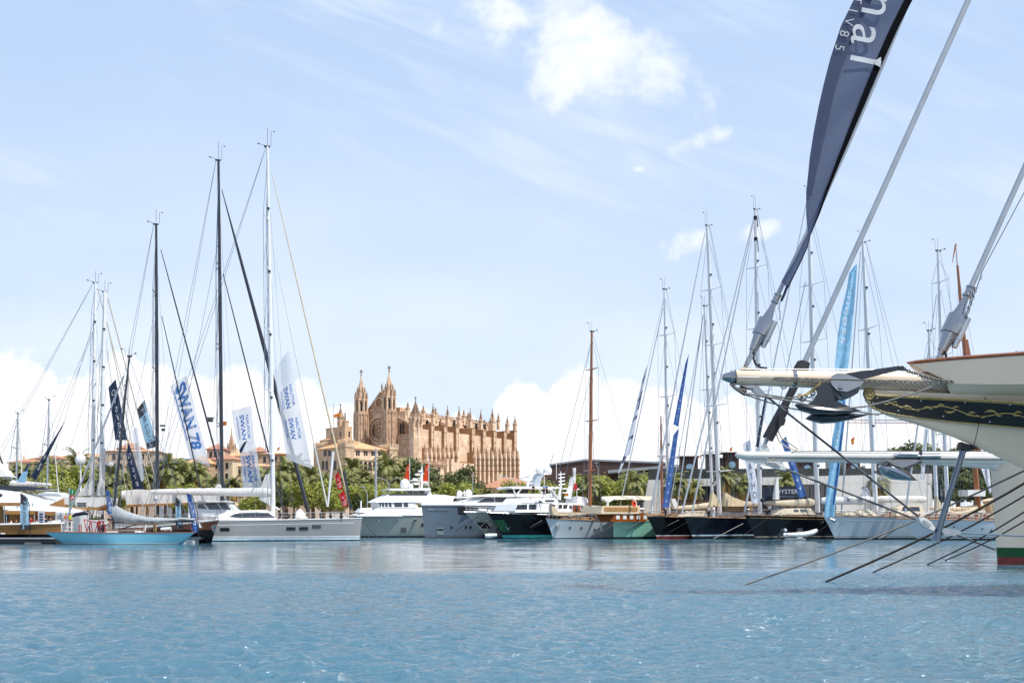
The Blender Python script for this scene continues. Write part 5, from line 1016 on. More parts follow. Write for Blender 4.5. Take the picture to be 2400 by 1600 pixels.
# motor cruiser behind : hardtop with windows
t = boat('cruiser', 'white motor cruiser with sloping windscreen behind the silver yacht stern', 'boat', 580, 133, 4, MG)
hull(t, 20, 5, 3.0, 2.8, 2.6, .8, .3, bands=((.2, 'boot_k'),), body='white', rail=None)
cabin(t, [(440, 1212), (440, 1175), (530, 1174), (548, 1194), (580, 1200), (585, 1212)], 4, 'white', taper=.4, wins=[[(462, 1191), (462, 1181), (474, 1180), (484, 1192)], [(478, 1179), (506, 1178), (518, 1193), (490, 1193)], [(510, 1178), (527, 1178), (541, 1193), (521, 1193)]], winm='glass')
b = MB(); b.prism([t.c(430, 1172, t.ns*2.4), t.c(528, 1173, t.ns*2.4), t.c(538, 1176, t.ns*2.4), t.c(430, 1176, t.ns*2.4)], (0, 4.8, 0)); t.part('hardtop', b, 'white')
t = boat('open_tender', 'small boat with grey bimini on thin posts behind the silver boom cover', 'boat', 400, 121, 0, MG)
hull(t, 8, 2.6, 2.0, 1.9, 1.9, .5, .2, bands=((.2, 'boot_k'),), body='cnavy', rail=None); b = MB(); rows = [[t.c(lerp(328, 392, i/8), 1175-3.2*math.sin(PI*i/8), y) for i in range(9)] for y in (-1.1, 0, 1.1)]; b.grid(rows); t.part('bimini', b, 'silverc', smooth=True)
b = MB(); [b.tube([t.c(px, 1174, y), t.c(px, 1207, y)], .05, 5) for px in (334, 365, 392) for y in (-1, 1)]; b.ball(t.c(366, 1168), .28, n=8, m=5); t.part('posts', b, 'mastg')
# ===== silver grey performance yacht
t = boat('silver_yacht', 'large silver grey sailing yacht with plumb bow to the right and tall white mast', 'sailing yacht', 842, 125, 9, SG)
hull(t, 29.5, 6.6, 2.78, 2.45, 2.2, .35, -.8, 1, bands=((.12, 'boot_k'), (.40, 'boot_b'), (.50, 'alu'), (.60, 'boot_w')), body='alu', rail='white', railr=.06, fine=.55, trans=.8, flare=.12, nst=40)
st_ = MB(); tops = []
for i in range(41):
    s = (i/40)**1.35
    if s < .02: continue
    zt = t.sheer(s); z = zt-.55; p = t.P(s, z, zt, t.ns); q = t.P(s, z+.07, zt, t.ns); tops.append([(p[0], p[1]+t.ns*.02, p[2]), (q[0], q[1]+t.ns*.02, q[2])])
st_.grid(tops); t.part('stripe', st_, 'boot_w', smooth=True)
portlights(t, [(525, 1239), (683, 1237), (713, 1236), (741, 1235)], .55, .20)
cabin(t, [(505, 1217), (512, 1206), (536, 1196), (622, 1194), (634, 1200), (646, 1213), (646, 1217)], 4.4, 'white', taper=.7, wins=[[(536, 1210), (546, 1205), (560, 1201), (600, 1199.5), (628, 1201), (645, 1212), (560, 1213)]])
lifelines(t, .01, .95, 18, .85)
for px, h_, w_ in ((655, 1200, 3), (676, 1203, 5), (690, 1199, 8), (699, 1200, 6), (716, 1204, 3), (735, 1206, 4), (752, 1200, 3), (775, 1204, 5), (800, 1206, 4)):
    p = t.c(px, 1214); q = t.c(px+w_, h_); t.part('winch', MB().lathe((p.x, rnd.uniform(-1, 1), p.z-.1), [(.22, 0), (.16, .1), (.24, q.z-p.z)], 8), 'carbon')
b = MB(); p = t.c(703, 1212); b.lathe((p.x, 0, p.z-.1), [(1.0, 0), (.7, .5), (.15, 1.15)], 10); t.part('covered_tender', b, 'canvw', smooth=True)
b = MB(); b.prism([t.c(607, 1170), t.c(655, 1195), t.c(657, 1192), t.c(609, 1166)], (0, .2, 0)); t.part('vang', b, 'white')
mast(t, t.c(641, 1208), t.c(627, 343), .33, .18, 'mastw', (.165, .335, .50, .665, .80), 3.0, .55,
     stays=[(t.c(636, 402), t.c(822, 1197), [.035, .06, .08, .09, .10, .11, .12, .13], 'beige'), (t.c(633, 545), t.c(767, 1187), [.04, .06, .08, .10], 'canvw'), (t.c(781, 1058), t.c(768, 1187), [.16, .12], 'mastw')],
     back=[(t.c(624, 343), t.c(330, 1215, 2.5)), (t.c(624, 343), t.c(345, 1215, -2.5))], chain=2.9)
b = MB()
for i in range(26):
    f = i/25; p = mix(t.c(807, 1105), t.c(822, 1193), f); b.tube([p+Vector((0, 0, -.06)), p+Vector((0, 0, .10))], .2, 7)
t.part('furling_line_wraps', b, 'carbon')
boomcover(t, t.c(636, 1153), t.c(354, 1152), .58, 'canvw', 'boom', end=.55, wob=.1); b = MB(); b.prism([t.c(640, 1105, -.1), t.c(636, 1146, -.1), t.c(610, 1146, -.1), t.c(622, 1112, -.1)], (0, .25, 0)); t.part('mainsail_headboard', b, 'canvw')
b = MB(); b.prism([t.c(600, 1160, -.1), t.c(634, 1162, -.1), t.c(636, 1188, -.1), t.c(628, 1178, -.1)], (0, .25, 0)); t.part('sail_clew', b, 'canvw')
# ===== dark masted yachts behind
def dark_yacht(label, px, D, base, top, stays, Lh, boomp, spf, hl, cov):
    t = boat('dark_masted_yacht', label, 'sailing yacht', px, D, 18, SG); hull(t, Lh, 6, 2.3, 2.1, 2.0, .5, .3, bands=((.2, 'boot_k'),), body=hl, rail=None)
    a, c_ = boomp; boomcover(t, t.c(*a), t.c(*c_), cov, 'canvw', 'sail_cover', end=1.05, wob=.2)
    mast(t, t.c(*base), t.c(*top), .31, .2, 'carbon', spf, 3.1, .5, stays=[(t.c(*p), t.c(*q), r, 'carbon') for p, q, r in stays], back=[(t.c(top[0]-6, top[1]+2), t.c(boomp[1][0]-60, 1215, 2)), (t.c(top[0]-6, top[1]+2), t.c(boomp[1][0]-45, 1215, -2)), (t.c(top[0]-2, top[1]+200), t.c(boomp[1][0]-20, 1215, 2))], chain=2.6, dec=False)
    return t
t = dark_yacht('yacht with the tallest black mast and thick black furled stays behind the silver yacht', 735, 137, (521, 1210), (512, 375), [((520, 445), (722, 1198), [.05, .12, .20, .22, .25, .30, .33, .30, .28, .26, .3]), ((523, 642), (664, 1198), [.06, .09, .10, .12, .12])], 27, ((515, 1150), (405, 1152)), (.255, .475, .70), 'carbon', .42)
b = MB(); b.tube([t.c(505, 1151), t.c(514, 1140), t.c(518, 1138)], [.3, .45, .3], 8); t.part('sail_head', b, 'canvw')
b = MB(); p = t.c(493, 983, 1.2); b.box(p.x-.35, p.x+.35, p.y-.2, p.y+.2, p.z-.3, p.z+.1); b.box(p.x-.5, p.x+.5, p.y-.25, p.y+.25, p.z+.15, p.z+.3); t.part('radar', b, 'carbon')
t = dark_yacht('yacht with the left black mast and two slim black stays behind the raked mast', 545, 142, (369, 1210), (366, 525), [((377, 585), (540, 1190), [.05, .10, .11, .13, .14, .14]), ((379, 740), (480, 1190), [.05, .09, .10, .10])], 24, ((515, 1157), (285, 1160)), (.27, .50, .76), 'carbon', .72)
b = MB(); p = t.c(380, 997, -.5); b.box(p.x-.3, p.x+.45, p.y-.2, p.y+.2, p.z-.12, p.z+.1); b.box(p.x-.1, p.x+.4, p.y-.2, p.y+.2, p.z-.75, p.z-.4); t.part('radar', b, 'carbon')
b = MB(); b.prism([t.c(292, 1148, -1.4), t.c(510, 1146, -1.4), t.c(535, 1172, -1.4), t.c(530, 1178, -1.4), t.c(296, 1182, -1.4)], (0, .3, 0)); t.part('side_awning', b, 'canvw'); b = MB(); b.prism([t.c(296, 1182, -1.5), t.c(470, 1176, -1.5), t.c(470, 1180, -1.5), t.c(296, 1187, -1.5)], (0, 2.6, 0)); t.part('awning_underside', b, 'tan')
# twin white masted ketch, bow to the right
t = boat('white_ketch', 'white ketch with twin tall white masts at the left and sails furled below', 'sailing yacht', 395, 150, 18, SG); hull(t, 30, 6, 2.6, 2.4, 2.2, .6, .4, bands=((.2, 'boot_k'),), body='white', rail=None)
mast(t, t.c(216, 1205), t.c(224, 662), .34, .24, 'mastw', (.24, .46, .68, .86), 2.6, .5, stays=[(t.c(229, 676), t.c(364, 1190), .06, 'wirel')], back=[(t.c(218, 664), t.c(-60, 1160, 2)), (t.c(218, 664), t.c(-48, 1160, -2)), (t.c(218, 780), t.c(60, 1190, 0)), (t.c(218, 775), t.c(40, 1190, 0))], chain=2.6)
mast(t, t.c(236, 1205), t.c(246, 683), .42, .3, 'mastw', (.25, .45, .65), 2.6, .5, stays=[(t.c(253, 700), t.c(382, 1190), .09, 'wirel'), (t.c(252, 760), t.c(340, 1190), .07, 'wirel'), (t.c(252, 822), t.c(300, 1190), .05, 'wirel')], back=[(t.c(238, 690), t.c(90, 1190, 2)), (t.c(238, 820), t.c(120, 1190, 0))], chain=2.6)
for q in (((213, 1060), (219, 1060), (217, 1160), (178, 1162), (198, 1140), (209, 1120)), ((238, 1050), (247, 1050), (245, 1160), (222, 1162), (232, 1130))):
    b = MB(); b.prism([t.c(*p, -.5) for p in q], (0, .35, 0)); t.part('half_hoisted_sail', b, 'canvw')
dome(t, t.c(189, 1086, 0), .75); t.part('dome_mast', MB().tube([t.c(189, 1200), t.c(189, 1086)], .12, 6), 'white'); b = MB(); b.tube([t.c(178, 1087), t.c(205, 1094), t.c(262, 1086)], .08, 5); b.box(t.c(250, 1).x, t.c(266, 1).x, -.5, .5, t.c(0, 1086).z, t.c(0, 1078).z); t.part('radar_platform', b, 'white')
# ===== flags and banners on the left
BG = 'banners hoisted on the stays'
banner('feather_flag', 'navy feather flag curling down with white logo above the white boom', [(151, 988), (152, 988), (84, 1126), (72, 1115)], 140, 'fnavy', [('text', 'S', .5, .8, .9, .02, .05, -.16, .03, 'txw'), ('text', 's', .5, .62, .9, .02, .05, -.12, .02, 'txw')], nu=6, nv=14, amp=.15, grp='feather flags')
t, rows = banner('feather_flag', 'turquoise and navy feather flag at the far left', [(68, 1085), (70, 1085), (60, 1130), (38, 1130)], 141, 'fcyan', [('patchuv', 0, 1, 0, .42, 'fnavy')], amp=.1, grp='feather flags')
banner('hanging_banner', 'upper navy banner with stacked mirrored letters behind the raked black mast', [(254, 908), (271, 888), (299, 1031), (270, 1031)], 145, 'fnavy', [('text', c_, .5+.1*i*.1, .17+i*.145, -.62, .0, 0, -.135, .012, 'txw') for i, c_ in enumerate('OYSTER')], grp=BG)
banner('hanging_banner', 'lower navy banner with stacked mirrored letters right of the raked black mast', [(295, 1060), (302, 1036), (337, 1146), (313, 1150)], 144.5, 'fnavy', [('text', c_, .5, .2+i*.165, -.62, .0, 0, -.14, .012, 'txw') for i, c_ in enumerate('OYSTE')], grp=BG)
banner('hanging_banner', 'pale blue banner with grey ends and upright mirrored lettering left of the black mast', [(321, 959), (338, 937), (369, 1046), (346, 1052)], 143.5, 'fsky', [('patchuv', 0, 1, 0, .24, 'fdark'), ('patchuv', 0, 1, .86, 1, 'fdark'), ('text', 'EAGLE 38', .5, .56, .0, -.14, .5, 0, 0, 'txk'), ('text', 'v', .5, .12, .6, 0, 0, -.1, .03, 'txw'), ('text', 'v', .5, .93, .5, 0, 0, -.08, .03, 'txw')], grp=BG)
banner('hanging_banner', 'thin white banner with faint grey lettering right of the lower navy banner', [(308, 1010), (322, 1000), (340, 1124), (327, 1130)], 146, 'fwhite', [('text', 'OYSTER', .5, .55, .0, .16, .6, 0, 0, 'greyw')], grp=BG)
banner('hanging_banner', 'large white banner reading SWAN 78 between the two black masts', [(398, 905), (437, 880), (492, 1092), (446, 1076)], 141, 'fwhite', [('text', 'SWAN 78', .50, .44, .0, .185, .80, -.05, .045, 'txb'), ('patchuv', .10, .16, .08, .74, 'txb')], nv=20, grp=BG)
def nsw(lab, quad, D, vs_, s=.11, e=.34, sw=1.):
    pts = []
    for v in vs_: pts += [('text', 'SWAN', .44, v, .0, s*.82, e*1.0, 0, .03, 'txb'), ('text', 'NAUTOR', .72, v-.004, .0, s*.54, e*.66, 0, .02, 'txb'), ('patchuv', .17, .20, v-s*1.1, v+s*1.1, 'txb'), ('patchuv', .23, .245, v-s*1.1, v+s*1.1, 'txb')]
    banner('hanging_banner', lab, quad, D, 'fwhite', pts, nv=20, nu=8, amp=.2, grp=BG)
nsw('white banner printed twice in blue right of the tall white mast, longest of its kind', [(643, 868), (677, 818), (731, 1098), (672, 1076)], 129, (.36, .66), s=.085, e=.30)
nsw('pale white banner printed in blue left of the white mast, upper one', [(543, 962), (590, 950), (596, 1036), (556, 1040)], 139, (.55,), s=.30, e=.30)
nsw('white banner printed in blue left of the white mast, lower one above the boom', [(560, 1040), (598, 1034), (616, 1148), (570, 1148)], 138.5, (.55,), s=.24, e=.34)
banner('flag', 'small navy pennant overlapping the middle white banners', [(572, 1036), (580, 1031), (565, 1063), (560, 1055)], 134, 'fnavy', grp='small flags')
banner('flag', 'dark slim flag strip right of the tall white mast', [(647, 940), (651, 955), (663, 1015), (660, 1000)], 130, 'fdark', grp='small flags')
def spain(lab, quad, D, pole=None): banner('flag', lab, quad, D, 'fred', [('patchuv', 0, 1, .27, .75, 'fyel')], nu=5, nv=6, amp=.06, rod=pole, grp='small flags')
spain('red and yellow flag on the tall black mast spreader', [(516, 989), (531, 987), (531, 996), (516, 998)], 134); spain('red and yellow flag on the palace keep', [(782, 972), (797, 967), (797, 975), (782, 979)], 430, ([(782, 945), (782, 1000)], .12, 'steel')); spain('red and yellow flag on the brown stone house', [(650, 1050), (656, 1046), (654, 1054), (649, 1057)], 338)
banner('feather_flag', 'charcoal and pale blue feather flag with mirrored upright lettering on the left pontoon', [(48, 1156), (66, 1168), (69, 1240), (47, 1240)], 109, 'fsky', [('patchuv', 0, 1, 0, .27, 'fdark'), ('patchuv', 0, 1, .86, 1, 'fdark'), ('text', 'EAGLE 38', .5, .56, .0, -.125, -.5, 0, 0, 'txk'), ('text', 'v', .5, .17, .6, 0, 0, -.1, .03, 'txw')], rod=([(48, 1156, 0), (60, 1162, 0), (70, 1185, 0), (70, 1258, 0)], .04, 'black'), grp='feather flags')
banner('feather_flag', 'charcoal and pale blue feather flag above the sloop stern', [(411, 1165), (424, 1176), (427, 1240), (412, 1231)], 107, 'fsky', [('patchuv', 0, 1, 0, .27, 'fdark'), ('patchuv', 0, 1, .86, 1, 'fdark'), ('text', 'EAGLE 38', .5, .56, .0, -.125, -.5, 0, 0, 'txk')], rod=([(411, 1165), (420, 1170), (427, 1188), (427, 1255)], .04, 'black'), grp='feather flags')
banner('feather_flag', 'blue feather flag with white lettering right of the boarding steps', [(247, 1147), (255, 1149), (268, 1205), (252, 1205)], 109, 'fblue', [('text', 'UNDARO', .5, .55, .03, .145, .75, 0, .03, 'txw')], rod=([(247, 1147), (257, 1151), (267, 1180), (268, 1245)], .04, 'black'), grp='feather flags')
banner('feather_flag', 'tall blue feather flag with white lettering in front of the black classic bow', [(437, 1156), (449, 1159), (466, 1245), (453, 1250)], 106, 'fblue', [('text', 'UNDARO', .5, .5, .02, .14, .72, 0, .035, 'txw')], rod=([(437, 1156), (450, 1160), (463, 1200), (466, 1258)], .04, 'black'), grp='feather flags')
for lb, q in (('upper red banner with white sail logo on the spiral wrapped stay', [(785, 1116), (793, 1104), (804, 1144), (791, 1147)]), ('lower red banner with white sail logo on the spiral wrapped stay', [(795, 1160), (805, 1147), (816, 1184), (803, 1188)])):
    banner('hanging_banner', lb, q, 128, 'fred', [('text', 'A', .5, .38, .75, 0, 0, -.30, .02, 'txw'), ('text', 'YACHT', .5, .68, .3, 0, 0, -.16, .02, 'txw'), ('text', 'CLUB', .5, .85, .3, 0, 0, -.16, .02, 'txw')], grp=BG)
# ===== motor yachts in the middle
t = boat('trawler_yacht', 'white trawler style motor yacht with big satellite dome and grey green hull', 'motor yacht', 846, 152, 180+24, MG)
hull(t, 27, 6.6, 3.45, 3.3, 3.0, 1.2, .4, bands=((.22, 'boot_k'),), body='sage', rail='white', railr=.09, deck='white', fine=.5)
cabin(t, [(836, 1207), (868, 1199), (888, 1189), (1010, 1188), (1012, 1209), (836, 1209)], 5.0, 'white', name='trunk_cabin', taper=.3)
cabin(t, [(889, 1190), (887, 1175), (968, 1174), (977, 1182), (975, 1190)], 4.6, 'white', name='wheelhouse', taper=.1, wins=[[(a, 1187), (a-1, 1177), (b_-1, 1177), (b_, 1187)] for a, b_ in ((890, 893.5), (896, 901), (903.5, 909), (912, 918), (925, 943), (947, 957))])
cabin(t, [(882, 1176), (890, 1170), (912, 1160), (1010, 1158), (1048, 1168), (1052, 1178), (1010, 1180), (970, 1175)], 5.2, 'white', name='brow', taper=1.0)
cabin(t, [(911, 1161), (912, 1156), (1002, 1155), (1002, 1160)], 3.6, 'glass', name='windscreen'); cabin(t, [(910, 1146), (918, 1144), (1005, 1143), (1011, 1145), (1006, 1149), (916, 1149)], 3.8, 'white', name='hardtop')
cabin(t, [(996, 1149), (1008, 1148), (1013, 1160), (1020, 1168), (990, 1166)], 3.0, 'white', name='arch_leg'); b = MB(); [b.tube([t.c(px, 1148, y), t.c(px, 1161, y)], .08, 6) for px in (953, 968) for y in (-1.4, 1.4)]; b.tube([t.c(966, 1149), t.c(971, 1160)], .5, 8); t.part('hardtop_posts', b, 'white')
dome(t, t.c(949, 1143), .74); dome(t, t.c(963, 1144, .6), .38)
b = MB(); b.tube([t.c(986, 1143), t.c(988, 1116), t.c(989, 1088)], [.35, .22, .04], 8)
for y_, w0, w1 in ((1131, 964, 1003), (1126, 962, 985), (1121, 968, 990), (1135, 972, 1004), (1109, 980, 994)): b.tube([t.c(w0, y_), t.c(w1, y_)], .06, 5)
for px, py in ((972, 1124), (978, 1112), (974, 1133), (985, 1104), (996, 1130)): p = t.c(px, py); b.box(p.x-.35, p.x+.35, -.3, .3, p.z-.1, p.z+.16)
t.part('radar_mast', b, 'white'); b = MB()
for py in (1129, 1134, 1139): p = t.c(984.5, py); b.box(p.x-.1, p.x+.1, .3, .36, p.z-.12, p.z+.12)
t.part('signal_lights', b, 'tan'); portlights(t, [(989, 1229)], .2, .18, True); portlights(t, [(947, 1236)], .42, .65)
b = MB()
for px, py in ((934, 1217), (973, 1218), (886, 1219), (861, 1216), (868, 1216)): p = t.c(px, py, t.ns*2.9); b.box(p.x-.2, p.x+.2, p.y-.3, p.y+.25, p.z-.07, p.z+.07)
t.part('fairleads', b, 'chrome'); lifelines(t, .02, .35, 8, .5, 'white')
b = MB(); b.tube([t.c(846, 1200), t.c(846, 1173)], .13, 8); t.part('jackstaff', b, 'white'); b = MB(); b.tube([t.c(937, 1205, 2), t.c(939, 1190, 2)], .09, 6); b.ball(t.c(939, 1189, 2), .15, n=8, m=5); t.part('davit', b, 'carbon')
cabin(t, [(842, 1200), (850, 1190), (884, 1189), (888, 1192), (870, 1200)], 3.0, 'offw', name='covered_tender', taper=.5); cabin(t, [(1060, 1176), (1068, 1163), (1050, 1160), (1020, 1158), (1010, 1170)], 4.0, 'white', name='aft_deckhouse', taper=.6)
for lb, q, pl in (('left orange flag behind the white dome', [(954, 1092), (960, 1084), (960, 1131), (946, 1129)], [(960, 1074), (960, 1140)]), ('right orange flag beside the radar mast', [(997, 1093), (1005, 1082), (1004.5, 1133), (990, 1132)], [(1005, 1072), (1005, 1150)])):
    banner('feather_flag', lb, q, 158, 'forg', [('text', 'V', .6, .3, .7, 0, 0, -.2, .02, 'txw')], amp=.08, rod=(pl, .06, 'offw'), grp='orange flags')
# low white yacht between
t = boat('low_cruiser', 'low white cruiser with twin small domes above the slate blue hull', 'motor yacht', 1010, 168, 180+24, MG); hull(t, 22, 5.5, 3.5, 3.4, 3.2, 1.2, .4, bands=((.2, 'boot_k'),), body='white', rail=None)
cabin(t, [(1015, 1190), (1030, 1178), (1075, 1175), (1100, 1168), (1150, 1166), (1170, 1190)], 4, 'white', taper=.5, wins=[[(1080, 1177), (1095, 1172), (1120, 1172), (1115, 1177)]]); cabin(t, [(1032, 1163), (1040, 1162), (1112, 1163), (1110, 1167), (1034, 1166)], 3, 'white', name='hardtop')
dome(t, t.c(1077, 1162), .5); dome(t, t.c(1098, 1162), .6); b = MB(); b.tube([t.c(1073, 1190), t.c(1074, 1160)], .25, 8); b.tube([t.c(1088, 1162), t.c(1088, 1148)], .1, 5); b.tube([t.c(1080, 1155), t.c(1096, 1155)], .06, 5); t.part('mast', b, 'white')
# slate blue explorer
t = boat('explorer_yacht', 'slate blue explorer yacht with high plumb bow and white superstructure', 'motor yacht', 996, 147, 180+27, MG)
hull(t, 37, 8, 4.8, 4.85, 4.4, .55, .4, bands=((.10, 'boot_k'), (.28, 'slate'), (.36, 'boot_r'), (1.45, 'slate')), body='slate', rail='white', railr=.14, deck='white', fine=.5, flare=.18)
portlights(t, [(1060, 1235), (1092, 1235), (1104, 1235)], .2, .17, True)
def onhull(px, py, w_, h_, m, nm, th=.07):
    best = None
    for i in range(2, 200):
        s = i/200; zt = t.sheer(s)
        for k in range(1, 24):
            p = Vector(t.P(s, zt*k/24, zt, t.ns)); e = (p-t.cam).cross(t.ray(px, py)).length
            if best is None or e < best[0]: best = (e, p, s, zt*k/24)
    _, p, s, z = best; n = 7; g = []
    tg = (Vector(t.P(s+.005, z, t.sheer(s), t.ns))-Vector(t.P(s-.005, z, t.sheer(s), t.ns))).length/.01
    for i in range(n):
        ss = max(s+(i/(n-1)-.5)*w_/tg, 0); zt = t.sheer(ss); g.append([Vector(t.P(ss, z+(j/3-.5)*h_, zt, t.ns))+Vector((0, t.ns*th, 0)) for j in range(4)])
    return t.part(nm, MB().grid(g), m, smooth=True)
onhull(1027, 1193.5, 3.2, .32, 'chrome', 'mooring_slot'); onhull(1103, 1197, 3.6, 1.1, 'dkw', 'bulwark_window', .05); onhull(1030, 1244, 1.0, 1.1, 'steel', 'anchor_plate'); onhull(1030, 1239.5, .9, .3, 'dkw', 'anchor_pocket', .1)
cabin(t, [(1095, 1183), (1120, 1176), (1140, 1164), (1232, 1163), (1240, 1184)], 6, 'white', name='main_deckhouse', taper=.5, wins=[[(1118, 1177), (1140, 1166), (1160, 1165.5), (1160, 1176)], [(1162, 1176), (1162, 1165), (1194, 1165), (1194, 1176)], [(1196, 1176), (1196, 1165), (1226, 1165), (1222, 1176)]])
cabin(t, [(1130, 1163), (1140, 1158), (1160, 1156.5), (1300, 1156), (1300, 1164)], 6.6, 'white', name='bridge_roof', taper=.3); cabin(t, [(1196, 1141), (1204, 1139), (1310, 1140), (1316, 1143), (1304, 1145), (1204, 1145)], 5, 'white', name='sun_top')
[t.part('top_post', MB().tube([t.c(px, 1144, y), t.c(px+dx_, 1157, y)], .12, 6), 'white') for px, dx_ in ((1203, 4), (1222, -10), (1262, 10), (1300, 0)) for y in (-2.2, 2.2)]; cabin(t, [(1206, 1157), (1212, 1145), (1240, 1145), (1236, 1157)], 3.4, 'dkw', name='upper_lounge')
cabin(t, [(1248, 1140), (1262, 1112), (1270, 1105), (1276, 1108), (1268, 1125), (1266, 1140)], 1.6, 'greyw', name='mast_arch'); dome(t, t.c(1264, 1110, .5), .62); dome(t, t.c(1283, 1112, -.5), .72)
b = MB()
for y_, a, c_ in ((1124, 1224, 1254), (1132, 1236, 1258), (1118, 1240, 1262), (1110, 1262, 1290)): b.tube([t.c(a, y_), t.c(c_, y_)], .12, 5)
b.tube([t.c(1276, 1140), t.c(1275, 1110)], .06, 5); b.tube([t.c(1236, 1140), t.c(1238, 1122)], .2, 6); t.part('radar_bars', b, 'white')
lifelines(t, .35, .7, 12, .9, 'steel')
t0 = t; person(1250, 1163, 140, 1.5, 'cblk', 'cblk', 'person in black on the upper deck left of the white arch', face=.4, z=t.c(1250, 1163).z-.2); person(1275, 1164, 140, 1.6, 'cblue', 'cnavy', 'person in light blue shirt under the white arch', face=.9, z=t.c(1250, 1163).z-.2); person(1281, 1164, 140.5, 1.6, 'cblue', 'cnavy', 'person in pale blue standing right of another in the same shirt', face=2.5, z=t.c(1250, 1163).z-.2)
banner('flag', 'furled red and white ensign on a leaning staff beside the twin domes', [(1293, 1078), (1296, 1070), (1290, 1088), (1287, 1094)], 142, 'fred', [('patchuv', 0, 1, .4, .6, 'txw')], rod=([(1298, 1062), (1287, 1096)], .04, 'steel'), grp='small flags')
# pale grey raked bow
t = boat('flared_yacht', 'pale grey yacht with sharply raked bow between slate blue and black hulls', 'motor yacht', 1141, 144, 180+42, MG)
hull(t, 26, 6.5, 3.75, 3.5, 3.2, 4.2, .4, 1.15, bands=((.18, 'boot_k'),), body='sage', rail='steel', railr=.06, deck='white', fine=.55, flare=.3)
onhull(1133, 1231, 1.5, .9, 'dkw', 'anchor_pocket', .1); p = t.c(1133, 1232, t.ns*1.5); lifelines(t, .01, .5, 12, .8)
b = MB(); q = [Vector(t.P(.1, 1.7, t.sheer(.1), t.ns))]; c0 = q[0]; b.tube([c0+Vector((.5, .25, -.35)), c0+Vector((.15, .4, -.1)), c0+Vector((-.35, .25, -.4))], [.05, .14, .05], 6); b.tube([c0+Vector((.1, .3, -.1)), c0+Vector((-.1, .25, .4))], .08, 6); t.part('anchor', b, 'chrome')
b = MB(); b.tube([t.c(1120, 1196, 1), t.c(1150, 1198, 1)], [.35, .25], 8); t.part('covered_tender', b, 'offw')
banner('flag', 'thin furled red flag on a jackstaff at the black bow', [(1142, 1188), (1144, 1186), (1143, 1200), (1141, 1201)], 141, 'fred', rod=([(1143, 1182), (1143, 1203)], .04, 'steel'), grp='small flags')
# black motor yacht
t = boat('black_yacht', 'black hulled motor yacht with green stem plate, anchor and teal waterline', 'motor yacht', 1180, 140, 180+38, MG)
hull(t, 30, 6.8, 3.65, 3.1, 2.9, 2.9, .4, 1.25, bands=((.10, 'boot_k'), (.50, 'boot_t')), body='blk', rail='steel', railr=.06, deck='teak', fine=.5, flare=.28)
onhull(1176, 1232, 1.5, 1.7, 'boot_g', 'stem_plate', .12); k = [Vector(t.P(.035, z, t.sheer(.035), t.ns))+Vector((0, .25, 0)) for z in (1.3, 1.9)]; b = MB(); b.tube([k[1], k[0]], .07, 6); b.tube([k[0]+Vector((.5, 0, .4)), k[0], k[0]+Vector((-.5, .1, .4))], [.04, .12, .04], 6); t.part('anchor', b, 'chrome')
cabin(t, [(1207, 1196), (1214, 1180), (1226, 1178), (1290, 1178), (1290, 1200), (1207, 1200)], 5, 'white', name='deckhouse', taper=.3, wins=[[(1209, 1193), (1215, 1182), (1238, 1181), (1236, 1193)], [(1240, 1193), (1242, 1181), (1258, 1181), (1258, 1193)]])
cabin(t, [(1222, 1178), (1232, 1166), (1305, 1165), (1310, 1178)], 4.6, 'white', name='bridge_deck', taper=.2, wins=[[(1259, 1177), (1264, 1173.5), (1271, 1173.5), (1272, 1177)], [(1278, 1175), (1278, 1171), (1300, 1171), (1300, 1175)]])
b = MB(); b.tube([t.c(1270, 1166, 2), t.c(1280, 1146, 2), t.c(1290, 1147, 2), t.c(1303, 1165, 2)], .25, 6); b.tube([t.c(1270, 1166, -2), t.c(1280, 1146, -2), t.c(1290, 1147, -2), t.c(1303, 1165, -2)], .25, 6); rows = [[t.c(lerp(1229, 1290, i/8), 1147-2.5*math.sin(PI*i/8)+(1-i/8)*2, y) for i in range(9)] for y in (-2, 0, 2)]; b.grid(rows); t.part('bimini_arch', b, 'white')
b = MB(); b.prism([t.c(1241, 1180, 1.2), t.c(1252, 1188, 1.2), t.c(1270, 1207, 1.2), t.c(1278, 1216, 1.2), t.c(1246, 1209, 1.2), t.c(1236, 1207, 1.2)], (0, -1.2, 0)); t.part('folded_sail', b, 'beige')
# white pilothouse yacht behind the pale classic
t = boat('pilothouse_yacht', 'white pilothouse motor yacht with varnished doors left of the wooden mast', 'motor yacht', 1280, 151, 180+24, MG)
hull(t, 26, 6, 3.2, 3.1, 3.0, 1.5, .4, bands=((.2, 'boot_k'),), body='white', rail='teak', railr=.07)
wl = [[(a, 1191), (b_, 1182), (c_, 1182), (d_, 1191)] for a, b_, c_, d_ in ((1284, 1288, 1293, 1290), (1293, 1296, 1303, 1300), (1309, 1311, 1319, 1317), (1320, 1322, 1331, 1329))]+[[(1335, 1191), (1336, 1184), (1341, 1184), (1341, 1191)], [(1363, 1193), (1363, 1184), (1368, 1184), (1372, 1193)]]
cabin(t, [(1278, 1200), (1288, 1180), (1300, 1178), (1376, 1178), (1380, 1200)], 4.6, 'white', taper=.2, wins=wl); cabin(t, [(1344, 1199), (1344, 1183), (1361, 1183), (1361, 1199)], 4.7, 'varn', name='door', wins=[[(1349, 1197), (1349, 1184), (1354, 1184), (1354, 1197)]])
cabin(t, [(1352, 1178), (1356, 1162), (1376, 1165), (1382, 1178)], 4, 'white', name='upper_house', taper=.2)
b = MB(); b.tube([t.c(1310, 1170), t.c(1314, 1140), t.c(1314, 1104)], [.35, .2, .07], 6)
for y_ in (1112, 1120, 1128, 1136): b.tube([t.c(1309, y_), t.c(1324, y_-2)], .07, 5)
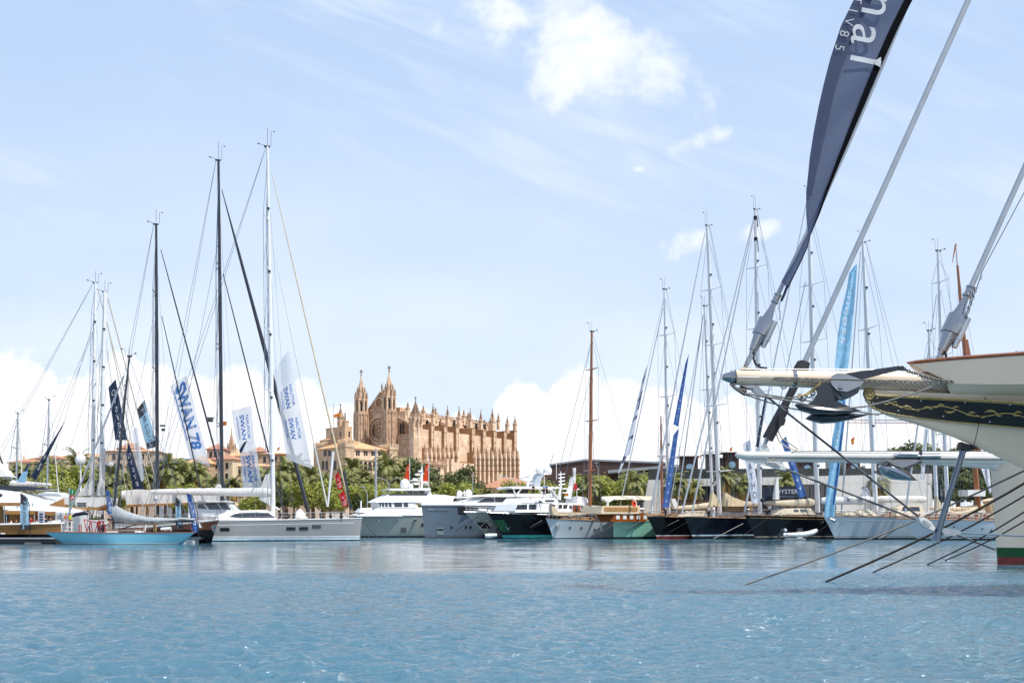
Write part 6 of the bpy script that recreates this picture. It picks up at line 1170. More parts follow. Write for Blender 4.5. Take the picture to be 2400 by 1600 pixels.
b.tube([t.c(1304, 1060+62), t.c(1304, 1082)], .05, 5); b.tube([t.c(1330, 1168), t.c(1338, 1140), t.c(1341, 1124)], [.6, .42, .45], 8); b.tube([t.c(1318, 1145), t.c(1358, 1146)], .09, 5); b.tube([t.c(1318, 1154), t.c(1336, 1155)], .08, 5); b.tube([t.c(1347, 1150), t.c(1346, 1096)], [.12, .3], 6); b.tube([t.c(1352, 1180), t.c(1352, 1146)], .06, 5); t.part('mast_and_funnel', b, 'white'); dome(t, t.c(1341, 1127), .35)
b = MB(); b.box(*(lambda p: (p.x-.3, p.x+.3, -.3, .3, p.z-.5, p.z+.5))(t.c(1346, 1140))); t.part('red_lantern', b, 'redp'); spain('small red and yellow flag on the pilothouse yacht', [(1323, 1156), (1332, 1156), (1332, 1162), (1324, 1162)], 148)
# ===== sailing yachts on the right
def classic(name, label, cat, px, D, a, L, B, zb, zm, zs, ovb, body, bands, rail='teak', q=1.1, fl=.22, life=True, fine=.55, **k):
    t = boat(name, label, cat, px, D, 180+a, SG); hull(t, L, B, zb, zm, zs, ovb, 1.5, q, bands=bands, body=body, rail=rail, railr=.07, fine=fine, trans=.4, flare=fl, **k)
    if life: lifelines(t, .02, .9, 22, .8)
    return t
t = classic('pale_classic', 'pale blue grey classic yacht with white anchor, portholes and tall wooden mast', 'sailing yacht', 1297, 139, 36, 25, 5.4, 2.85, 2.3, 2.2, 1.35, 'pale', ((.12, 'boot_k'),))
portlights(t, [(1337, 1234), (1363, 1236), (1393, 1239)], .1, .13, True); b = MB(); c0 = Vector(t.P(.04, 1.5, t.sheer(.04), t.ns))+Vector((0, .15, 0)); b.tube([c0+Vector((.35, 0, .45)), c0, c0+Vector((-.3, .1, .4))], [.1, .16, .1], 6); b.tube([c0+Vector((0, .05, .3)), c0+Vector((0, .05, -.35))], .14, 6); t.part('anchor', b, 'steel')
mast(t, t.c(1382, 1224), t.c(1387, 776), .30, .17, 'woodm', (.27, .53, .80), 1.9, .3, stays=[(t.c(1386, 800), t.c(1282, 1214), .035, 'wire'), (t.c(1386, 870), t.c(1300, 1214), .03, 'wire')], back=[(t.c(1388, 780), t.c(1520, 1222))], chain=2.3, dec=False)
b = MB(); b.prism([t.c(1293, 1186, 1), t.c(1300, 1186, 1), t.c(1310, 1202, 1), t.c(1372, 1200, 1), t.c(1372, 1205, 1), t.c(1320, 1208, 1), t.c(1296, 1206, 1)], (0, -.7, 0)); t.part('flaked_headsail', b, 'beige'); boomcover(t, t.c(1386, 1196), t.c(1480, 1202), .3, 'beige', drop=.2)
cabin(t, [(1340, 1222), (1344, 1212), (1400, 1212), (1404, 1222)], 2.4, 'teak', wins=[[(1350, 1219), (1350, 1215), (1362, 1215), (1362, 1219)]]); b = MB(); b.tube([t.c(1409, 1230, 2.75), t.c(1410, 1243, 2.75)], .26, 8); t.part('fender', b, 'offw')
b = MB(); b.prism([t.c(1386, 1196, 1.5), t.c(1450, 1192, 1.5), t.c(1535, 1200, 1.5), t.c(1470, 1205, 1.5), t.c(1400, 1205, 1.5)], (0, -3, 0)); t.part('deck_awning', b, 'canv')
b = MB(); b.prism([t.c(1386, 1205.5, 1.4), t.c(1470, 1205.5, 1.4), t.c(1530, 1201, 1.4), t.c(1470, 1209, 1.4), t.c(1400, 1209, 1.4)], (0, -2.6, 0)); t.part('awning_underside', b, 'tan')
t = classic('mint_yacht', 'mint green hulled yacht with plumb bow and brown deckhouse under cream awnings', 'sailing yacht', 1438, 137.5, 40, 24, 5.6, 2.5, 2.4, 2.4, .05, 'mint', ((.28, 'boot_k'),), rail='mint')
cabin(t, [(1434, 1222), (1440, 1204), (1525, 1204), (1530, 1222)], 3.4, 'varn', wins=[[(a, 1216), (a, 1207), (a+8, 1207), (a+8, 1216)] for a in (1444, 1460, 1476, 1492, 1508)], winm='offw')
b = MB(); rows = [[t.c(lerp(1410, 1532, i/8), q_-2.0*math.sin(PI*i/8), y) for i in range(9)] for y, q_ in ((-1.7, 1169), (0, 1163), (1.7, 1172))]; b.grid(rows); t.part('bimini', b, 'canv', smooth=True)
b = MB()
for y in (-1.6, 1.6):
    for p, q in (((1424, 1186), (1424, 1176)), ((1424, 1176), (1411, 1167)), ((1424, 1176), (1442, 1166)), ((1490, 1186), (1490, 1177)), ((1490, 1177), (1480, 1166)), ((1528, 1205), (1528, 1166))): b.tube([t.c(*p, y), t.c(*q, y)], .16, 6)
t.part('bimini_frame', b, 'white'); cabin(t, [(1408, 1203), (1412, 1185), (1500, 1184), (1500, 1203)], 3.8, 'wallc', name='pilothouse', wins=[[(1416, 1198), (1416, 1188), (1494, 1188), (1494, 1198)]], winm='tan'); b = MB(); b.lathe(t.c(1485, 1180, 1.8), [(.42, 0), (.42, .12), (.25, .12), (.25, 0)], 14, axis=(0, 1, 0)); t.part('lifebuoy', b, 'orangeb')
mast(t, t.c(1568, 1212), t.c(1557, 677), .26, .15, 'mastw', (.26, .53, .80), 2.2, .3, stays=[(t.c(1554, 722), t.c(1447, 1215), .08, 'mastg'), (t.c(1555, 700), t.c(1500, 930), .02, 'wire')], back=[(t.c(1562, 680), t.c(1665, 1215))], chain=2.3)
mast(t, t.c(1552, 1212), t.c(1549, 975), .2, .1, 'woodm', (.6,), 1.2, .3, chain=2.0, gear=False, dec=False, name='mizzen_mast')
mast(t, t.c(1671, 1205), t.c(1651, 716), .24, .17, 'mastw', (.3, .6), 2.2, .3, stays=[(t.c(1648, 738), t.c(1585, 1205), .09, 'mastg'), (t.c(1648, 745), t.c(1567, 1200), .06, 'mastg')], chain=2.4, name='after_mast')
t = classic('black_classic', 'black classic yacht with red bottom, leftmost of the three black sailing hulls', 'sailing yacht', 1540, 137, 40, 30, 5.8, 3.1, 2.75, 2.6, 2.1, 'blk', ((.42, 'boot_r'), (.52, 'boot_w')), q=1.2)
mast(t, t.c(1687, 1205), t.c(1657, 528), .34, .22, 'mastw', (.15, .38, .59, .78), 2.5, .3, stays=[(t.c(1652, 546), t.c(1524, 1203), [.06, .09, .11, .13, .15], 'mastg')], back=[(t.c(1662, 530), t.c(1790, 1205, 1.5)), (t.c(1664, 532), t.c(1800, 1205, -1.5))], chain=2.5)
boomcover(t, t.c(1672, 1182), t.c(1575, 1190), .45, 'canv', drop=.1); b = MB(); b.prism([t.c(1566, 1168), t.c(1576, 1168), t.c(1585, 1188), t.c(1575, 1192)], (0, .5, 0)); t.part('bunched_sail', b, 'canvw')
cabin(t, [(1620, 1208), (1628, 1199), (1652, 1196), (1656, 1208)], 2.4, 'canv', name='covered_hatch'); cabin(t, [(1540, 1207), (1546, 1203), (1600, 1202), (1604, 1208)], 2.4, 'teak', name='skylight')
t = classic('navy_classic', 'midnight blue classic yacht with pale blue waterline stripe, middle of the three dark sailing hulls', 'sailing yacht', 1624, 135.5, 40, 32, 6, 3.0, 2.7, 2.6, 1.9, 'navy', ((.42, 'boot_k'), (.60, 'boot_b'), (.66, 'navy'), ), q=1.2)
mast(t, t.c(1781, 1203), t.c(1770, 490), .36, .22, 'mastw', (.20, .40, .61, .81), 2.6, .3, stays=[(t.c(1766, 512), t.c(1598, 1203), [.07, .1, .12, .13], 'mastg'), (t.c(1766, 520), t.c(1622, 1203), [.07, .1, .12, .13], 'mastg')], back=[(t.c(1774, 492), t.c(1930, 1205, 1.5)), (t.c(1774, 492), t.c(1905, 1205, -1.5))], chain=2.6)
b = MB(); p, q = t.c(1770, 506), t.c(1773, 532); b.tube([p, q], .27, 8); p, q = t.c(1771, 556), t.c(1774, 590); b.tube([p, q], .28, 8); t.part('mast_bands', b, 'cnavy')
boomcover(t, t.c(1775, 1180), t.c(1700, 1183), .42, 'canv'); b = MB(); b.prism([t.c(1665, 1152), t.c(1672, 1160), t.c(1684, 1186), t.c(1660, 1186)], (0, .4, 0)); b.prism([t.c(1694, 1153), t.c(1712, 1165), t.c(1742, 1175), t.c(1735, 1186), t.c(1692, 1186)], (0, .5, 0)); t.part('half_lowered_sail', b, 'beige')
person(1560, 1209, 135, 1.82, 'cwhite', 'cnavy', 'person in white top and navy trousers on the leftmost black bow', face=1.4, arm='up', z=3.0); person(1661, 1208, 134, 1.7, 'cwhite', 'cblk', 'person in white crouching left of another in white on the navy bow', face=2.0, arm='fold', z=2.85); person(1673, 1210, 134, 1.75, 'cwhite', 'cwhite', 'person all in white at the white mast foot', face=4, z=2.85)
cabin(t, [(1616, 1209), (1620, 1205), (1654, 1204), (1658, 1209)], 2.2, 'canv', name='deck_cushions')
t = classic('long_black_ketch', 'long black ketch with thin gold line, rightmost of the three dark sailing hulls', 'sailing yacht', 1770, 134, 36, 40, 6.4, 3.25, 2.9, 2.7, 2.2, 'blk', ((.30, 'boot_k'), (.38, 'canv')), q=1.3)
g_ = []
for i in range(1, 34):
    s = (i/33)**1.2; zt = t.sheer(s); z = zt-.35; p = t.P(s, z, zt, t.ns); q = t.P(s, z+.05, zt, t.ns); g_.append([(p[0], p[1]+t.ns*.02, p[2]), (q[0], q[1]+t.ns*.02, q[2])])
t.part('gold_line', MB().grid(g_), 'gold')
mast(t, t.c(1916, 1200), t.c(1894, 468), .38, .25, 'mastw', (.19, .37, .55, .73), 2.8, .3, stays=[(t.c(1890, 475), t.c(1745, 1200), [.07, .1, .12, .14], 'mastg'), (t.c(1888, 660), t.c(1815, 1000), .05, 'wire')], back=[(t.c(1899, 475), t.c(2050, 1205, 1.5))], chain=2.8)
boomcover(t, t.c(1906, 1177), t.c(1790, 1178), .62, 'canv', wob=.05, end=.4); cabin(t, [(1840, 1205), (1850, 1196), (1862, 1191), (1905, 1190), (1912, 1205)], 3.0, 'canv', name='sprayhood', taper=.4, wins=[[(1862, 1199), (1864, 1193), (1875, 1193), (1874, 1199)], [(1878, 1199), (1879, 1193), (1895, 1193), (1896, 1199)]])
b = MB(); b.tube([t.c(1785, 1172), t.c(1800, 1166), t.c(1890, 1165)], [.25, .35, .15], 8); t.part('navy_cover', b, 'cnavy'); b = MB(); b.prism([t.c(1818, 1118, .5), t.c(1822, 1120, .5), t.c(1824, 1170, .5), t.c(1810, 1170, .5)], (0, .2, 0)); t.part('staysail', b, 'canvw')
for i in range(26):
    pass
for i in range(34):
    s = .05+.85*i/34; p = edge(t, s, 1, rnd.uniform(.6, 3)); h_ = rnd.uniform(.25, .8); t.part('winch', MB().lathe(p-Vector((0, 0, .05)), [(rnd.uniform(.12, .3), 0), (.1, h_*.5), (.16, h_)], 7), 'offw')
person(1797, 1206, 133, 1.75, 'cblk', 'cblk', 'person in black left of another on the long black ketch', face=1, z=3.0); person(1803, 1206, 133, 1.75, 'cwhite', 'cnavy', 'person in white top by the stacked-letter banner', face=2.6, arm='fold', z=3.0)
t = classic('pale_cutter', 'long pale grey blue yacht with white anchor at the bow and white boom', 'sailing yacht', 1957, 134, 16, 34, 6.4, 3.15, 2.85, 2.5, 1.8, 'pale', ((.22, 'boot_k'), (.30, 'boot_w'), (.38, 'boot_k')), q=1.1)
g_ = []
for i in range(3, 34):
    s = (i/33)**1.2; zt = t.sheer(s); z = zt-.55; p = t.P(s, z, zt, t.ns); q = t.P(s, z+.14, zt, t.ns); g_.append([(p[0], p[1]+t.ns*.02, p[2]), (q[0], q[1]+t.ns*.02, q[2])])
t.part('stripe', MB().grid(g_), 'offw'); b = MB(); c0 = Vector(t.P(.015, 2.55, t.sheer(.015), t.ns))+Vector((0, .15, 0)); b.tube([c0+Vector((.1, 0, .25)), c0+Vector((-.5, .05, 0)), c0+Vector((-.6, .1, -.35))], [.08, .2, .08], 6); t.part('anchor', b, 'steel')
mast(t, t.c(2053, 1200), t.c(2022, 567), .38, .22, 'mastw', (.22, .46, .68), 3.0, .3, stays=[(t.c(2017, 590), t.c(1972, 1200), [.06, .09, .1, .12], 'mastg')], back=[(t.c(2030, 570), t.c(2200, 1205, 1.5)), (t.c(2030, 570), t.c(2170, 1205, -1.5))], chain=2.9)
boomcover(t, t.c(2046, 1172), t.c(1925, 1173), .60, 'canvw', 'boom', wob=.02, end=.8); text(b := MB(), 'ARCURUS', t.c(2002, 1171, .5), (-1, 0, 0), (0, 0, 1), .55); t.part('lettering', b, 'txk'); boomcover(t, t.c(2170, 1170), t.c(2056, 1169), .5, 'canvw', 'after_boom', wob=.02, end=.9)
cabin(t, [(1982, 1206), (1985, 1201), (2040, 1192), (2056, 1203), (2056, 1208)], 2.4, 'canv', name='covered_tender', taper=.6); cabin(t, [(2100, 1208), (2108, 1190), (2130, 1183), (2165, 1184), (2170, 1208)], 3.0, 'canv', name='sprayhood', taper=.4, wins=[[(2115, 1197), (2120, 1187), (2132, 1186), (2133, 1197)], [(2136, 1197), (2136, 1187), (2158, 1187), (2158, 1197)]])
for i in range(30):
    s = .12+.8*i/30; p = edge(t, s, 1, rnd.uniform(.4, 2.5)); h_ = rnd.uniform(.3, .9); t.part('winch', MB().lathe(p-Vector((0, 0, .05)), [(rnd.uniform(.1, .3), 0), (.1, h_*.5), (.2, h_)], 7), 'varn')
t = classic('second_pale_yacht', 'pale blue yacht behind the polished strut with small round portholes', 'sailing yacht', 2150, 128, 18, 30, 6, 2.75, 2.4, 2.2, 3.2, 'pale', ((.22, 'boot_k'), (.30, 'boot_w'), (.38, 'boot_k')), q=1.2)
portlights(t, [(2236, 1233), (2302, 1240), (2323, 1242)], .1, .11, True); boomcover(t, t.c(2290, 1192), t.c(2196, 1187), .32, 'canv', drop=.7); b = MB(); b.prism([t.c(2190, 1162), t.c(2202, 1186), t.c(2205, 1200), t.c(2188, 1202)], (0, .5, 0)); t.part('sail_cover', b, 'canv')
for i in range(26):
    s = .1+.8*i/26; p = edge(t, s, 1, rnd.uniform(.4, 2.5)); h_ = rnd.uniform(.4, 1.1); t.part('winch', MB().lathe(p-Vector((0, 0, .05)), [(rnd.uniform(.15, .35), 0), (.1, h_*.5), (.22, h_)], 7), 'varn')
mast(t, t.c(2196, 1200), t.c(2177, 774), .26, .18, 'mastw', (.3, .6, .85), 1.8, .3, chain=2.2, dec=False); mast(t, t.c(2221, 1200), t.c(2198, 587), .30, .18, 'mastw', (.3, .6, .88), 2.2, .3, stays=[(t.c(2195, 690), t.c(2122, 1200), [.05, .1, .14], 'mastg')], back=[(t.c(2203, 590), t.c(2330, 1205))], chain=2.2, dec=False, name='main_mast')
t = boat('wooden_schooner', 'wooden masted schooner with varnished rig at the far right behind the polished strut', 'sailing ship', 2140, 156, 180+20, SG); hull(t, 30, 7, 3.6, 3.0, 3.0, 2, 1, 1.2, bands=((.3, 'boot_r'),), body='varn', rail='teak', railr=.1)
mast(t, t.c(2294, 1196), t.c(2244, 622), .46, .2, 'woodm', (.3, .55), 2.6, .1, chain=3.2, gear=False, dec=False); b = MB(); b.tube([t.c(2246, 650), t.c(2240, 575)], [.1, .05], 5); b.tube([t.c(2240, 572), t.c(2232, 615)], [.16, .05], 5); t.part('topmast', b, 'woodm'); b = MB(); b.tube([t.c(2262, 796, 0), t.c(2272, 860, 0), t.c(2296, 1100)], [.45, .55, .5], 8); b.tube([t.c(2250, 690), t.c(2262, 800)], [.1, .2], 6); t.part('furled_gaff_sail', b, 'varn')
boomcover(t, t.c(2310, 1186), t.c(2180, 1190), .5, 'beige', drop=.3); b = MB(); b.tube([t.c(2316, 1170), t.c(2326, 1210)], [.9, .7], 8); t.part('stowed_sails', b, 'beige'); b = MB(); b.box(*(lambda p: (p.x-1.8, p.x+1.8, -1, 1, p.z-1, p.z))(t.c(2278, 1148))); t.part('deckhouse', b, 'offw')
# rigid inflatable
t = boat('dinghy', 'small white inflatable dinghy with grey outboard motor in front of the long black ketch', 'dinghy', 1868, 126, 182, None); b = MB(); pr_ = [t.c(1840, 1253), t.c(1880, 1252), t.c(1900, 1248), t.c(1911, 1243)]
for s_ in (-1, 1): b.tube([Vector((p.x, s_*w_, p.z)) for p, w_ in zip(pr_+[t.c(1913, 1242)], (.75, .78, .62, .25, 0))], [.26, .28, .26, .22, .2], 10)
t.part('tube', b, 'rib', smooth=True); b = MB(); b.box(t.c(1885, 1).x, t.c(1842, 1).x, -.55, .55, .05, .3); p = t.c(1873, 1247); b.box(p.x-.35, p.x+.3, -.3, .3, .3, 1.1); t.part('console', b, 'offw'); b = MB(); q = t.c(1874, 1236); b.box(q.x-.3, q.x+.25, -.25, .25, 1.0, 1.55); t.part('steering_seat', b, 'txk')
b = MB(); q = t.c(1836, 1246); b.tube([q+Vector((.5, 0, -.5)), q+Vector((.1, 0, .1)), q+Vector((0, 0, .35))], [.12, .3, .22], 8); b.tube([q+Vector((.2, 0, 0)), q+Vector((.9, 0, -1.0))], [.2, .1], 6); t.part('outboard_motor', b, 'txk'); b = MB(); b.tube([q+Vector((-.25, .0, .1)), q+Vector((-.1, 0, .38))], [.3, .2], 8); t.part('motor_cowl', b, 'greyw')
t = boat('dinghy', 'white and black tender moored under the raked pale grey bow', 'dinghy', 1150, 131, 182, None); b = MB()
for s_ in (-1, 1): b.tube([t.c(1137, 1255, s_*.6), t.c(1146, 1255, s_*.6), t.c(1164, 1253, s_*.3)], [.25, .32, .2], 8)
t.part('tube', b, 'rib', smooth=True); b = MB(); q = t.c(1150, 1249); b.box(q.x-.6, q.x+.5, -.4, .4, q.z-.6, q.z+.5); b.tube([q+Vector((.2, 0, .3)), q+Vector((.6, 0, 1.0))], .08, 5); t.part('engine_and_seat', b, 'carbon')
# banners on the right
banner('hanging_banner', 'blue banner with small white marks, upper part of the pair on the furled stay', [(1606, 852), (1615, 828), (1590, 1000), (1578, 994)], 133, 'fblue', [('text', c_, .5, .18+i*.115, -.5, 0, 0, -.07, .02, 'txw') for i, c_ in enumerate('^^^^^^^')], nv=20, grp=BG)
banner('hanging_banner', 'blue banner with small white marks, lower and wider of the pair on the furled stay', [(1578, 1020), (1591, 1002), (1568, 1188), (1552, 1190)], 133, 'fblue', [('text', c_, .5, .12+i*.115, -.5, 0, 0, -.07, .02, 'txw') for i, c_ in enumerate('^^^^^^^^')], nv=20, grp=BG)
banner('hanging_banner', 'twisted white and navy banner on the stay of the mint yacht', [(1509, 874), (1521, 846), (1476, 1065), (1462, 1068)], 138, 'fwh', [('patchuv', .2, .9, .12+i*.22, .16+i*.22, 'txn') for i in range(4)]+[('patchuv', .6, .9, .3, .5, 'txn')], nv=24, nu=4, amp=.25, grp=BG)
banner('hanging_banner', 'small white and navy banner tail above the bright trees', [(1464, 1060), (1472, 1064), (1453, 1106), (1448, 1110)], 138, 'fwh', [('patchuv', 0, 1, .15, .5, 'txn')], grp=BG)
banner('hanging_banner', 'white banner with stacked navy letters left of the blue-striped white mast', [(1740, 1040), (1758, 1030), (1782, 1176), (1762, 1180)], 132, 'fwh', [('text', c_, .5, .10+i*.155, .62, 0, 0, -.15, .0, 'txn') for i, c_ in enumerate('JEATHO')], nv=18, grp=BG)
banner('hanging_banner', 'narrow navy banner hanging left of the black hydraulic cylinder', [(1793, 925), (1798, 922), (1778, 1048), (1771, 1046)], 131, 'fnavy', [('text', 'v', .5, .2+i*.2, .6, 0, 0, -.06, .02, 'txw') for i in range(4)], nu=3, amp=.08, grp=BG)
banner('hanging_banner', 'blue banner with white marks slanting behind the white bowsprit', [(1830, 1032), (1842, 1022), (1890, 1160), (1874, 1168)], 131, 'fblue', [('text', 'v', .5, .15+i*.14, .55, 0, 0, -.09, .03, 'txw') for i in range(6)], grp=BG)
t = T('hanging_banner', 'tall light blue banner with mirrored white lettering behind both bowsprits', 'banner', 1980, 130, 0, group=BG); lf = [(2004, 622), (1990, 640), (1985, 675), (1972, 730), (1963, 790), (1957, 850), (1955, 900), (1962, 960), (1950, 1030), (1944, 1100), (1936, 1160), (1931, 1212)]; rt = [(2009, 618), (2008, 640), (2005, 680), (2000, 740), (1995, 800), (1988, 860), (1983, 920), (1981, 980), (1974, 1040), (1968, 1100), (1960, 1160), (1955, 1210)]
rows = [[t.c(lerp(a[0], b_[0], j/8), lerp(a[1], b_[1], j/8), .22*math.sin(j*1.1+i*.9)) for j in range(9)] for i, (a, b_) in enumerate(zip(lf, rt))]
t.part('cloth', MB().grid(rows), 'fcyan', smooth=True)
for tx, v_, sz in (('princess', .25, 1.0), ('yachts', .68, .8)): cloth_text(t, rows, tx, .42, v_, 0, .082*sz, .62*sz, 0, bold=-.005, m='txw', off=Vector((0, -.05, 0)))
rr = [[on_cloth(rows, lerp(.72, .9, g/3), lerp(.5, .95, f/12))+Vector((0, -.04, 0)) for g in range(4)] for f in range(13)]; t.part('stripe', MB().grid(rr), 'fblue')
banner('hanging_banner', 'white pennant with small navy letters above the polished anchor', [(2166, 1003), (2176, 1006), (2166, 1124), (2157, 1122)], 132, 'fwh', [('text', 'A', .5, .72, .6, 0, 0, -.1, .02, 'txn'), ('text', '*', .5, .88, .5, 0, 0, -.08, .02, 'txn')], grp=BG); banner('hanging_banner', 'white pennant tip with small letters at the cool white stem', [(2298, 1092), (2318, 1092), (2324, 1150), (2320, 1158)], 132, 'fwh', [('text', 'GOOP', .5, .3, .0, .12, .3, 0, 0, 'txk')], grp=BG)
banner('hanging_banner', 'small navy banner with stacked letters between two white masts', [(2198, 1130), (2202, 1126), (2212, 1172), (2204, 1172)], 132, 'fnavy', [('text', 'OYSTER', .5, .5, 0, .15, .8, 0, 0, 'txw')], grp=BG)
for lb, q, D in (('tiny red and yellow flag left of the stair boxes', [(1711, 1050), (1717, 1046), (1715, 1056), (1709, 1056)], 140), ('small red and yellow flag above the roof plant room', [(1994, 1030), (2003, 1022), (2001, 1040), (1996, 1042)], 136), ('tiny red flag right of the blue banner pair', [(1641, 1066), (1644, 1063), (1643, 1074), (1641, 1074)], 140)): spain(lb, q, D)
t = T('trade_fair_sign', 'dark blue sign reading OYSTER below the terrace building', 'sign', 1800, 175, 0); a, c_ = t.c(1790, 1140), t.c(1872, 1163); t.part('board', MB().box(a.x, c_.x, 0, .2, c_.z, a.z), 'cnavy'); t.part('lettering', text(MB(), 'OYSTER', t.c(1844, 1152, -.05), (1, 0, 0), (0, 0, 1), 1.1), 'txw')
t = T('white_feather_flag', 'white feather flag with dark edge in front of the white building end', 'flag', 2030, 150, 0); b = MB(); pts = [(2019, 1143), (2026, 1139), (2034, 1143), (2040, 1152), (2041, 1162), (2022, 1163)]; b.prism([t.c(*p) for p in pts], (0, .05, 0)); t.part('cloth', b, 'fwh'); t.part('pole', MB().tube([t.c(*p, -.1) for p in pts[:5]+[(2041, 1195)]], .05, 5), 'black')
# bollards, passerelles: mooring lines of the far row
for i, (a, c_) in enumerate((((848, 1219), (889, 1262)), ((851, 1222), (865, 1259)), ((1121, 1210), (1048, 1256)), ((1143, 1218), (1101, 1258)), ((1277, 1222), (1212, 1257)), ((1270, 1219), (1206, 1256)), ((1250, 1212), (1290, 1244)), ((1450, 1222), (1385, 1259)), ((1410, 1238), (1352, 1254)), ((1500, 1220), (1441, 1259)), ((1507, 1222), (1446, 1259)), ((1590, 1218), (1512, 1258)), ((1622, 1216), (1544, 1261)), ((1742, 1226), (1672, 1262)), ((1798, 1216), (1729, 1262)), ((1930, 1222), (1880, 1250)), ((1944, 1226), (1898, 1262)), ((2100, 1235), (2060, 1262)), ((2112, 1232), (2068, 1262)))):
    lb = ['grey green trawler bow, upper line', 'grey green trawler bow, short line', 'pale raked bow, left line', 'pale raked bow, right line', 'black motor yacht, upper line', 'black motor yacht, lower line', 'folded sail, slack line', 'mint bow to the pale classic', 'pale classic side', 'mint hull, left of two', 'mint hull, right of two', 'leftmost black sailing bow', 'navy sailing bow', 'navy hull side', 'long black ketch bow', 'dinghy bow', 'pale cutter bow', 'second pale yacht, left of two', 'second pale yacht, right of two'][i]
    D0 = 132; anchor_line(a[0], a[1], D0, c_[0], c_[1], H*F/(c_[1]-HZ+2), 'mooring line at the '+lb, .035, 'wirel' if i % 2 else 'roped')
b = MB()
# ===== foreground : cool white schooner bow (behind)
t = boat('white_schooner', 'cool white bow with green and red boot stripe and long slender white bowsprit', 'sailing yacht', 2338, 53, 180, SG)
DB = 53; S = F/DB
hull(t, 34, 8.0, 5.75, 5.2, 5, .42, .5, 1.0, bands=((.39, 'boot_r'), (.90, 'boot_g')), body='creamw', rail=None, deck='teak', fine=.5, flare=.16, trans=.6)
b = MB(); b.tube([t.c(1723, 1066), t.c(1728, 1066), t.c(1745, 1067), t.c(1800, 1068), t.c(1900, 1068.5), t.c(2100, 1071), t.c(2300, 1074), t.c(2420, 1078)], [.05, .17, .22, .24, .25, .30, .38, .5], 16); bs = t.part('bowsprit', b, 'spar', smooth=50)
b = MB(); b.tube([t.c(1812, 1075), t.c(1820, 1077), t.c(2000, 1079), t.c(2160, 1081), t.c(2320, 1090), t.c(2335, 1092)], [.04, .11, .13, .16, .2, .3], 10); t.part('bowsprit_keel', b, 'spar', smooth=50)
b = MB()
for i in range(90):
    a = t.c(lerp(1800, 2395, i/90), lerp(1073.5, 1077, i/90), .42); c_ = t.c(lerp(1800, 2395, (i+1)/90), lerp(1073.5, 1077, (i+1)/90), .42); b.tube([a, a+(c_-a)*.5+Vector((0, 0, .05)), c_], .016, 4)
    b.tube([a, c_], .012, 4)
t.part('net_lacing', b, 'roped'); b = MB(); b.tube([t.c(1855, 1059, .2), t.c(1862, 1057.5, .2), t.c(2240, 1057, .3), t.c(2395, 1058, .35)], .025, 5); t.part('jib_track', b, 'black', bs)
b = MB(); b.prism([t.c(1735, 1076), t.c(1830, 1079), t.c(1842, 1098), t.c(1800, 1092)], (0, .12, 0)); b.prism([t.c(1798, 1080, .22), t.c(1822, 1082, .22), t.c(1840, 1094, .22), t.c(1843, 1102, .22), t.c(1818, 1097, .22), t.c(1799, 1089, .22)], (0, -.34, 0)); t.part('bobstay_bracket', b, 'spar')
b = MB(); b.prism([t.c(1801, 1082, .26), t.c(1818, 1084, .26), t.c(1830, 1093, .26), t.c(1818, 1094, .26), t.c(1803, 1088, .26)], (0, -.04, 0)); t.part('toggle', b, 'steel')
t.part('bobstay', MB().tube([t.c(1838, 1098), t.c(2332, 1287)], .055, 8), 'galv', smooth=True)
b = MB(); b.prism([t.c(1779, 1058), t.c(1783, 1045), t.c(1790, 1040), t.c(1797, 1044), t.c(1806, 1058)], (0, .12, 0)); t.part('stay_bracket', b, 'spar')
b = MB(); b.tube([t.c(1788, 1050), t.c(1795, 1035)], .11, 10); b.tube([t.c(1794, 1036), t.c(1800, 1024)], [.09, .18], 10); t.part('stay_fork', b, 'chrome', smooth=True)
b = MB(); b.tube([t.c(1799, 1028), t.c(1837, 958)], .30, 16); b.tube([t.c(1836, 962), t.c(1842, 950)], [.2, .2], 10); b.prism([t.c(1826, 970, .4), t.c(1837, 974, .4), t.c(1842, 984, .4), t.c(1838, 996, .4), t.c(1824, 999, .4)], (0, -.7, 0)); t.part('hydraulic_cylinder', b, 'black', smooth=40)
b = MB(); b.tube([t.c(1833, 962), t.c(1882, 866)], .21, 12); b.tube([t.c(1872, 866), t.c(1880, 850)], [.3, .26], 10); b.tube([t.c(1880, 868), t.c(1887, 848)], [.34, .28], 12); t.part('stay_boot', b, 'black', smooth=True)
t.part('forestay', MB().tube([t.c(1884, 852), t.c(2076, 430), t.c(2275, -12), t.c(2500, -520)], [.14, .155, .155, .15], 12), 'mastg', smooth=True)
for k in range(2):
    t.part('hose', MB().tube([t.c(1822+k*5, 996), t.c(1818+k*5, 1012-k*4), t.c(1826+k*6, 1034-k*8), t.c(1845+k*8, 1048-k*8), t.c(1868+k*3, 1056-k*3)], .035, 6), 'wirel', smooth=True)
# polished anchor under its bowsprit
b = MB(); ar = [t.c(2061, 1092, .1), t.c(2075, 1100, .1), t.c(2095, 1108, .1), t.c(2120, 1117, .1), t.c(2150, 1125, .1)]; b.tube(ar, [.1, .32, .36, .2, .02], 12, flat=1.6); b.prism([t.c(2078, 1095, .3), t.c(2088, 1083, .3), t.c(2128, 1104, .3), t.c(2148, 1124, .3), t.c(2110, 1116, .3)], (0, -.5, 0)); t.part('anchor', b, 'chrome', smooth=30)
b = MB(); b.prism([t.c(2080, 1079, .4), t.c(2120, 1074, .4), t.c(2164, 1078, .4), t.c(2158, 1085, .4), t.c(2122, 1096, .4), t.c(2100, 1092, .4)], (0, -.6, 0)); b.tube([t.c(2100, 1068, .4), t.c(2204, 1068, .4)], [.1, .12], 8); b.tube([t.c(2095, 1068, .45), t.c(2110, 1063, .45), t.c(2150, 1064, .45)], .09, 8); t.part('anchor_stock', b, 'steel')
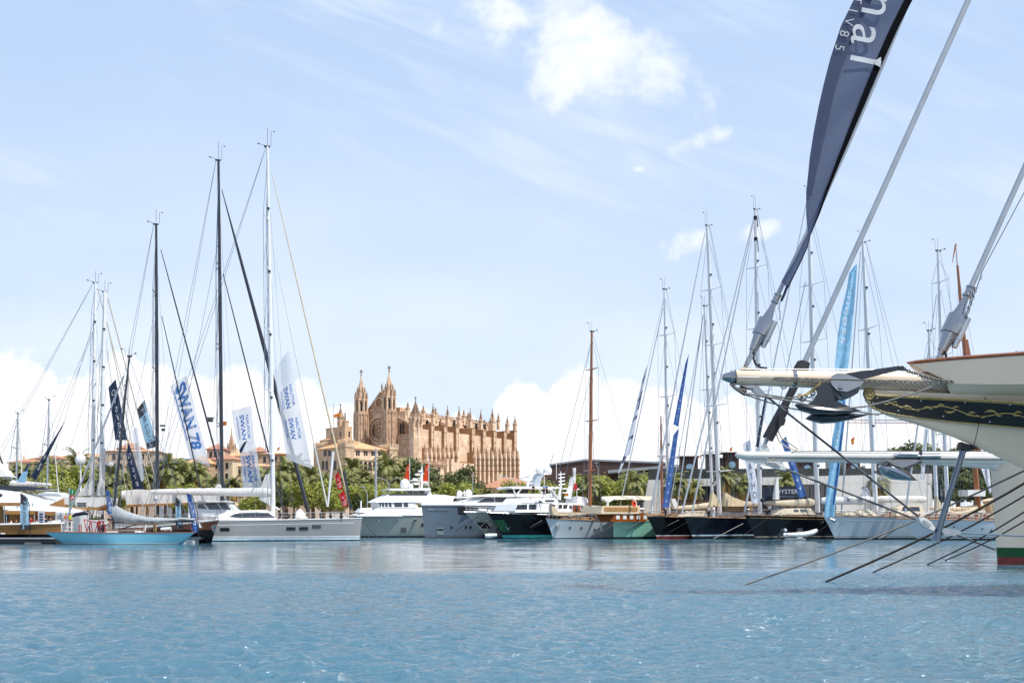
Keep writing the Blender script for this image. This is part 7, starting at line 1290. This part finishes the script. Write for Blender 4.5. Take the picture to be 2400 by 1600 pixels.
b = MB(); b.prism([t.c(2122, 1094, .45), t.c(2160, 1079, .45), t.c(2162, 1084, .45), t.c(2126, 1099, .45)], (0, -.5, 0)); b.box(*(lambda p: (p.x-.06, p.x+.06, .35, .5, p.z-.25, p.z+.25))(t.c(2150, 1067))); t.part('roller_bracket', b, 'galv')

# ===== foreground : cream clipper-bow yacht
t = boat('clipper_yacht', 'cream clipper bow with black and gold scrollwork, chrome furlers and netting under its bowsprit', 'sailing yacht', 2400, 30, 180, SG)
S = F/30
xs_ = [2024, 2030, 2045, 2080, 2150, 2230, 2300, 2400, 2500, 2600, 2720, 2850, 3050, 3300, 3700]
lo = [926, 942, 957, 974, 995, 1022, 1052, 1098, 1160, 1240, 1340, 1440, 1480, 1490, 1490]
hi_ = [914, 911, 914, 917, 921, 927, 932, 940, 947, 953, 958, 962, 965, 965, 965]
hw = [.04, .07, .10, .14, .24, .42, .68, 1.15, 1.6, 2.1, 2.6, 3.0, 3.35, 3.5, 3.5]
def ip(tab, x): return float(np.interp(x, xs_, tab))
def hull_y(px, py):
    v = min(max((ip(lo, px)-py)/(ip(lo, px)-ip(hi_, px)), 0), 1); th = min(ip(hw, px), .09); return th+(ip(hw, px)-th)*v**1.45
b = MB(); rows = []; st = sorted(set(xs_+[2060, 2110, 2190, 2265, 2350, 2450, 2550]))
for px in st:
    r = []; n = 14
    for s_ in (1, -1):
        rr = [];
        for k in range(n+1):
            py = lerp(ip(hi_, px), ip(lo, px), k/n); y = hull_y(px, py)*(1 if k < n else .3); p = t.c(px, py, 0); rr.append(Vector((p.x, s_*y, p.z)))
        r += rr if s_ == 1 else rr[::-1]
    rows.append(r)
b.grid(rows, closed=True); b.f.append(tuple(range(len(rows[0])))); b.m.append(0); t.part('hull', b, 'cream', smooth=35)
# bulwark with teak cap
bx = [2132, 2145, 2165, 2190, 2216, 2260, 2330, 2400, 2500, 2650, 2900, 3300, 3700]; bw = [.02, .18, .36, .55, .72, .98, 1.35, 1.7, 2.1, 2.6, 3.2, 3.5, 3.5]
bt = [852, 852, 851.5, 851, 850.5, 850, 849, 848, 846, 843, 838, 832, 828]; bb = [854, 862, 875, 891, 906, 910, 914, 916, 918, 920, 924, 928, 930]
b = MB(); rows = []
for s_ in (1, -1):
    rows = []
    for i, px in enumerate(bx):
        p0 = t.c(px, bt[i], 0); p1 = t.c(px, bb[i], 0); hwid = ip(hw, px)*.97
        z2 = t.c(px, ip(hi_, px)+1, 0).z if px >= 2216 else p1.z-.01; y2 = hwid if px >= 2216 else bw[i]*.96
        r = [(p0.x, s_*(bw[i]-.10), p0.z), (p0.x, s_*bw[i], p0.z)]
        for k in range(1, 6): f = k/5; r.append((p0.x, s_*lerp(bw[i], bw[i]*.97-.01, f), lerp(p0.z, p1.z, f)))
        r += [(p0.x, s_*y2, z2)]
        rows.append(r)
    b.grid(rows)
t.part('bulwark', b, 'cream', smooth=35)
b = MB()
for s_ in (1, -1): b.tube([Vector((t.c(px, bt[i], 0).x+(.06 if i == 0 else 0), s_*(bw[i]-.04), t.c(px, bt[i]-2, 0).z)) for i, px in enumerate(bx)], [.03]+[.065]*(len(bx)-1), 8, flat=1.4)
t.part('cap_rail', b, 'varn', smooth=True)
b = MB(); b.grid([[(t.c(px, bt[i], 0).x, bw[i]-.1, t.c(px, bt[i]+22, 0).z), (t.c(px, bt[i], 0).x, -bw[i]+.1, t.c(px, bt[i]+22, 0).z)] for i, px in enumerate(bx)]); t.part('deck', b, 'teak')
# bowsprit
ax = [(1692, 883.5), (1697, 883.5), (1712, 884), (1722, 884.3), (1724, 884.4)]; b = MB(); b.tube([t.c(*p) for p in ax], [.06, .11, .17, .20, .21], 20); t.part('bowsprit_cap', b, 'chrome', smooth=40)
b = MB(); b.tube([t.c(*p) for p in ((1723, 884.5), (1726, 884.5), (1800, 886), (1900, 888.5), (2000, 890.5), (2140, 894), (2250, 900), (2400, 905), (2600, 905))], [.20, .225, .235, .26, .275, .30, .34, .38, .4], 24); bs = t.part('bowsprit', b, 'cream', smooth=50)
b = MB()
for px, r in ((1714, .2), (1722, .225)): b.lathe(t.c(px, 884.3), [(r, -.02), (r+.03, 0), (r, .02)], 20, axis=(1, 0, .0))
b.lathe(t.c(1860, 887), [(.27, -.05), (.275, 0), (.27, .05)], 20, axis=(1, 0, 0)); t.part('bands', b, 'chrome', bs, smooth=40)
b = MB(); rl = [t.c(lerp(1740, 2120, i/20), lerp(864.5, 866, i/20), .12) for i in range(21)]; b.tube(rl, .013, 5); rl2 = [t.c(lerp(1740, 2120, i/20), lerp(864.5, 866, i/20), -.12) for i in range(21)]; b.tube(rl2, .013, 5)
for px in (1780, 1812, 1846, 1880, 1916, 1950, 1985, 2020, 2055, 2095): b.tube([t.c(px, 865, .12), t.c(px, 871, .12)], .011, 5)
b.tube([t.c(1728, 883, .23), t.c(1780, 884, .26), t.c(1830, 885, .45)], .01, 5); t.part('jackstay', b, 'steel')
# netting each side
def net(nm, s_, y0, y1, top, bot, nx=100, ny=5):
    b = MB()
    def Pn(i, j):
        f = i/nx; g = j/ny; px = lerp(1815, 2420, f); yt_ = np.interp(px, *zip(*top)); yb_ = np.interp(px, *zip(*bot)); sag = .5*(math.sin(i*.9+j)+math.sin(i*.37)) if 0 < j else 0
        p = t.c(px, lerp(yt_, yb_, g)+sag, s_*y0); return Vector((p.x, s_*lerp(y0, y1, g**.8), p.z+rnd.uniform(-.008, .008)))
    G = [[Pn(i, j) for j in range(ny+1)] for i in range(nx+1)]
    for i in range(nx):
        for j in range(ny):
            if (i+j) % 2 == 0: b.tube([G[i][j], G[i+1][j+1]], .011, 3)
            else: b.tube([G[i][j+1], G[i+1][j]], .011, 3)
    b.tube([G[i][0] for i in range(nx+1)], .016, 5); b.tube([G[i][ny] for i in range(nx+1)], .011, 4); return t.part(nm, b, 'ropeg')
net('netting', 1, .62, .30, [(1815, 884), (1950, 888), (2100, 891), (2250, 896), (2420, 900)], [(1815, 886), (1950, 895), (2100, 902), (2200, 912), (2290, 928), (2350, 926), (2420, 922)])
net('netting', -1, .62, .30, [(1815, 884), (1950, 888), (2100, 891), (2250, 896), (2420, 900)], [(1815, 886), (1950, 895), (2100, 902), (2200, 908), (2290, 915), (2350, 915), (2420, 915)], nx=60, ny=4)
b = MB(); 
for px in (2288, 2320, 2345): b.tube([t.c(px-14, 896.5, .66), t.c(px, 896, .70), t.c(px+14, 897, .66)], [.02, .03, .02], 8)
t.part('rigging_screws', b, 'chrome', smooth=True); t.part('guy_wire', MB().tube([t.c(1830, 885, .6), t.c(2100, 892, .62), t.c(2420, 903, .7)], .012, 6), 'ropeg'); t.part('downhaul_wire', MB().tube([t.c(2316, 905, .66), t.c(2282, 1046, .3)], .012, 6), 'black')
b = MB(); p = t.c(2316, 906, .66); b.tube([p+Vector((0, 0, .05)), p-Vector((0, 0, .1))], .025, 6); t.part('shackle', b, 'galv')
# trailboard
tb_t = [(2042, 921), (2060, 926), (2100, 928), (2200, 933), (2300, 938), (2400, 944), (2560, 953)]; tb_b = [(2038, 944), (2050, 957), (2075, 966), (2110, 973), (2160, 980), (2230, 988), (2300, 994), (2400, 1003), (2560, 1018)]
def tbp(px, g, out=.03): yt_ = float(np.interp(px, *zip(*tb_t))); yb_ = float(np.interp(px, *zip(*tb_b))); py = lerp(yt_, yb_, g); y = hull_y(px, py)+out; p = t.c(px, py, y); return Vector((p.x, y, p.z))
def tpx(px, py, out=.05): y = hull_y(px, py)+out; p = t.c(px, py, y); return Vector((p.x, y, p.z))
cols = [2041, 2046, 2052, 2060]+list(range(2075, 2561, 15)); b = MB(); b.grid([[tbp(px, g/6) for g in range(7)] for px in cols]); tb = t.part('trailboard', b, mat('glossy_black_board', (.006, .006, .008), .35, coat=.1), smooth=True)
b = MB(); b.tube([tbp(px, 0, .05) for px in cols], .022, 6); b.tube([tbp(px, .035, .05)-Vector((0, 0, .02)) for px in cols], .012, 6); b.tube([tbp(px, 1, .05) for px in cols], .020, 6)
c0 = (2038, 922); b.tube([tpx(c0[0]+(13.5-.85*k/2.4)*math.cos(1.2+k*.33)*(1-k/60), c0[1]+(13.5-.85*k/2.4)*math.sin(1.2+k*.33)*(1-k/60), .07) for k in range(44)], .018, 6); b.tube([tpx(2029, 932, .05), tpx(2034, 945, .05), tpx(2044, 956, .05), tpx(2060, 963, .05)], .018, 6); t.part('gilt_border', b, 'gold', tb, smooth=True)
b = MB(); k = t.c(*c0, .14); b.lathe((k.x, .10, k.z), [(.19, 0), (.17, .05), (.12, .06)], 24, axis=(0, 1, 0)); t.part('scroll_boss', b, mat('dull_gold_board', '8a7848', .5), tb, smooth=True)
def vy(px): return 963+7.5*math.sin((px-2095)/78*PI)+(px-2100)*.085-5
vn = [tpx(px, vy(px)-11+ (px-2060)*.02) for px in range(2078, 2561, 6)]
def V(px): return vy(px)-11+(px-2060)*.02
b = MB(); b.tube(vn, .016, 6)
def leafcurl(px, sgn, L_, dr=1, fat=1.):
    pts = []; n = 9; ang = -1.2*sgn; x, y = px, V(px); a = math.atan2(-sgn, dr)
    for i in range(n): pts.append((x, y)); x += math.cos(a)*L_/n; y += math.sin(a)*L_/n; a += sgn*dr*.20+(0.35*sgn*dr if i > 5 else 0)
    yt_, yb_ = [float(np.interp(px, *zip(*q))) for q in (tb_t, tb_b)]
    b.tube([tpx(p[0], min(max(p[1], yt_+4), yb_-4), .055) for p in pts], [.007, .009*fat, .012*fat, .016*fat, .019*fat, .019*fat, .015*fat, .010, .004], 6, flat=.7)
    b.ball(tpx(pts[5][0]-2*dr, min(max(pts[5][1]+3*sgn, yt_+5), yb_-5), .06), .011*fat, n=8, m=5)
for px, sgn, L_, dr, f in ((2085, -1, 18, -1, 1), (2088, 1, 18, 1, 1), (2107, 1, 20, -1, 1), (2140, 1, 38, -1, 1.5), (2104, -1, 12, 1, .9), (2145, -1, 14, 1, 1), (2163, 1, 24, 1, 1.2), (2176, -1, 15, 1, 1), (2200, -1, 15, -1, .9), (2196, 1, 22, 1, 1.2), (2240, -1, 34, -1, 1.6), (2232, 1, 20, 1, 1.1), (2262, -1, 22, 1, 1.2), (2268, 1, 24, 1, 1.2), (2296, 1, 13, -1, .9), (2298, -1, 14, 1, .9), (2338, 1, 40, -1, 1.7), (2334, -1, 18, 1, 1.1), (2372, -1, 24, 1, 1.2), (2376, 1, 26, 1, 1.2), (2420, -1, 20, 1, 1.2), (2440, 1, 30, -1, 1.4)): leafcurl(px, sgn, L_, dr, f)
t.part('gilt_vine', b, 'gold', tb, smooth=True); b = MB()
for px, py in ((2056, 932), (2046, 944), (2105, 962), (2159, 939), (2211, 975), (2262, 943), (2320, 988), (2367, 948)): b.ball(tpx(px, py, .04), .024, n=8, m=5)
t.part('studs', b, 'offw', tb)
# anchor, shank, chain
b = MB(); b.prism([t.c(1985, 874, .62), t.c(2106, 857, .62), t.c(2116, 860, .62), t.c(2119, 866, .62), t.c(2104, 868, .62), t.c(2024, 888, .62)], (0, -.10, 0)); p = t.c(2113, 863, .62); b.lathe(p, [(.075, 0), (.075, .04), (.03, .05)], 14, axis=(0, 1, 0))
b.prism([t.c(1914, 907, .66), t.c(1938, 894, .66), t.c(1947, 905, .66), t.c(1958, 938, .66), t.c(1975, 946, .66), t.c(2016, 961, .66), t.c(1990, 966, .66), t.c(1908, 964, .66), t.c(1886, 950, .66), t.c(1906, 938, .66), t.c(1917, 922, .66)], (0, -.10, 0))
b.tube([t.c(1864, 948, .75), t.c(1880, 955, .75), t.c(1905, 960, .75), t.c(1950, 964, .7), t.c(1990, 963, .68), t.c(2017, 961, .66)], [.03, .10, .13, .12, .07, .01], 12, flat=2.4); t.part('anchor', b, 'carbon', smooth=25)
b = MB(); b.tube([t.c(1888, 981, .3), t.c(1900, 978, .3), t.c(1925, 979, .3), t.c(1960, 978, .3), t.c(2000, 975, .3), t.c(2032, 972, .3)], [.01, .10, .17, .16, .09, .01], 14, flat=2.4); t.part('anchor_fluke', b, 'carbon', smooth=50)
b = MB(); b.prism([t.c(1946, 890, .56), t.c(1950, 880, .56), t.c(1962, 874, .56), t.c(2005, 877, .56), t.c(2020, 884, .56), t.c(2026, 892, .56), t.c(2018, 904, .56), t.c(1985, 918, .56), t.c(1962, 914, .56), t.c(1950, 902, .56)], (0, -.05, 0)); b.lathe(t.c(1970, 908, .56), [(.07, 0), (.07, .05), (.03, .07)], 12, axis=(0, 1, 0)); t.part('anchor_roller_plate', b, 'chrome')
b = MB(); b.prism([t.c(1955, 912, .5), t.c(2020, 896, .5), t.c(2012, 920, .5), t.c(1994, 931, .5), t.c(1972, 924, .5)], (0, -.8, 0)); b.tube([t.c(1938, 905, .4), t.c(1966, 935, .4)], .12, 10); t.part('anchor_roller', b, 'galv')
b = MB(); c_ = [(2116, 863), (2132, 871), (2150, 877), (2168, 883), (2186, 888), (2204, 891), (2222, 893), (2250, 896)]; pts = []
for i in range(22): f = i/21*(len(c_)-1); k = min(int(f), len(c_)-2); pts.append(mix((*c_[k], 0), (*c_[k+1], 0), f-k))
for i in range(21):
    a, d = t.c(pts[i].x, pts[i].y, .64), t.c(pts[i+1].x, pts[i+1].y, .64); m_ = (a+d)/2; dr = (d-a).normalized(); L_ = (d-a).length*.72; sd_ = (Vector((0, 1, 0)) if i % 2 else dr.cross(Vector((0, 1, 0)))).normalized(); sc_ = lerp(1, .6, i/21)
    b.tube([m_+dr*L_*math.cos(q*PI/5)+sd_*.045*sc_*math.sin(q*PI/5) for q in range(11)], .017*sc_, 6)
t.part('anchor_chain', b, 'galv', smooth=True)
# ropes and fittings below the bowsprit
def rope(nm, pts, r, m='ropeg', y=.35): return t.part(nm, MB().tube([t.c(*p, y) for p in pts], r, 6), m, smooth=True)
rope('rope', [(1712, 900), (1728, 912), (1745, 922), (1790, 930), (1850, 932), (1880, 928)], .022); rope('rope', [(1745, 922), (1800, 930), (1860, 941), (1900, 950), (1950, 957), (1990, 956), (2030, 952), (2075, 941), (2140, 922), (2185, 906)], .028, y=.8); rope('rope', [(1745, 924), (1800, 942), (1850, 956), (1900, 965), (1950, 968), (2010, 964), (2060, 972)], .022, y=.75); rope('rope', [(1800, 925), (1850, 933), (1900, 940)], .02); rope('rope', [(2000, 972), (2050, 970), (2070, 969)], .02, y=.3)
for k in range(3): rope('lashing', [(1868, 931-k*2), (1890, 922+k*2), (1915, 905+k*3), (1925, 893+k*2)], .02, 'gold', .5)
b = MB()
for (px, py) in ((1874, 929), (1884, 932), (1896, 926), (1905, 921), (1880, 936)): p = t.c(px, py, .45); b.tube([p+Vector((.07*math.cos(q*PI/5), .02*q/10, .07*math.sin(q*PI/5))) for q in range(11)], .018, 5)
t.part('shackles', b, 'galv', smooth=True)
b = MB(); b.tube([t.c(1724, 910, .2), t.c(1748, 919, .2)], [.05, .12], 8); b.tube([t.c(1712, 898, .1), t.c(1724, 910, .1)], .05, 6); b.tube([t.c(1735, 905, 0), t.c(1770, 912, 0)], [.04, .06], 6); t.part('snatch_block', b, 'black', smooth=True)
b = MB(); b.prism([t.c(1764, 905, .12), t.c(1772, 903, .12), t.c(1784, 911, .12), t.c(1796, 924, .12), t.c(1790, 927, .12), t.c(1774, 922, .12), t.c(1765, 913, .12)], (0, -.24, 0)); b.prism([t.c(1735, 902, .06), t.c(1780, 905, .06), t.c(1775, 915, .06), t.c(1750, 908, .06)], (0, -.12, 0)); t.part('bobstay_toggle', b, 'chrome'); b = MB(); p = t.c(1837, 903, .1); b.tube([p+Vector((.09*math.cos(q*PI/8-PI), 0, .09*math.sin(q*PI/8-PI))) for q in range(9)], .025, 6); t.part('pad_eye', b, 'chrome')
rope('bobstay', [(1792, 925), (2162, 1217)], .034, 'galv', 0)
b = MB(); b.prism([t.c(2153, 1211, .13), t.c(2166, 1211, .13), t.c(2182, 1222, .13), t.c(2193, 1236, .13), t.c(2188, 1243, .13), t.c(2172, 1236, .13), t.c(2160, 1226, .13)], (0, -.26, 0)); b.prism([t.c(2209, 1240, .13), t.c(2216, 1237, .13), t.c(2240, 1240, .13), t.c(2256, 1246, .13), t.c(2252, 1250, .13), t.c(2236, 1255, .13), t.c(2214, 1254, .13), t.c(2208, 1247, .13)], (0, -.26, 0)); t.part('striker_toggles', b, 'spar'); b = MB()
b.prism([t.c(2164, 1218, .16), t.c(2172, 1219, .16), t.c(2183, 1229, .16), t.c(2180, 1235, .16), t.c(2170, 1229, .16)], (0, -.03, 0)); b.prism([t.c(2212, 1243, .16), t.c(2218, 1240, .16), t.c(2234, 1242, .16), t.c(2238, 1248, .16), t.c(2220, 1252, .16), t.c(2212, 1249, .16)], (0, -.03, 0)); t.part('toggle_pins', b, 'steel')
rope('bobstay_lower', [(2250, 1247.5), (2420, 1257), (2640, 1270)], .036, 'steel', 0)
b = MB(); b.tube([t.c(2263, 1040), t.c(2259, 1055), t.c(2256, 1060), t.c(2250, 1080), t.c(2208, 1215), t.c(2202, 1236), t.c(2193, 1267)], [.08, .085, .10, .085, .092, .10, .145], 20); t.part('dolphin_striker', b, 'dsteel', smooth=40)
b = MB(); b.prism([t.c(2253, 1035, .12), t.c(2254, 1052, .12), t.c(2272, 1057, .12), t.c(2296, 1050, .12), t.c(2276, 1042, .12)], (0, -.24, 0)); b.ball(t.c(2280, 1046, .15), .05, n=8, m=6); t.part('striker_bracket', b, 'black')
# chrome furlers and forestays
def furler(base, top, sc, label, fw=True):
    P0, P1 = t.c(*base), t.c(*top); axd = (P1-P0).normalized(); L0 = (P1-P0).length
    pf = [(.06, 0), (.075, .10), (.10, .2), (.125, .22), (.19, .66), (.195, .70), (.245, .71), (.245, 1.2), (.235, 1.23), (.17, 1.24), (.09, 1.62), (.085, 1.72), (.08, 1.76), (.118, 1.78), (.118, 1.83), (.10, 1.85), (.10, 2.0), (.118, 2.02), (.118, 2.06), (.055, 2.08), (.055, 2.2)]
    f = t.part('furler', MB().lathe(P0, [(r*sc, h_*sc) for r, h_ in pf], 26, axis=axd), 'chrome', smooth=30)
    sidev = axd.cross(Vector((0, 1, 0))).normalized(); sidev = sidev if sidev.x < 0 else -sidev
    b = MB(); q = P0+axd*.62*sc+sidev*.22*sc+Vector((0, .1, 0)); b.tube([q, q+axd*.62*sc], .10*sc, 12); b.tube([q-axd*.22*sc, q], [.07*sc, .09*sc], 10); t.part('furler_motor', b, 'steel', f, smooth=40)
    b = MB(); 
    for s_ in (-1, 1): b.prism([P0-axd*.30*sc+Vector((.06, s_*.07, 0)), P0-axd*.30*sc+Vector((-.07, s_*.07, 0)), P0+axd*.06*sc+Vector((-.06, s_*.07, 0)), P0+axd*.06*sc+Vector((.07, s_*.07, 0))], (0, s_*.03, 0))
    b.lathe(P0-axd*.22*sc-Vector((0, .14, 0)), [(.05, 0), (.05, .28)], 10, axis=(0, 1, 0)); b.lathe(P0+axd*.02-Vector((0, .13, 0)), [(.06, 0), (.06, .26)], 10, axis=(0, 1, 0)); t.part('fork', b, 'chrome', f)
    return P0, axd
furler((1758, 836), (1822, 694), 1.0, 'a'); b = MB(); b.prism([t.c(1735, 866, .08), t.c(1740, 858, .08), t.c(1752, 858, .08), t.c(1770, 866, .08)], (0, -.16, 0)); t.part('stay_bracket', b, 'cream')
rope('hose', [(1768, 826), (1766, 840), (1771, 853), (1783, 861), (1798, 863)], .035, 'black', .1)
t.part('forestay', MB().tube([t.c(1823, 690), t.c(1893, 545), t.c(1983, 350), t.c(2066, 160), t.c(2132, 0), t.c(2350, -530)], [.07, .075, .06, .055, .055, .055], 12), 'mastg', smooth=True)
rope('pennant', [(1829, 705), (1826, 722), (1829, 738), (1827, 750)], .02, 'steel', .15); rope('tack_line', [(1846, 668), (1838, 690), (1831, 705)], .04, 'fnavy', .15)
q0, qa = furler((2200, 840), (2289, 643), 1.15, 'b'); t.part('inner_forestay', MB().tube([q0+qa*2.3, t.c(2400, 396), t.c(2640, -150)], .085, 12), 'mastg', smooth=True)
t.part('halyard', MB().tube([q0+qa*2.25+Vector((-.14, .15, 0)), t.c(2302, 635, .2), t.c(2400, 452, .2), t.c(2600, 70, .2)], .015, 5), 'wire'); rope('tackle', [(2301, 645), (2298, 655)], .03, 'steel', .2)
b = MB()
for i in range(14):
    p0 = mix((2286, 678, 0), (2264, 742, 0), i/13); a = t.c(p0.x+1.5*math.sin(i*2), p0.y, .25); b.tube([a+Vector((.03*math.cos(q*PI/4), 0 if i % 2 else .03*math.sin(q*PI/4), .05*math.sin(q*PI/4))) for q in range(9)], .012, 5)
t.part('chain', b, 'galv', smooth=True); rope('hose', [(2213, 812), (2216, 828), (2219, 843)], .04, 'black', .1)
b = MB(); p0 = t.c(2375, 843, .9); b.box(p0.x-.5, p0.x+.15, .8, 1.1, p0.z-.02, p0.z+.03); 
for px in (2383, 2395): p = t.c(px, 843, .9); b.tube([p, p+Vector((0, 0, .25))], .05, 8)
b.tube([t.c(2378, 829, .9), t.c(2410, 829, .9)], .045, 8); t.part('fairlead', b, 'chrome', smooth=40)
# big banner hoisted on the outer forestay
t = T('giant_banner', 'giant slate blue mesh banner with white lettering hoisted on the outer forestay, top right', 'banner', 1990, 29.5, 0)
Lf = [(2052, -110), (2001, 0), (1971, 61), (1946, 137), (1931, 195), (1918, 252), (1907, 310), (1898, 367), (1890, 446), (1889, 500), (1893, 545), (1880, 571), (1861, 612), (1831, 660)]
Rf = [(2190, -110), (2139, 0), (2108, 61), (2073, 137), (2048, 195), (2024, 252), (1999, 310), (1975, 367), (1942, 446), (1922, 500), (1900, 552), (1893, 580), (1876, 618), (1847, 676)]
def cl(L_, R_, nu, y0, amp, ph=0): return [[t.c(lerp(a[0], c_[0], j/nu), lerp(a[1], c_[1], j/nu), y0+amp*math.sin(j*5.0/nu+i*.5+ph)*min(1, (c_[0]-a[0])/60)) for j in range(nu+1)] for i, (a, c_) in enumerate(zip(L_, R_))]
def dens(L_): 
    o = []
    for i in range(len(L_)-1): o += [tuple(mix((*L_[i], 0), (*L_[i+1], 0), k/4)[:2]) for k in range(4)]
    return o+[L_[-1]]
Lf, Rf = dens(Lf), dens(Rf); t.part('cloth', MB().grid(cl(Lf, Rf, 12, 0, .03)), 'fbig', smooth=True)
Ff = [(lerp(a[0], c_[0], .29+.02*math.sin(i*.3)), lerp(a[1], c_[1], .29)) for i, (a, c_) in enumerate(zip(Lf, Rf))]; n_ = 30
t.part('folded_layer', MB().grid(cl(Lf[:34], Ff[:34], 5, -.06, .015)), 'fbig', smooth=True)
Hf = [(lerp(a[0], c_[0], .86), lerp(a[1], c_[1], .86)) for a, c_ in zip(Lf, Rf)]; t.part('luff_hem', MB().grid(cl(Hf, Rf, 3, -.07, .01)), 'fbigd', smooth=True)
un = Vector((80, 16, 0)).normalized(); U = Vector((un.x, 0, -un.y)); Rd = Vector((-un.y, 0, -un.x))
def let(ch, px, py, s_, bold=0., y=-.095): return t.part('lettering', text(MB(), ch, t.c(px, py, y), Rd, U, s_, bold=bold), 'txw')
let('l', 2025, 141, 1.30, .012); let('a', 2033, 84, 1.5, .0); let('n', 2058, 13, 1.5, .0); let('a', 2078, -62, 1.45, 0)
t.part('lettering', MB().prism([t.c(2050, 143, -.108), t.c(2065, 134, -.108), t.c(2064, 158, -.108), t.c(2050, 151, -.108)], (0, .004, 0)), 'txw')
for ch, px, py in (('5', 1967, 112), ('8', 1978, 79), ('V', 1989, 51), ('1', 1999, 25), ('T', 2008, 0)): let(ch, px, py, .40, -.012, -.10)
# mooring lines in front
for (a, c_, lb, r, m) in (((1745, 1370), (2560, 1024), 'pale grey line entering the water farthest left', .036, 'ropeg'), ((1935, 1363), (2560, 1036), 'thickest dark line running up past the polished strut', .048, 'roped'), ((2045, 1341), (2560, 1063), 'dark line entering the water below the strut foot', .036, 'roped'), ((2174, 1322), (2560, 1090), 'dark line entering the water right of the strut foot', .034, 'roped'), ((2214, 1313), (2560, 1118), 'short dark line entering the water nearest the white stem', .035, 'roped')):
    D1 = H*F/(a[1]-HZ); anchor_line(c_[0], c_[1], min(D1-3, 38), a[0], a[1], D1, lb, r, m, .28, 'mooring_rope', 'heavy mooring ropes at the right')
